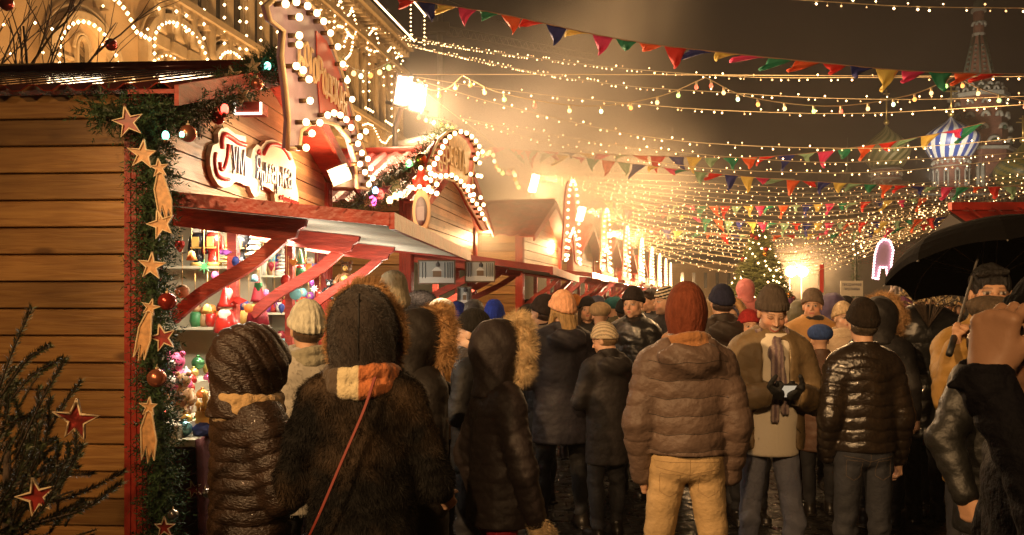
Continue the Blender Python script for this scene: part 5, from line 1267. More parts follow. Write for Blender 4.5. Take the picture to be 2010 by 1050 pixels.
# ------------------------------------------------------------------ lamps
LS = 1.0
def lights():
    c = (1, .58, .25); c2 = (1, .62, .32)
    for px, py in ((790, 178), (820, 192)):
        p = at(px, py, 10.86); lamp('flood_twin', 'AREA', p, 120 * LS, c2, .12, p + Vector((1, -.42, -.22)), sizey=.3)
    lamp('flood_twin_spill', 'POINT', at(850, 205, 10.0), 70 * LS, c2, .03)
    lamp('pennant_fill', 'SPOT', (-.4, -2.5, 4.2), 800 * LS, c, .1, (2.4, 8.5, 4.9), 62, .9)  # unseen spot added to brighten the pennants
    # a further lamp of the row behind the photographer; the fills below are added
    lamp('flood_behind', 'SPOT', (-4.6, -1.8, 5.3), 2700 * LS, c, .10, (1.75, 5.6, 1.0), 38, .9)
    lamp('crowd_fill', 'SPOT', (-1.2, -4.6, 4.8), 1250 * LS, c, .10, (1.75, 5.6, .95), 40, .9)  # added fill for fronts that fall in another figure's shadow
    lamp('left_rim_fill', 'SPOT', (-3.9, -.6, 3.3), 110 * LS, c, .10, (-1.1, 4.0, 1.2), 70, .9)  # unseen light added to rim the figures at the left
    lamp('wall_fill', 'SPOT', (-1.9, -.8, 3.1), 430 * LS, (1, .55, .22), .10, (-2.15, 4.3, 1.55), 36, 1)  # extra spot put in only to light the plank side wall
    lamp('led_board', 'POINT', at(667, 350, 6.7), 42 * LS, c2, .04)
    q = Vector(on_stall(S1, K1, .34, 556, 338)); lamp('sign_spot', 'SPOT', local_pt(S1, .5, q.x + .1, q.y + .06), 34 * LS, (1, .82, .55), .03, local_pt(S1, .04, q.x, q.y), 120, .9)
    for x in (-9.5, -7.5, -5.6, -3.9, -2.2): lamp('roof_streak_fill', 'POINT', (x, 14.5, 6.5), 90, (1, .72, .42), .45)  # unseen points added to draw bright streaks on the nearest roof
    lamp('tree_glow', 'POINT', (at(1470, 0, 24).x, 24, 3.2), 160, c, .05)
    lamp('gable_wash', 'POINT', local_pt(S1, .85, 1.0, 3.0), 14 * LS, c, .1)
    for y, pw in ((.6, 26), (1.5, 26), (2.6, 24)): lamp('display_tube', 'AREA', local_pt(S1, .05, y, 2.14), pw * .95, (1, .86, .66), .12, local_pt(S1, -.25, y, 1.0), sizey=.5)
    lamp('display_tube', 'AREA', local_pt(S1, .55, 1.6, 2.02), 12, (1, .83, .60), .2, local_pt(S1, .2, 1.6, 1.0), sizey=1.6)
    for y in (.5, 1.4, 2.4, 3.1): lamp('awning_fill', 'POINT', local_pt(S1, .62, y, 1.80), 7, (1, .84, .62), .05)  # added points that brighten the awning underside and brackets
    # bulb boards
    for px, py in ((590, 40), (660, 160), (640, 245), (590, 150), (700, 320)):
        t, z = on_stall(S1, K1, .6, px, py); lamp('board_bulbs', 'POINT', local_pt(S1, .75, t, z), 1.3 * LS, c, .05)
    for px, py in ((870, 285), (925, 330), (850, 355), (915, 400)):
        t, z = on_stall(S2, K2, .65, px, py); lamp('board_bulbs', 'POINT', local_pt(S2, .85, t, z), 2.5 * LS, c, .06)
    lamp('stall_two_tube', 'AREA', local_pt(S2, .2, 1.2, 1.95), 30, (1, .8, .5), .3, local_pt(S2, -.4, 1.2, 1.0), sizey=2)
    lamp('side_plank_lamp', 'POINT', (-.35, 12.6, 2.6), 60, c, .1)
    for px, py, Y, pw in ((1048, 372, 19.6, 560), (1082, 486, 16.8, 90), (1140, 432, 25.6, 1000), (1192, 476, 32.5, 1700), (1234, 541, 33.5, 700), (1552, 533, 59, 6000), (1575, 533, 59, 6000)):
        lamp('row_lamp', 'POINT', at(px, py, Y) + Vector((.1, -.3, 0)), pw * LS, c, .15)
    for i, s in enumerate(stalls): lamp('stall_tube', 'POINT', local_pt(s, .5, 1.7, 1.9), 30 + i * 14, (1, .7, .4), .1)
    for i, s in enumerate(stalls[:6]): lamp('board_glow', 'POINT', local_pt(s, 1.3, 1.7, 3.3), 30 + i * 25, c, .03)
    # unseen spots added behind the stalls, standing in for the light of the facade bulbs
    for y, pw in ((26, 2600), (36, 3400), (48, 4200), (62, 5200)):
        lamp('facade_fill', 'SPOT', local_pt(GUM, 4.2, y, 5.0), pw * 1.7, (1, .54, .19), .2, local_pt(GUM, 0, y + 3, 14), 150, .9)
    # cathedral floods
    for px, pw, cc in ((1868, 2300, (.95, .85, .70)), (1745, 1500, (1, .75, .45)), (1965, 800, (1, .8, .55))):
        b_ = at(px, 0, 92); lamp('cathedral_flood', 'SPOT', (b_.x, 96, 15), pw * 18, cc, .6, at(px, 250, 120), 46, .9)
    # faint light of the overhead strings on the crowd, from bulbs in the strings
    for x, y, z, pw in ((3.3, 11, 4.0, 260), (6.5, 12, 4.1, 160), (3, 19, 4.6, 450), (7.5, 21, 4.6, 350), (8, 30, 5.0, 700), (14, 34, 5, 700), (1.6, 8.6, 3.9, 45)):
        lamp('string_glow', 'POINT', (x, y, z), pw * LS, c, .6)
lights()

# ------------------------------------------------------------------ haze
def haze():
    mb = MB(); mb.box(-75, 75, -12, 175, -1, 48)
    m = bpy.data.materials.new('market_haze'); m.use_nodes = True; nt = m.node_tree; nt.nodes.clear()
    o = nt.nodes.new('ShaderNodeOutputMaterial'); v = nt.nodes.new('ShaderNodeVolumePrincipled')
    v.inputs['Color'].default_value = (.9, .84, .78, 1); v.inputs['Density'].default_value = HAZE; v.inputs['Anisotropy'].default_value = .25
    nt.links.new(v.outputs['Volume'], o.inputs['Volume'])
    tag(mb.build('haze', m), 'thin warm night mist over the whole market', kind='stuff')
HAZE = .0014
haze()
def steam(loc, rad, dens, label):
    mb = MB(); mb.ball((0, 0, 0), 1, 20); m = bpy.data.materials.new('steam_cloud'); m.use_nodes = True; nt = m.node_tree; N = nt.nodes; L = nt.links; N.clear()
    o = N.new('ShaderNodeOutputMaterial'); v = N.new('ShaderNodeVolumePrincipled'); v.inputs['Color'].default_value = (.95, .86, .76, 1); v.inputs['Anisotropy'].default_value = .2
    tc = N.new('ShaderNodeTexCoord'); ln = N.new('ShaderNodeVectorMath'); ln.operation = 'LENGTH'; L.new(tc.outputs['Object'], ln.inputs[0])
    mr = N.new('ShaderNodeMapRange'); mr.inputs['From Min'].default_value = 1; mr.inputs['From Max'].default_value = .15; mr.inputs['To Max'].default_value = dens; mr.interpolation_type = 'SMOOTHSTEP'; L.new(ln.outputs['Value'], mr.inputs['Value'])
    n = N.new('ShaderNodeTexNoise'); n.inputs['Scale'].default_value = 1.6; n.inputs['Detail'].default_value = 2; L.new(tc.outputs['Object'], n.inputs['Vector'])
    m2 = N.new('ShaderNodeMapRange'); m2.inputs['From Min'].default_value = .35; m2.inputs['From Max'].default_value = .7; L.new(n.outputs['Fac'], m2.inputs['Value'])
    mu = N.new('ShaderNodeMath'); mu.operation = 'MULTIPLY'; sq_ = N.new('ShaderNodeMath'); sq_.operation = 'POWER'; sq_.inputs[1].default_value = 1.7; dv = N.new('ShaderNodeMath'); dv.operation = 'MULTIPLY'; dv.inputs[1].default_value = dens * 1.35; mr.inputs['To Max'].default_value = 1; L.new(mr.outputs['Result'], sq_.inputs[0]); L.new(sq_.outputs[0], dv.inputs[0]); L.new(dv.outputs[0], mu.inputs[0]); L.new(m2.outputs['Result'], mu.inputs[1]); L.new(mu.outputs[0], v.inputs['Density']); L.new(v.outputs['Volume'], o.inputs['Volume'])
    ob = mb.build('steam', m, None, loc); ob.scale = rad; tag(ob, label, kind='stuff')
steam(at(1000, 330, 13.0), (3.4, 4.4, 2.5), .50, 'warm steam drifting from the second stall in front of the lamps')
steam(at(1110, 400, 19), (4.8, 6, 2.6), .30, 'bright haze rolling over the far stall roofs')
steam(at(1190, 60, 15), (2.2, 3.0, 3.4), .26, 'faint column of steam rising into the night sky')
steam(at(1563, 528, 56), (5, 5, 3.5), .035, 'halo mist added round the twin searchlights at the end of the street')  # cloud added so that the searchlights get a glow around them
SC.cycles.volume_step_rate = 2.5; SC.cycles.volume_max_steps = 128
# ------------------------------------------------------------------ distance fields for people and clothes
def Rx(a): c, s = math.cos(a), math.sin(a); return np.array([[1, 0, 0], [0, c, -s], [0, s, c]])
def Ry(a): c, s = math.cos(a), math.sin(a); return np.array([[c, 0, s], [0, 1, 0], [-s, 0, c]])
def Rz(a): c, s = math.cos(a), math.sin(a); return np.array([[c, -s, 0], [s, c, 0], [0, 0, 1]])
I3 = np.eye(3)

class Fld:
    def __init__(s, lo, hi, h):
        s.h = h; s.lo = np.array(lo, float); n = np.ceil((np.array(hi) - s.lo) / h).astype(int) + 1
        s.n = n; s.ax = [(s.lo[i] + h * np.arange(n[i])).astype(np.float32) for i in range(3)]
        s.D = np.full(n, .5, np.float32)
        s.o = np.zeros(3); s.R = I3; s.sc = 1.0
    def frame(s, o=None, R=None, sc=1.0):
        s.sc = sc; s.o = np.zeros(3) if o is None else np.array(o, float); s.R = I3 if R is None else R; return s
    def sub(s, lo, hi):
        "lo/hi in frame coordinates -> slices and frame coordinate arrays"
        C = np.array([[x, y, z] for x in (lo[0], hi[0]) for y in (lo[1], hi[1]) for z in (lo[2], hi[2])]) * s.sc @ s.R.T + s.o
        a = np.maximum(0, np.floor((C.min(0) - s.lo) / s.h).astype(int)); b = np.minimum(s.n, np.ceil((C.max(0) - s.lo) / s.h).astype(int) + 1)
        if (b <= a).any(): return None
        sl = tuple(slice(a[i], b[i]) for i in range(3))
        X = s.ax[0][sl[0]][:, None, None] - s.o[0]; Y = s.ax[1][sl[1]][None, :, None] - s.o[1]; Z = s.ax[2][sl[2]][None, None, :] - s.o[2]
        R = s.R / s.sc
        if s.R is I3: return sl, X, Y, Z
        return sl, (X * R[0, 0] + Y * R[1, 0] + Z * R[2, 0]).astype(np.float32), (X * R[0, 1] + Y * R[1, 1] + Z * R[2, 1]).astype(np.float32), (X * R[0, 2] + Y * R[1, 2] + Z * R[2, 2]).astype(np.float32)
    def put(s, sl, d, k, sign=1):
        A = s.D[sl]
        if s.sc != 1: d = d * s.sc
        if sign > 0:
            if k <= 0: s.D[sl] = np.minimum(A, d); return
            hh = np.maximum(k - np.abs(A - d), 0) / k; s.D[sl] = np.minimum(A, d) - hh * hh * k * .25
        else:
            d = -d
            if k <= 0: s.D[sl] = np.maximum(A, d); return
            hh = np.maximum(k - np.abs(A - d), 0) / k; s.D[sl] = np.maximum(A, d) + hh * hh * k * .25
    def cap(s, a, b, r1, r2=None, k=.02, sq=(1, 1, 1), disp=None, sign=1):
        r2 = r1 if r2 is None else r2; a = np.array(a, float); b = np.array(b, float); sq = np.array(sq, float)
        m = max(r1, r2) * sq.max() + k + 3 * s.h + (.03 if disp else 0)
        q = s.sub(np.minimum(a, b) - m, np.maximum(a, b) + m)
        if q is None: return s
        sl, X, Y, Z = q
        x, y, z = (X - a[0]) / sq[0], (Y - a[1]) / sq[1], (Z - a[2]) / sq[2]; v = (b - a) / sq; L2 = max(1e-9, v @ v)
        t = np.clip((x * v[0] + y * v[1] + z * v[2]) / L2, 0, 1)
        d = np.sqrt((x - t * v[0]) ** 2 + (y - t * v[1]) ** 2 + (z - t * v[2]) ** 2) - (r1 + (r2 - r1) * t)
        d = d * sq.min() if sq.min() < 1 else d
        if disp: d = d - disp(X, Y, Z, t, np.linalg.norm(b - a))
        s.put(sl, d.astype(np.float32), k, sign); return s
    def ell(s, c, r, k=.02, disp=None, sign=1, R=None):
        c = np.array(c, float); r = np.array(r, float); m = k + 3 * s.h + (.03 if disp else 0); rm = r if R is None else np.full(3, r.max())
        q = s.sub(c - rm - m, c + rm + m)
        if q is None: return s
        sl, X, Y, Z = q; x, y, z = X - c[0], Y - c[1], Z - c[2]
        if R is not None: x, y, z = x * R[0, 0] + y * R[1, 0] + z * R[2, 0], x * R[0, 1] + y * R[1, 1] + z * R[2, 1], x * R[0, 2] + y * R[1, 2] + z * R[2, 2]
        k0 = np.sqrt((x / r[0]) ** 2 + (y / r[1]) ** 2 + (z / r[2]) ** 2); k1 = np.sqrt((x / r[0] ** 2) ** 2 + (y / r[1] ** 2) ** 2 + (z / r[2] ** 2) ** 2) + 1e-6
        d = k0 * (k0 - 1) / k1
        if disp: d = d - disp(X, Y, Z)
        s.put(sl, d.astype(np.float32), k, sign); return s
    def box(s, c, r, rd, k=.01, sign=1, R=None):
        c = np.array(c, float); rr = np.array(r, float); m = k + 3 * s.h; rm = rr if R is None else np.full(3, np.linalg.norm(rr))
        q = s.sub(c - rm - m, c + rm + m)
        if q is None: return s
        sl, X, Y, Z = q; x, y, z = X - c[0], Y - c[1], Z - c[2]
        if R is not None: x, y, z = x * R[0, 0] + y * R[1, 0] + z * R[2, 0], x * R[0, 1] + y * R[1, 1] + z * R[2, 1], x * R[0, 2] + y * R[1, 2] + z * R[2, 2]
        x, y, z = np.abs(x) - rr[0] + rd, np.abs(y) - rr[1] + rd, np.abs(z) - rr[2] + rd
        d = np.sqrt(np.maximum(x, 0) ** 2 + np.maximum(y, 0) ** 2 + np.maximum(z, 0) ** 2) + np.minimum(np.maximum(x, np.maximum(y, z)), 0) - rd
        s.put(sl, d.astype(np.float32), k, sign); return s
    def plane(s, nrm, c, k=.0):
        "keep the side where n.p < c (frame coordinates)"
        q = s.sub((-3, -3, -3), (3, 3, 3))
        if q is None: return s
        sl, X, Y, Z = q; d = X * nrm[0] + Y * nrm[1] + Z * nrm[2] - c
        d = np.broadcast_to(d, s.D[sl].shape)
        s.put(sl, -d, k, -1); return s
    def mesh(s):
        if s.D.min() >= 0: return np.zeros((0, 3)), np.zeros((0, 4), int)
        D = np.pad(s.D, 1, constant_values=.5)
        g = openvdb.FloatGrid(.5); g.copyFromArray(np.ascontiguousarray(D))
        P, Q = g.convertToQuads(isovalue=0.0)
        P = (np.array(P, float) - 1) * s.h + s.lo; Q = np.array(Q, int)
        return P, Q

def join(parts):
    V = []; Q = []; n = 0
    for P, q in parts:
        if len(P) == 0: continue
        V.append(P); Q.append(q + n); n += len(P)
    return np.vstack(V), np.vstack(Q)
def fld_obj(name, PQ, mats, parent, color=None, extra=None):
    P, Q = PQ
    if len(P) == 0: return None
    me = bpy.data.meshes.new(name); me.vertices.add(len(P)); me.vertices.foreach_set('co', P.astype(np.float32).ravel())
    nt_ = 0
    F4 = Q.astype(np.int32); n4 = len(F4)
    if extra is not None:
        EP, ET = extra; me.vertices.add(len(EP)); me.vertices.foreach_set('co', np.vstack([P, EP]).astype(np.float32).ravel()); ET = (ET + len(P)).astype(np.int32); nt_ = len(ET)
    me.loops.add(n4 * 4 + nt_ * 3); me.polygons.add(n4 + nt_)
    lv = F4.ravel() if not nt_ else np.concatenate([F4.ravel(), ET.ravel()]); me.loops.foreach_set('vertex_index', lv)
    ls = np.concatenate([np.arange(n4) * 4, n4 * 4 + np.arange(nt_) * 3]).astype(np.int32); me.polygons.foreach_set('loop_start', ls)
    try: me.polygons.foreach_set('loop_total', np.concatenate([np.full(n4, 4), np.full(nt_, 3)]).astype(np.int32))
    except Exception: pass
    if not isinstance(mats, (list, tuple)): mats = [mats]
    for m in mats: me.materials.append(m)
    me.polygons.foreach_set('use_smooth', np.concatenate([np.ones(n4, bool), np.zeros(nt_, bool)]))
    if nt_ and len(mats) > 1: me.polygons.foreach_set('material_index', np.concatenate([np.zeros(n4), np.ones(nt_)]).astype(np.int32))
    me.update(calc_edges=True)
    if color is not None:
        a = me.color_attributes.new('Col', 'FLOAT_COLOR', 'POINT'); c = np.ones((len(me.vertices), 4), np.float32); c[:len(color), :3] = color; a.data.foreach_set('color', c.ravel())
    o = bpy.data.objects.new(name, me); COL.objects.link(o)
    if parent: o.parent = parent
    return o

def fur_tris(PQ, n, ln, wd=.0011, down=.5, seed=0, mask=None, spread=.35, bias=None):
    P, Q = PQ; r = np.random.RandomState(seed)
    C = P[Q]; a = C[:, 1] - C[:, 0]; b = C[:, 3] - C[:, 0]; N = np.cross(a, b); A = np.linalg.norm(N, axis=1); N = N / (A[:, None] + 1e-9)
    ctr = C.mean(1)
    if mask is not None: A = A * mask(ctr, N)
    if A.sum() <= 0: return None
    idx = r.choice(len(Q), n, p=A / A.sum()); u, v = r.rand(n, 1), r.rand(n, 1)
    p = C[idx, 0] + a[idx] * u + b[idx] * v; nn = N[idx]
    g = np.array(bias if bias is not None else (0, 0, -1.0))
    # clumps: direction wobble with position
    wob = np.stack([np.sin(p[:, 0] * 60 + p[:, 2] * 37), np.sin(p[:, 2] * 55 + p[:, 0] * 21 + 1), np.sin(p[:, 1] * 50 + p[:, 2] * 41)], 1)
    d = nn * (.75) + g * down + r.randn(n, 3) * spread * .5 + wob * spread; d /= np.linalg.norm(d, axis=1)[:, None]
    L = ln * (.6 + .7 * r.rand(n, 1)); s = np.cross(d, r.randn(n, 3)); s /= np.linalg.norm(s, axis=1)[:, None] + 1e-9
    V = np.stack([p - s * wd, p + s * wd, p + d * L], 1).reshape(-1, 3)
    return V, np.arange(3 * n).reshape(-1, 3)

# ------------------------------------------------------------------ body
SK = dict(light=(.60, .36, .24), tan=(.48, .27, .16), pale=(.66, .44, .32))
M_skin = mat('skin', rough=.5, attr='Col', spec=.4, bump=.05, bscale=120)

def head_field(f, full, hair=None):
    "head in the current frame; origin at the centre, +y is the face"
    f.ell((0, -.012, .035), (.074, .094, .088), .01)
    f.ell((0, .025, -.035), (.058, .064, .078), .03)
    f.cap((0, -.02, -.06), (0, -.035, -.22), .052, .058, .03)
    for s in (-1, 1): f.ell((s * .077, -.005, -.01), (.010, .020, .030), .008)
    if full:
        f.ell((0, .068, -.098), (.022, .02, .017), .025)
        for s in (-1, 1):
            f.ell((s * .036, .058, -.035), (.024, .022, .022), .03)
            f.ell((s * .050, .015, -.075), (.018, .035, .02), .03)
        f.cap((-.032, .080, .022), (.032, .080, .022), .009, k=.02)
        for s in (-1, 1):
            f.ell((s * .030, .097, .004), (.017, .013, .010), .012, sign=-1)
            f.ell((s * .030, .078, .003), (.014, .012, .011), .003)
            f.cap((s * .014, .089, .008), (s * .044, .082, .009), .0035, k=.006)
        f.cap((0, .088, .008), (0, .112, -.026), .008, .011, .012)
        for s in (-1, 1): f.ell((s * .011, .100, -.031), (.007, .009, .006), .006)
        f.ell((0, .083, -.062), (.027, .014, .020), .02)
        f.cap((-.019, .088, -.055), (.019, .088, -.055), .0045, k=.008); f.cap((-.016, .087, -.066), (.016, .087, -.066), .006, k=.008)
        f.cap((-.022, .096, -.0605), (.022, .096, -.0605), .0022, k=.004, sign=-1)

def face_color(P, o, R, skin, lips=(.42, .10, .09), brow=(.05, .03, .02), beard=0, smile=False, closed=False):
    q = (P - o) @ R; c = np.tile(np.array(skin, float), (len(P), 1))
    x, y, z = np.abs(q[:, 0]), q[:, 1], q[:, 2]
    def pt(m, col, a=1): c[m] = c[m] * (1 - a) + np.array(col) * a
    ch = np.exp(-(((x - .04) / .02) ** 2 + ((z + .03) / .022) ** 2)) * (y > .03); c[:, 0] += ch * .08; c[:, 1] -= ch * .05; c[:, 2] -= ch * .05
    if beard:
        m = (z < -.035) & (y > -.02) & ~((np.abs(z + .061) < .012) & (x < .024) & (y > .08)); pt(m, (.10, .06, .04), beard)
        m = (np.abs(z + .044) < .006) & (x < .030) & (y > .07); pt(m, (.16, .10, .06), beard * .6)
    if smile:
        pt((y > .076) & (x < .026) & (np.abs(z + .061 - x * x * 14) < .0065), (.55, .48, .40)); pt((y > .076) & (x < .030) & (np.abs(z + .070 - x * x * 14) < .0045), lips)
    else: pt((y > .076) & (x < .023) & (np.abs(z + .0605) < .0095 * (1 - (x / .03) ** 2)), lips, .8)
    if closed: pt((y > .06) & (np.abs(x - .031) < .015) & (np.abs(z + .001) < .0028), (.06, .03, .02), .9)
    else: pt((y > .06) & (np.abs(x - .031) < .0135) & (np.abs(z - .003) < .0065), (.50, .44, .40)); pt((y > .06) & (np.abs(x - .031) < .0062) & (np.abs(z - .003) < .007), (.03, .02, .015))
    pt((y > .05) & (np.abs(x - .031) < .017) & (np.abs(z - .0115) < .003), (.05, .03, .02), .6)
    pt((y > .05) & (np.abs(x - .033) < .021) & (np.abs(z - .026 + (x - .03) ** 2 * 10) < .0040), brow, .55)
    return np.clip(c, 0, 1)

def hand_frame(W, d, palm):
    z = np.array(d, float); z /= np.linalg.norm(z); y = np.array(palm, float); y -= z * (y @ z); y /= np.linalg.norm(y); x = np.cross(y, z)
    return np.array(W, float), np.stack([x, y, z], 1)
def hand_field(f, W, R, side, curl=.35, grow=0, spread=0, thumb=.5, curls=None, elbow=None):
    "wrist at the origin, +z along the fingers, +y out of the palm; thumb on side*x"
    f.frame(W, R); g = grow; t = side
    if elbow is not None:
        v = np.array(elbow, float) - W; v /= np.linalg.norm(v); f.frame(); f.cap(W + v * .11, W, .029 + g, .027 + g, .01); f.frame(W, R)
    for xx, zz in ((.029, .086), (.010, .090), (-.010, .088), (-.028, .078)): f.cap((t * xx * .55, 0, .0), (t * xx, -.003, zz), .0165 + g, .0125 + g, .016); f.ell((t * xx, -.008, zz), (.010 + g, .009 + g, .010 + g), .008)
    f.cap((t * .012, .010, .012), (t * .034, .014, .040), .019 + g, .015 + g, .018); f.cap((t * -.02, .008, .01), (t * -.028, .006, .05), .016 + g, .012 + g, .014)
    Ls = (.070, .078, .073, .058); xs = (.030, .010, -.010, -.029)
    for i in range(4):
        c = (curls[i] if curls else curl * (1 + .12 * i)); p = np.array([t * xs[i], 0, .088 - (.004 if i in (0,) else 0) - (.010 if i == 3 else 0)]); an = .12 * c; sx = t * (xs[i] * 4 * (spread + .15))
        r = (.0092 if i < 3 else .0082) + g
        for j, fr in enumerate((.46, .30, .24)):
            an += c * (1.0, 1.25, .8)[j]; d = np.array([sx * math.cos(an), math.sin(an), math.cos(an)]); q = p + d * Ls[i] * fr
            f.cap(p, q, r, r * .93, .004 if j == 0 else .003); p = q; r *= .93
    p = np.array([t * .030, .010, .022]); an = thumb
    for j, L in enumerate((.036, .030, .025)):
        d = np.array([t * math.cos(an) * .85, .35 + .25 * j * thumb, math.sin(an) + .35 + .25 * j]); d /= np.linalg.norm(d); q = p + d * L; f.cap(p, q, .0125 - .0015 * j + g, .0115 - .0015 * j + g, .008 if j == 0 else .003); p = q
    f.frame()

POSE = dict(  # elbow, wrist (right side, x > 0), hand direction, palm direction, curl
    down=((.222, -.035, 1.12), (.235, .05, .885), (0, .12, -1), (-1, .1, 0), .45),
    walk=((.22, -.09, 1.13), (.235, -.01, .90), (0, .2, -1), (-1, 0, 0), .5),
    pocket=((.222, -.060, 1.12), (.205, .045, .90), (-.4, .5, -.8), (-1, -.2, .3), .3),
    hip=((.29, -.08, 1.13), (.24, .02, .90), (-.25, .25, -1), (-1, 0, 0), .3),
    front=((.232, .04, 1.12), (.10, .27, 1.15), (-.75, .6, .12), (-.3, -.5, .8), .6),
    chest=((.235, .02, 1.15), (.10, .22, 1.27), (-.8, .4, .4), (-.2, -1, 0), .7))
def mirror(p, s): return (p[0] * s, p[1], p[2])

def seg(P): return None
def waves(seed, f0, f1, n=8, an=(1, 1, 1)):
    r = np.random.RandomState(seed + 1); W = []
    for _ in range(n):
        d = r.randn(3) * np.array(an); d /= np.linalg.norm(d); W.append((d * r.uniform(f0, f1), r.uniform(0, 6.28), r.uniform(.5, 1)))
    def g(X, Y, Z):
        o = 0
        for k, p, a in W: o = o + a * np.sin(X * k[0] + Y * k[1] + Z * k[2] + p + 1.3 * np.sin(X * k[1] * .6 + Z * k[0] * .5 + p))
        return o / n * 1.8
    return g
def quilt(pitch, amp, wave=.0, fold=.004, seed=0, tilt=0):
    g0 = waves(seed, 14, 55, 8, (1, 1, 1.6)); g1 = waves(seed + 9, 70, 150, 6, (.6, .6, 1.8)); g = lambda X, Y, Z: g0(X, Y, Z) + .30 * g1(X, Y, Z)
    def torso(X, Y, Z, t, L):
        u = Z + tilt * np.abs(X) + .005 * np.sin(X * 17 + seed) + .004 * np.sin(X * 41 + seed * 2) + 0 * Y
        q = (np.abs(np.sin(PI * u / pitch)) + 1e-4) ** .28 * amp if amp else 0
        return q + fold * g(X, Y, Z)
    def arm(X, Y, Z, t, L):
        q = (np.abs(np.sin(PI * (t * L) / (pitch * .9))) + 1e-4) ** .28 * amp * .9 if amp else 0
        return q + fold * 1.2 * g(X, Y, Z)
    return torso, arm

def jacket_field(h, o):
    hem = o.get('hem', .86); inf = o.get('inf', 0); fl = o.get('flare', 0); sd = o.get('seed', 0)
    qt, qa = quilt(o.get('pitch', .06), o.get('amp', .0), fold=o.get('fold', .004), seed=sd, tilt=o.get('tilt', 0))
    sv = o.get('slv', 1)
    f = Fld((-.50 - inf, -.34 - inf, min(hem, .88) - .12), (.50 + inf, .48 + inf, 1.66), h)
    f.cap((0, 0, 1.34), (0, 0, 1.14), .182 + inf, .164 + inf, .03, sq=(1, .70, 1), disp=qt)
    f.cap((0, 0, 1.16), (0, 0, hem - .08), .164 + inf, .176 + inf + fl, .04, sq=(1, .78, 1), disp=qt)
    f.cap((-.115, -.01, 1.405), (.115, -.01, 1.405), .074 + inf, k=.05, sq=(1, .95, .85))
    f.plane((0, 0, -1), -hem, .012)
    ar = o.get('arms', ('down', 'down'))
    for s, a in ((-1, ar[0]), (1, ar[1])):
        if a is None: continue
        E, W = (POSE[a][0], POSE[a][1]) if isinstance(a, str) else (a[0], a[1])
        if isinstance(a, str): E, W = mirror(E, s), mirror(W, s)
        S = (s * (.156 + inf * .6), -.005, 1.395); E = (E[0] + s * inf * .8, E[1], E[2])
        f.cap(S, E, (.069 + inf * .55), (.060 + inf * .55) * sv, .035, disp=qa); f.cap(E, W, (.060 + inf * .55) * sv, (.046 + inf * .45) * sv, .02, disp=qa)
    if o.get('collar', True) and o.get('hood') != 'up':
        ch = o.get('ch', .075)
        g = Fld((-.2, -.2, 1.36), (.2, .2, 1.66), h)
        g.cap((0, -.02, 1.43), (0, -.015, 1.46 + ch), .085 + inf * .4, .078 + inf * .3, .025, sq=(1, .92, 1)); g.plane((0, .25, 1), 1.465 + ch, .01)
        COLLAR = g
    else: COLLAR = None
    if o.get('hood') == 'down':
        f.ell((0, -.115 - inf, 1.425), (.145, .065, .085), .03, disp=lambda X, Y, Z: .006 * np.sin(X * 40 + Z * 70) + 0 * Y)
        f.cap((-.10, -.06, 1.485), (.10, -.06, 1.485), .034, k=.03); f.cap((-.12, -.03, 1.47), (-.10, .06, 1.40), .03, k=.03); f.cap((.12, -.03, 1.47), (.10, .06, 1.40), .03, k=.03)
        f.ell((0, -.10, 1.50), (.075, .05, .045), .03, sign=-1)
    if COLLAR is not None:
        P0 = np.round((COLLAR.lo - f.lo) / h).astype(int); n_ = np.minimum(COLLAR.n, f.n - P0); g2 = Fld(f.lo + P0 * h, f.lo + (P0 + n_ - 1.5) * h, h)
        g2.cap((0, -.02, 1.43), (0, -.015, 1.46 + ch), .085 + inf * .4, .078 + inf * .3, .025, sq=(1, .92, 1)); g2.plane((0, .25, 1), 1.465 + ch, .01)
        sl = tuple(slice(P0[i], P0[i] + g2.n[i]) for i in range(3)); f.put(sl, g2.D, .025)
        f.cap((0, -.005, 1.46), (0, -.0, 1.62), .063, .066, .008, sign=-1)
    if o.get('open'):   # open front
        f.box((0, .21, 1.12), (.078, .16, .34), .02, .02, sign=-1); f.box((0, .21, .95), (.11, .16, .13), .02, .06, sign=-1)
    return f

STANCE = dict(stand=((-.02, .0), (.02, .0)), walk=((.13, .03), (-.15, -.05)), walk2=((-.15, -.05), (.13, .03)), wide=((0, 0), (.01, .0)))
def trouser_field(h, o):
    stance = o.get('stance', 'stand'); w = o.get('leg', 0); sd = o.get('seed', 0)
    f = Fld((-.30, -.28, .05), (.30, .30, 1.08), h)
    f.cap((-.055, -.005, .97), (.055, -.005, .97), .118, k=.03, sq=(1, .84, .8)); f.cap((-.062, -.035, .925), (.062, -.035, .925), .092, k=.04)
    off = STANCE[stance]
    for s, (fy, ky) in zip((-1, 1), off):
        wx = .16 if stance == 'wide' else .10
        H, K, A = (s * .088, -.01, .89), (s * (wx * .5 + .06), .02 + fy * .6 + abs(ky) * .5, .49), (s * wx, fy, .09)
        gw = waves(sd + (5 if s > 0 else 0), 30, 90, 7, (.7, .7, 1.8))
        def dsp(X, Y, Z, t, L, gw=gw): return (.0105 * gw(X, Y, Z)) * np.clip(.25 + 1.2 * np.exp(-((Z - .47) / .10) ** 2) + 1.4 * np.exp(-((Z - .12) / .12) ** 2) + .6 * np.exp(-((Z - .84) / .05) ** 2), 0, 2)
        f.cap(H, K, .090 + w, .066 + w, .018, disp=dsp); f.cap(K, A, .067 + w, .050 + w, .02, disp=dsp)
        f.ell((K[0], K[1] - .035, .33), (.052 + w, .05, .12), .03)
    f.cap((0, -.13, .84), (0, -.15, .98), .006, k=.02, sign=-1)
    f.plane((0, 0, -1), -.10, .006)
    return f, off

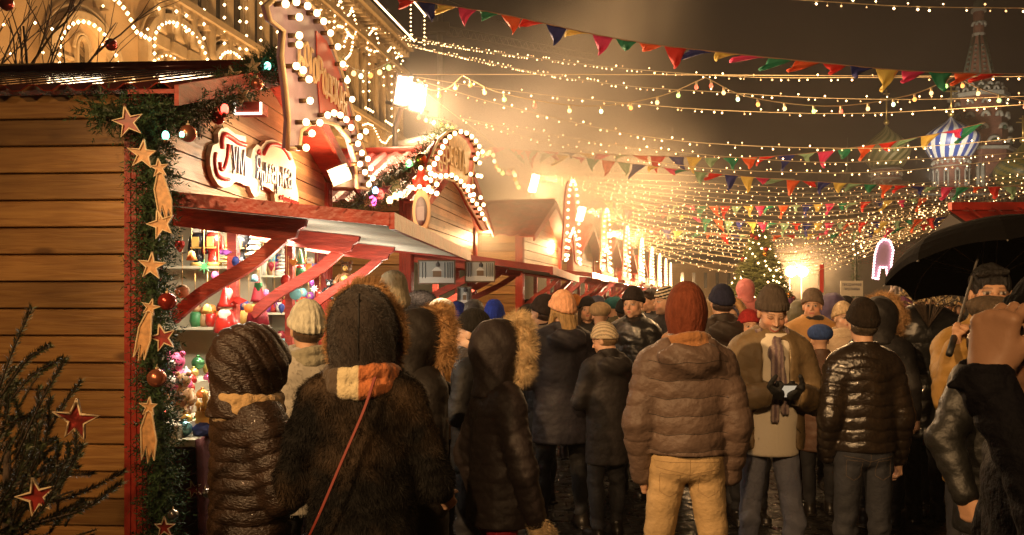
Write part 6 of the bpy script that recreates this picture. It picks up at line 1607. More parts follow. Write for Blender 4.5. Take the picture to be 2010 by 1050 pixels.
def shoe_field(h, side, off, stance):
    f = Fld((-.26, -.30, -.01) if side < 0 else (0, -.30, -.01), (0, .40, .24) if side < 0 else (.26, .40, .24), h)
    for s, (fy, ky) in zip((-1, 1), off):
        if s != side: continue
        wx = .16 if stance == 'wide' else .10
        up = .0
        f.cap((s * wx, fy, .12), (s * wx, fy - .01, .05), .054, .05, .01); f.cap((s * wx, fy - .02, .045), (s * (wx + .015), fy + .15, .038), .046, .042, .02, sq=(1, 1, .9)); f.box((s * (wx + .006), fy + .06, .012), (.045, .14, .012), .01, .005)
    f.plane((0, 0, -1), -.001)
    return f

def beanie(f, kind, sd=0):
    rib = lambda A, n: (lambda X, Y, Z: A * np.cos(np.arctan2(X, Y + .01) * n) + 0 * Z)
    if kind in ('beanie', 'ribbed', 'tall', 'slouch', 'striped'):
        n, A = (22, .0032) if kind == 'ribbed' else (30, .0012)
        top = dict(beanie=.118, ribbed=.13, tall=.145, slouch=.13, striped=.12)[kind]
        f.ell((0, -.014, .034), (.092, .110, top), .01, disp=rib(A, n))
        if kind == 'slouch': f.ell((0, -.06, .10), (.08, .075, .06), .04)
        if kind == 'tall': f.ell((0, -.03, .14), (.06, .07, .05), .05)
        f.plane((0, .32, -1), -.022 + .0, .006)
        f.cap((0, 0, 0), (0, 0, 0), .0001, k=0)
        # turned up brim
        g = Fld(f.lo, f.lo + (f.n - 1.5) * f.h, f.h).frame(f.o, f.R)
        g.ell((0, -.014, .034), (.099, .117, top), .01, disp=rib(A * 1.5, n)); g.plane((0, .32, -1), -.014, .006); g.plane((0, -.32, 1), .060, .008)
        g.frame(f.o, f.R); f.D = np.minimum(f.D, g.D)
    elif kind == 'balaclava':
        f.ell((0, -.018, .032), (.094, .114, .128), .01, disp=rib(.0015, 34)); f.cap((0, -.02, -.02), (0, -.03, -.15), .088, .080, .05, disp=lambda X, Y, Z, t, L: .002 * np.sin(X * 120) + 0 * Z + 0 * Y)
        f.ell((0, .15, -.01), (.07, .09, .085), .02, sign=-1)
    elif kind == 'flat':
        f.ell((0, .0, .070), (.112, .138, .050), .02, disp=lambda X, Y, Z: .002 * np.sin(X * 60 + Y * 40) + 0 * Z); f.ell((0, -.015, .05), (.090, .106, .055), .02); f.ell((0, .112, .048), (.058, .036, .010), .02)
        f.plane((0, .1, -1), -.018, .006)
    elif kind == 'cap':
        f.ell((0, -.012, .045), (.090, .106, .085), .01); f.plane((0, .15, -1), -.018, .005); f.ell((0, .135, .035), (.065, .07, .008), .012)
    elif kind == 'fur':
        f.ell((0, -.012, .07), (.115, .130, .085), .01); f.plane((0, .15, -1), -.01, .01)
HATTOP = dict(beanie=.155, ribbed=.165, tall=.190, slouch=.165, striped=.16, balaclava=.16, flat=.125, cap=.132, fur=.158)

def hair_field(f, kind, hat=False):
    if kind == 'short':
        f.ell((0, -.018, .042), (.083, .104, .095), .01, disp=lambda X, Y, Z: .003 * np.sin(X * 130 + Y * 60) * np.sin(Z * 90 + Y * 110)); f.plane((0, .9, -1), .055, .01)
        for q in (.03, -.0, -.035, .055): f.ell((q, .078, .092 + .008 * math.sin(q * 99)), (.024, .020, .016), .012)
    elif kind == 'nape':
        f.ell((0, -.03, -.01), (.081, .085, .065), .01); f.plane((0, .9, 0), .02, .01)
    elif kind == 'long':
        f.ell((0, -.02, .03), (.088, .108, .10), .01); f.cap((0, -.065, -.02), (0, -.12, -.24), .085, .06, .03, sq=(1, .55, 1), disp=lambda X, Y, Z, t, L: .004 * np.sin(X * 150 + Z * 12) + 0 * Y)
        for s in (-1, 1): f.cap((s * .078, .0, -.0), (s * .085, .045, -.17), .024, .022, .02)
        f.ell((0, .12, -.04), (.062, .10, .12), .01, sign=-1)
    if hat: f.plane((0, -.32, 1), .012, .006)

def hood_field(f, quilted=0, sd=0, deep=0):
    dq = (lambda X, Y, Z: quilted * np.abs(np.sin(PI * (Z * .6 + Y * .9 + .01 * np.sin(X * 40)) / .062)) ** .4 + .004 * np.sin(X * 40 + Z * 60 + sd)) if quilted else (lambda X, Y, Z: .004 * np.sin(X * 44 + Z * 37 + sd) * np.sin(Y * 50 + Z * 23))
    f.ell((0, -.030, .030), (.128, .150, .150), .02, disp=dq)
    f.ell((0, .03, .02), (.122, .125, .145), .04, disp=dq)
    f.cap((0, -.035, -.06), (0, -.05, -.18), .115, .125, .05, sq=(1, .9, 1), disp=(lambda X, Y, Z, t, L: dq(X, Y, Z)))
    f.ell((0, .175, -.015), (.086, .13, .115), .02, sign=-1)
    f.ell((0, .03, -.0), (.095, .11, .115), .01, sign=-1)

PEOPLE = []
def person(label, px, top, Y, rz, coat, hat=None, hatc=None, trousers=(.02, .02, .025), shoe=(.015, .012, .01), skin='light', head=(0, 0), face=False, hair=None, hairc=(.04, .02, .012), hood=None, hoodfur=None,
           scarf=None, beard=0, smile=False, hands=(True, True), gloves=None, group=None, dx=0, legs=True, hscale=1.0, scale=None, name='person', width=1.0, **kw):
    """coat: dict(col, mat opts, hem, inf, pitch, amp, fold, arms, hood, collar, fur); rz 0 = back to the photographer"""
    rz_ = math.radians(rz)
    ztop = CZ + (HY - top) / F * Y
    std = 1.630 + (.192 if hood else HATTOP.get(hat, .130)) + (.02 if hoodfur else 0)
    s = ztop / std if scale is None else scale
    X = (px - CX) / F * Y
    root = empty(name, (X, Y, (0 if scale is None else ztop - std * s)), rz_, label, 'person', group); root.scale = (s * width, s * width, s); PEOPLE.append(root)
    h = coat.get('h') or min(.030, max(.0070, Y * .0019)); hh = min(.020, max(.0045, Y * .00105)) if face else min(.022, max(.007, Y * .0018))
    cm = coat['m'] if 'm' in coat else None
    HO = np.array([0, -.0 + .012, 1.630]); HR = Rz(math.radians(head[0])) @ Rx(-math.radians(head[1]))
    if head[1] > 15: HO = HO + np.array([0, .035, -.015])
    # ---- body, one mesh: head, hands, trunk and limbs
    parts = []; f = Fld(HO - .17 - np.array([0, 0, .08]), HO + .17, hh); f.frame(HO, HR); head_field(f, face); f.frame(); f.plane((0, 0, -1), -1.42); parts.append(f.mesh())
    ar = coat.get('arms', ('down', 'down')); hm = []
    for sd_, a, on in ((-1, ar[0], hands[0]), (1, ar[1], hands[1])):
        if a is None or not on: hm.append(None); continue
        p = POSE[a] if isinstance(a, str) else a
        W, d, pl, cu = p[1], p[2], p[3], p[4]
        if isinstance(a, str): W, d, pl = mirror(W, sd_), mirror(d, sd_), mirror(pl, sd_)
        d = np.array(d, float); d /= np.linalg.norm(d); W = np.array(W, float)
        W2, R2 = hand_frame(W + d * .012 + np.array([sd_ * coat.get('inf', 0), 0, 0]), d, pl); hm.append((W2, R2, sd_, cu, p[5] if len(p) > 5 else {}))
        hf = Fld(W2 - .19, W2 + .22, max(.0042, hh * .75)); Ew = mirror(p[0], sd_) if isinstance(a, str) else p[0]; hand_field(hf, W2, R2, -sd_ if not (len(p) > 5 and p[5].get('flip')) else sd_, cu, elbow=Ew, **{k: v for k, v in (p[5] if len(p) > 5 else {}).items() if k != 'flip'}); parts.append(hf.mesh())
    b = Fld((-.42, -.25, .02), (.42, .40, 1.52), .03)
    b.cap((0, 0, 1.32), (0, 0, 1.0), .14, .13, .03, sq=(1, .62, 1)); b.cap((0, 0, 1.3), (0, 0, 1.52), .055, .05, .03)
    st_ = kw.get('stance', 'stand'); of_ = STANCE[st_]
    for q, (fy, ky) in zip((-1, 1), of_):
        wx = .16 if st_ == 'wide' else .10; K = (q * (wx * .5 + .06), .02 + fy * .6 + abs(ky) * .5, .49)
        if legs: b.cap((q * .085, -.01, .90), K, .05, .034, .03); b.cap(K, (q * wx, fy, .07), .032, .026, .02)
    for sd_, a in ((-1, ar[0]), (1, ar[1])):
        if a is None: continue
        p = POSE[a] if isinstance(a, str) else a; E, W = (mirror(p[0], sd_), mirror(p[1], sd_)) if isinstance(a, str) else (p[0], p[1])
        b.cap((sd_ * .15, 0, 1.38), E, .04, .038, .03); b.cap(E, W, .036, .028, .01)
    if legs or True: parts.append(b.mesh())
    PQ = join(parts); sk = SK.get(skin, skin)
    colr = face_color(PQ[0], HO, HR, sk, beard=beard, smile=smile, closed=head[1] > 10) if face else np.tile(np.array(sk, float), (len(PQ[0]), 1))
    fld_obj('body', PQ, M_skin, root, colr)
    # ---- coat
    cname = coat.get('name', 'jacket'); jf = jacket_field(h, coat); JP = jf.mesh()
    m = coat.get('m') or mat('cloth_%s_%d' % (cname, len(PEOPLE)), coat['col'], coat.get('rough', .65), bump=coat.get('bump', .35), bscale=coat.get('bscale', 22), var=coat.get('var', .12), vscale=9, spec=coat.get('spec', .4), coat=coat.get('gloss', 0), sheen=coat.get('sheen', 0))
    ex = None; mm = [m]
    if coat.get('fur'):
        ex = fur_tris(JP, coat['fur'], coat.get('furlen', .03), .0012, .8, len(PEOPLE)); mm = [m, coat.get('furm', m)]
    fld_obj(cname, JP, mm, root, None, ex)
    # ---- trousers, shoes
    if legs:
        st = kw.get('stance', 'stand'); tf, off = trouser_field(max(h, .009), dict(stance=st, leg=kw.get('leg', 0), seed=len(PEOPLE)))
        fld_obj(kw.get('lower', 'trousers'), tf.mesh(), kw.get('tm') or mat('trousers_%d' % len(PEOPLE), trousers, .75, bump=.3, bscale=40, var=.15, vscale=7), root)
        for sd_ in (-1, 1): fld_obj('shoe', shoe_field(max(h, .012), sd_, off, st).mesh(), mat('shoe_%d' % len(PEOPLE), shoe, .35), root)
    # ---- hair, hat, hood
    hb = (HO - np.array([.2, .24, .33]), HO + np.array([.2, .24, .26]))
    if hair:
        f = Fld(*hb, hh); f.frame(HO, HR); hair_field(f, hair, bool(hat)); f.frame(); fld_obj('hair', f.mesh(), mat('hair_%.2f_%.2f' % hairc[:2], hairc, .45, bump=.8, bscale=60, var=.3, vscale=30, stretch=(4, 4, .6)), root)
    if hat:
        f = Fld(*hb, min(hh, h)); f.frame(HO, HR); beanie(f, hat); PH = f.mesh(); stp = kw.get('stripe')
        nm_ = dict(flat='flat_cap', cap='cap').get(hat, 'knitted_hat')
        if stp is not None:
            q = (PH[0] - HO) @ HR; u = q[:, 2] + q[:, 1] * (kw.get('sslope', 0)) + q[:, 0] * kw.get('sx', 0); c = np.where((np.sin(u * kw.get('sfreq', 220)) > kw.get('sth', 0))[:, None], np.array(stp), np.array(hatc)); fld_obj(nm_, PH, mat('knit_attr', rough=.9, attr='Col', bump=.5, bscale=90, spec=.15), root, c)
        else:
            mk = mat('knit_%.2f_%.2f_%.2f' % tuple(hatc), hatc, .9, bump=.5, bscale=90, var=.18, vscale=40, spec=.15, stretch=(1, 1, .4)); ex = fur_tris(PH, kw['hatfur'], .018, .0012, .3, 3) if kw.get('hatfur') else None
            fld_obj(nm_, PH, mk, root, None, ex)
    if hood:
        if kw.get('hoodfuzz'): pass
        f = Fld(hb[0] - .04, hb[1] + .05, h); f.frame(HO, HR, kw.get('hsz', 1)); hood_field(f, kw.get('hq', 0), len(PEOPLE)); f.frame(); f.plane((0, 0, -1), -1.435, .01); PH = f.mesh(); ex = None; mm = [m]
        hmm = m if hood is True else hood
        hd = fld_obj('hood', PH, [hmm, hmm], root, None, fur_tris(PH, kw['hoodfuzz'], .016, .0011, .6, 8) if kw.get('hoodfuzz') else None)
        if hoodfur:
            ring = []; fm = hoodfur[0]
            for i in range(29):
                a = -PI * .72 + 2 * PI * .72 * i / 28 + PI / 2
                ring.append(kw.get('hsz', 1) * np.array([.122 * math.cos(a), .100 + .012 * math.sin(a), .010 + .152 * math.sin(a)]))
            fr = Fld(hb[0] - .06, hb[1] + .07, max(.008, h)); fr.frame(HO, HR); rr = hoodfur[1]
            for a_, b_ in zip(ring, ring[1:]): fr.cap(a_, b_, rr, k=.01)
            fr.frame(); PR = fr.mesh(); fo = fld_obj('fur_trim', PR, [fm, fm], hd, None, fur_tris(PR, hoodfur[2], hoodfur[3], .0012, .15, 5, spread=.5))
    if scarf:
        f = Fld((-.2, -.2, 1.38), (.2, .2, 1.62), h)
        for i in range(16):
            a0, a1 = 2 * PI * i / 16, 2 * PI * (i + 1) / 16
            for z, r, t in ((((1.46, .128 * kw.get('hsz', 1), .036), (1.505, .124 * kw.get('hsz', 1), .034)) if hood else ((1.475, .098, .030), (1.515, .092, .026)))):
                f.cap((r * math.cos(a0), r * math.sin(a0) * .95 - .01, z + .012 * math.sin(a0 * 2 + z * 40)), (r * math.cos(a1), r * math.sin(a1) * .95 - .01, z + .012 * math.sin(a1 * 2 + z * 40)), t, k=.012)
        PS = f.mesh(); sc = np.array(scarf[0]); c = np.tile(sc, (len(PS[0]), 1)).astype(float)
        if len(scarf) > 1:
            for i, (x0, x1) in enumerate(scarf[2]): c[(PS[0][:, 0] > x0) & (PS[0][:, 0] < x1)] = scarf[1][i]
        fld_obj('scarf', PS, mat('scarf_cloth', rough=.9, attr='Col', bump=.6, bscale=50, sheen=.2), root, c)
    if gloves:
        for q in hm:
            if q is None: continue
            W2, R2, sd_, cu, o_ = q; gf = Fld(W2 - .19, W2 + .22, max(.0045, hh * .8)); hand_field(gf, W2, R2, -sd_ if not o_.get('flip') else sd_, cu, grow=kw.get('gg', .003), **{k: v for k, v in o_.items() if k != 'flip'})
            gf.frame(W2, R2); gf.plane((0, 0, -1), .02); PG = gf.mesh(); fld_obj('glove', PG, kw.get('gm') or mat('glove_%.2f' % gloves[0], gloves, .8, bump=.4, bscale=60), root, None, fur_tris(PG, kw['gfur'], .02, .0012, .2, 4) if kw.get('gfur') else None)
    return root

from mathutils.bvhtree import BVHTree
def stitch(root, child, lines, r, m, front=False, name='seam', lift=.0):
    "seams, zips, pocket edges: thin cords laid on a garment; lines are (x, z) paths in the person's own frame"
    o = next((c for c in root.children if c.name.split('.')[0] == child), None)
    if o is None: return
    me = o.data; bv = BVHTree.FromPolygons([v.co for v in me.vertices], [tuple(p.vertices) for p in me.polygons]); mb = MB()
    for ln in lines:
        P = resample([Vector((a, 0, b)) for a, b in ln], .008); Q = []
        for p in P:
            hit = bv.ray_cast(Vector((p.x, 1.0 if front else -1.0, p.z)), Vector((0, -1 if front else 1, 0)))
            if hit[0] is not None: Q.append(hit[0] + Vector((0, lift if front else -lift, 0)))
            else:
                if len(Q) > 1: mb.tube(Q, r, 5)
                Q = []
        if len(Q) > 1: mb.tube(Q, r, 5)
    return mb.build(name, m, root)
# ------------------------------------------------------------------ the people
Mfurdk = mat('dark_fur', (.060, .036, .018), .75, vscale=4, col2=(.006, .005, .004), thr=(.50, .72), spec=.25, detail=5)
Mfurtan = mat('tan_fur', (.42, .24, .10), .8, var=.3, vscale=30); Mfurcr = mat('cream_fur', (.62, .46, .26), .8, var=.3, vscale=30)
def leather(n, c, r=.28): return mat(n, c, r, bump=.55, bscale=16, var=.2, vscale=8, coat=.25, spec=.6)
Mbrownpuf = mat('brown_gloss_nylon', (.034, .019, .012), .36, bump=.5, bscale=55, var=.3, vscale=8, coat=.05, spec=.5, stretch=(1, 1, 2.2)); Mleath = leather('black_leather', (.020, .014, .010), .30); Mblackpuf = leather('black_gloss_nylon', (.014, .014, .014), .32); Mleath2 = mat('worn_leather', (.012, .012, .011), .48, bump=.3, bscale=30, var=.3, vscale=12)

person('person in a shiny brown hooded puffer coat with beige scarf, nearest the garland', 490, 640, 3.3, -50, dict(name='puffer_coat', col=(0, 0, 0), m=Mbrownpuf, hem=.50, inf=.035, pitch=.066, amp=.017, fold=.005, arms=('front', 'front'), collar=False, flare=.02, h=.0062), head=(0, 5), hood=True, hq=.010, hsz=1.1,
       scarf=((.50, .33, .15),), trousers=(.01, .01, .01), width=.95)
p2 = person('person in a long dark fur coat and fur edged hood with thin red strap', 712, 556, 3.1, 3, dict(name='fur_coat', col=(0, 0, 0), m=Mfurdk, hem=.45, inf=.05, fold=.010, arms=(((-.265, .02, 1.10), (-.14, .25, 1.16), (.7, .6, .1), (.3, -.5, .8), .5), ((.27, .02, 1.10), (.16, .27, 1.12), (-.7, .6, .1), (-.3, -.5, .8), .5)), collar=False, fur=90000, furlen=.022, flare=.05, furm=Mfurdk), hoodfuzz=16000, hsz=1.14, width=.85, hood=mat('hood_suede', (.026, .016, .010), .85, bump=.4, bscale=30, sheen=.3), hoodfur=(Mfurtan, .034, 12000, .038),
       scarf=((.60, .50, .30), [(.50, .16, .05), (.08, .055, .035)], [(.0, .2), (-.2, -.09)]), trousers=(.01, .01, .01), hands=(False, False))
b = MB(); pts = [Vector(p) for p in ((.075, -.185, 1.50), (.03, -.215, 1.38), (-.06, -.235, 1.20), (-.15, -.235, 1.02), (-.22, -.20, .90))]
P = bez(pts, 20)
for a, c in zip(P, P[1:]):
    w_ = Vector((.0075, -.003, .004)); b.add([a - w_, a + w_, c + w_, c - w_], [(0, 1, 2, 3)])
st_ = b.build('bag_strap', mat('strap_red', (.20, .030, .018), .5), p2); so = st_.modifiers.new('s', 'SOLIDIFY'); so.thickness = .004
person('person in a cream ribbed beanie and pale coat looking at the display', 603, 585, 4.25, 32, dict(col=(.45, .42, .36), hem=.7, pitch=.08, amp=.006, inf=.02, collar=False, arms=('front', 'front'), fur=9000, furlen=.02), hat='ribbed', hatc=(.62, .60, .48), scarf=((.30, .28, .20),), hair='nape', hairc=(.10, .06, .03))
person('person in a tall grey beige knitted hat rising behind the fur hood', 771, 532, 5.0, 25, dict(col=(.10, .08, .06), hem=.8, pitch=.07, amp=.005, arms=('pocket', 'pocket')), hat='tall', hatc=(.32, .28, .20), hair='nape', scarf=((.2, .16, .11),))
person('person in a dark hood edged with long tan fur, turned right', 818, 592, 4.05, -58, dict(col=(.018, .014, .012), hem=.6, inf=.02, pitch=.07, amp=.006, collar=False, arms=('pocket', 'pocket')), hood=True, hoodfur=(Mfurtan, .036, 9000, .045))
person('person with a dark flat fur hat left of the cream slouch hat', 826, 570, 6.1, 10, dict(col=(.03, .022, .018), hem=.8), hat='fur', hatc=(.035, .025, .02), hatfur=3000)
person('person in a cream slouchy knitted hat, black scarf and mustard puffer', 862, 586, 5.9, 55, dict(col=(.34, .17, .045), hem=.8, pitch=.08, amp=.008, inf=.03, fold=.007, arms=('front', 'front'), collar=False), hat='slouch', hatc=(.60, .47, .30), scarf=((.012, .012, .012),))
person('person in a navy blue pompom hat between cream hat and counter', 898, 590, 7.2, 40, dict(col=(.03, .03, .04), hem=.8), hat='beanie', hatc=(.02, .03, .16))
person('bareheaded dark haired person left of the bright blue hat', 930, 588, 6.8, 20, dict(col=(.03, .025, .02), hem=.8), hair='short', hairc=(.03, .018, .012))
person('person in a bright blue knitted hat with teal scarf by the far stall', 970, 586, 7.3, 15, dict(col=(.04, .04, .05), hem=.8, collar=False), hat='ribbed', hatc=(.03, .06, .42), scarf=((.08, .22, .24),))
person('person in a black beanie seen in profile facing left', 930, 603, 4.85, 74, dict(col=(.012, .012, .014), hem=.8, pitch=.07, amp=.004, collar=False, arms=('chest', 'chest')), hat='beanie', hatc=(.018, .016, .014), face=True, skin='pale', scarf=((.05, .04, .035),), hair='nape')
person('person in a dark hooded coat with cream fur rim and cream mitten, striding right', 978, 612, 3.7, -66, dict(name='coat', col=(.018, .012, .012), hem=.83, inf=.02, pitch=.075, amp=.006, fold=.008, flare=.03, collar=False, arms=('walk', ((.26, .02, 1.12), (.27, .10, .88), (.0, .25, -1), (-1, .1, 0), .4))), hood=True, hoodfur=(Mfurcr, .038, 11000, .042),
       trousers=(.25, .008, .02), width=.88, stance='walk', gloves=(.55, .42, .26), gfur=2500, gg=.012, gm=Mfurcr)
person('person in a peach beanie and long navy coat with blond hair, full length', 1103, 567, 6.35, 14, dict(name='long_coat', col=(.020, .018, .026), hem=.66, inf=.03, pitch=.1, amp=.004, fold=.006, flare=.03, hood='down', arms=('front', 'front')), hat='ribbed', hatc=(.80, .42, .24), hair='long', hairc=(.42, .26, .10), head=(25, 0), trousers=(.008, .008, .01), stance='wide')
person('short person in a cream grey striped knitted hat and dark coat, head bowed', 1192, 626, 6.1, 25, dict(col=(.024, .020, .020), hem=.62, inf=.01, pitch=.1, amp=.004, hood='down', arms=('front', 'front')), hat='striped', hatc=(.62, .50, .34), stripe=(.34, .28, .20), sfreq=150, sx=1.2, sth=.3, head=(35, 18), face=True, hair='nape', hairc=(.2, .12, .05))
person('long haired person in black beanie facing the lens between peach and striped hats', 1153, 580, 9.0, 176, dict(col=(.02, .018, .018), hem=.8), hat='beanie', hatc=(.02, .018, .018), face=True, hair='long', hairc=(.05, .03, .02), skin='light')
person('person in a slouchy black beanie and pale scarf left of the peach hat', 1066, 577, 7.1, 50, dict(col=(.02, .018, .02), hem=.8, arms=('front', 'front')), hat='slouch', hatc=(.03, .022, .02), scarf=((.25, .20, .16),), hair='nape', face=True)
person('person in a black beanie and shiny black jacket glancing down left', 1244, 560, 7.5, 148, dict(col=(0, 0, 0), m=Mblackpuf, hem=.85, inf=.015, pitch=.08, amp=.006, fold=.012, arms=('pocket', 'down')), hat='beanie', hatc=(.03, .022, .018), face=True, skin='light', head=(0, 8))
person('bareheaded youth with dark hair between the black and the striped beanie', 1277, 566, 9.6, 112, dict(col=(.015, .015, .018), hem=.85), hair='short', face=True)
person('person in a black and cream striped beanie looking left', 1308, 559, 8.1, 105, dict(col=(.02, .018, .018), hem=.85, inf=.02), hat='striped', hatc=(.02, .018, .018), stripe=(.7, .6, .45), sfreq=230, sslope=.3, sth=.1, face=True)
Mbeige = mat('beige_denim', (.48, .33, .16), .8, bump=.6, bscale=22, var=.2, vscale=4)
p20 = person('rust hatted person in quilted brown jacket and beige trousers, seen from behind', 1347, 551, 4.1, -3, dict(name='quilted_jacket', col=(.125, .082, .062), rough=.55, hem=.972, inf=.012, pitch=.083, amp=.010, fold=.006, hood='down', arms=(((-.222, -.04, 1.12), (-.205, .03, .865), (.3, .4, -.9), (1, 0, 0), .3), ((.222, -.04, 1.12), (.205, .03, .865), (-.3, .4, -.9), (-1, 0, 0), .3)), seed=3, bump=.5, bscale=30, h=.006), hat='balaclava', hatc=(.17, .045, .022), tm=Mbeige, stance='wide', leg=.0, hands=(True, False),
      scarf=((.34, .15, .05),), hair='nape', hairc=(.12, .05, .02))
person('person in a navy beanie and dark coat right of the rust hat', 1417, 555, 6.7, 8, dict(col=(.035, .024, .018), hem=.8, inf=.02, hood='down'), hat='beanie', hatc=(.022, .024, .05), hair='nape')
person('small child in a pink hooded snowsuit riding on shoulders', 1463, 545, 8.3, 10, dict(name='snowsuit', col=(.62, .20, .20), hem=.8, inf=.03, pitch=.06, amp=.008, collar=False, arms=('front', 'front')), hood=True, scale=.62, legs=False, hands=(False, False))
person('person in a grey speckled knitted hat carrying the pink child', 1452, 597, 8.15, 0, dict(col=(.14, .08, .05), hem=.8), hat='ribbed', hatc=(.14, .11, .10))
Molive = mat('olive_cloth', (.17, .115, .055), .6, bump=.45, bscale=18, var=.15, vscale=6)
arm23 = (((-.245, .03, 1.13), (-.085, .27, 1.19), (.78, .45, .1), (.2, -.6, .75), .95, dict(thumb=.2)), ((.245, .03, 1.13), (.085, .27, 1.19), (-.78, .45, .1), (-.2, -.6, .75), .95, dict(thumb=.2)))
p23 = person('smiling person in a grey beanie and open olive jacket looking down at a phone', 1511, 551, 4.75, 180, dict(col=(.2, .2, .2), m=Molive, hem=.87, inf=.03, pitch=.12, amp=.004, fold=.007, open=True, arms=arm23, ch=.06), hat='beanie', hatc=(.085, .065, .050), face=True, smile=True, beard=.4, head=(0, 24), tm=mat('blue_denim', (.05, .065, .13), .8, bump=.5, bscale=30, col2=(.19, .20, .26), vscale=3, thr=(.45, .7)), stance='walk', leg=-.006, width=.90, gloves=(.012, .012, .012))
f = Fld((-.2, -.2, .8), (.2, .3, 1.5), .010); f.cap((0, .015, 1.40), (0, .02, 1.1), .160, .165, .03, sq=(1, .74, 1), disp=lambda X, Y, Z, t, L: .004 * np.sin(Z * 60 + X * 30)); f.cap((0, .02, 1.1), (0, .02, .84), .165, .165, .03, sq=(1, .80, 1)); f.plane((0, 0, -1), -.84, .01); f.plane((0, -1, 0), -.05)
fld_obj('sweater', f.mesh(), mat('cream_knit', (.80, .72, .58), .9, bump=.12, bscale=60), p23)
f = Fld((-.2, -.1, 1.0), (.2, .35, 1.6), .008)
for a, c, t in (((-.085, .05, 1.47), (.03, .135, 1.39), .028), ((.085, .05, 1.47), (-.02, .14, 1.37), .028), ((.0, .125, 1.46), (.005, .160, 1.38), .026), ((.005, .158, 1.40), (.022, .178, 1.05), .026), ((-.01, .155, 1.42), (-.038, .176, 1.09), .024), ((-.09, -.03, 1.50), (-.075, .06, 1.50), .03), ((.09, -.03, 1.50), (.075, .06, 1.50), .03), ((-.06, -.09, 1.5), (.06, -.09, 1.5), .03)): f.cap(a, c, t, t * .9, .015, sq=(1.15, .8, 1), disp=lambda X, Y, Z, t, L: .003 * np.sin(X * 200))
PQ = f.mesh(); c = np.where((np.sin(PQ[0][:, 0] * 210 + PQ[0][:, 2] * 8) > .1)[:, None], np.array((.13, .085, .10)), np.array((.32, .24, .22))); fld_obj('scarf', PQ, mat('scarf_cloth', rough=.9, attr='Col', bump=.6, bscale=50, sheen=.2), p23, c)
# rolling placement of held things: local point of a person -> world
def pl(root, p):
    a = root.rotation_euler.z; c, s = math.cos(a), math.sin(a); x, y, z = p[0] * root.scale[0], p[1] * root.scale[1], p[2] * root.scale[2]
    return Vector((root.location.x + x * c - y * s, root.location.y + x * s + y * c, root.location.z + z))
def phone(p, rz, tilt, label, lit=False, roll=0):
    e = empty('phone', p, rz, label, 'phone'); e.rotation_euler = (tilt, roll, rz)
    f_ = Fld((-.05, -.02, -.09), (.05, .02, .09), .003); f_.box((0, 0, 0), (.036, .0055, .072), .005); fld_obj('case', f_.mesh(), M_black, e)
    b = MB(); b.box(-.032, .032, .0056, .0064, -.066, .066); b.build('screen', mat('screen_glass', (.02, .02, .025), .08, emit=(1, .8, .55), es=.5 if lit else .0), e)
phone(pl(p23, (0, .325, 1.215)), PI, math.radians(-58), 'phone held flat in black gloves by the smiling person', True)
p24 = person('person in a grey slouchy hat and mustard hooded jacket with black scarf, facing the lens', 1594, 565, 7.8, 172, dict(name='parka', col=(.44, .235, .075), hem=.78, inf=.035, pitch=.1, amp=.007, fold=.006, hood='down', arms=('pocket', 'pocket')), hat='slouch', hatc=(.17, .125, .09), face=True, skin='light', head=(-14, 0), scarf=((.02, .016, .014),))
person('person in a purple hood right of the mustard parka', 1634, 572, 9.4, 20, dict(col=(.07, .05, .11), hem=.8, inf=.02, collar=False), hood=True)
person('person in a cream bobble hat with a cream scarf over the mouth', 1655, 590, 7.6, 165, dict(col=(.5, .38, .26), hem=.7, pitch=.08, amp=.006, collar=False), hat='ribbed', hatc=(.60, .45, .28), face=True, skin='pale', scarf=((.6, .47, .32),), head=(20, 0))
p27 = person('person in a black beanie and glossy brown leather puffer, seen from behind', 1694, 581, 4.6, 0, dict(name='leather_jacket', col=(0, 0, 0), m=Mleath, hem=.93, inf=.008, pitch=.066, amp=.013, fold=.003, h=.0065, arms=('pocket', 'down'), ch=.05, tilt=.02), hands=(False, True), hat='beanie', hatc=(.020, .014, .010), hair='nape', hairc=(.06, .04, .02), tm=mat('dark_denim', (.022, .024, .032), .8, bump=.4, bscale=25, var=.3, vscale=4), leg=.0, width=.90)
person('person in a black coat with a blond fur edged hood behind the leather jacket', 1727, 573, 6.4, -35, dict(col=(.014, .012, .012), hem=.7, inf=.02, collar=False), hood=True, hoodfur=(Mfurtan, .042, 5000, .05))
p29 = person('large person in a shiny black puffer coat carrying a dry bouquet under the umbrella edge', 1817, 548, 6.6, 4, dict(name='puffer_coat', col=(0, 0, 0), m=Mblackpuf, hem=.62, inf=.06, pitch=.10, amp=.014, fold=.008, arms=('front', 'front'), ch=.09), hair='short', hairc=(.05, .03, .02), trousers=(.008, .008, .008))
def bouquet():
    rn = random.Random(4); o = at(1822, 610, 6.35); e = empty('bouquet', o, 0, 'dry pale bouquet of twigs and leaves held against the black puffer', 'bouquet'); st = MB(); lf = MB()
    for i in range(46):
        t = Vector((rn.uniform(-.20, .24), rn.uniform(-.06, .06), rn.uniform(.04, .17))); st.tube([(0, 0, -.12), t * .5 + Vector((0, 0, .0)), t], .0025, 4)
        for k in range(4):
            a = t * rn.uniform(.6, 1); d = Vector((rn.uniform(-1, 1), rn.uniform(-.6, .6), rn.uniform(.1, 1))).normalized() * .04; w_ = Vector((.007, 0, .003)); lf.add([a, a + d * .5 + w_, a + d, a + d * .5 - w_], [(0, 1, 2, 3)])
    st.build('stems', M_bark, e); lf.build('leaves', mat('dry_leaf', (.50, .38, .22), .7, var=.3, vscale=20), e)
bouquet()
arm30 = ('down', ((.205, .34, 1.20), (.195, .37, 1.40), (-.1, .1, 1), (-.9, .3, 0), 1.25, dict(thumb=.8)))
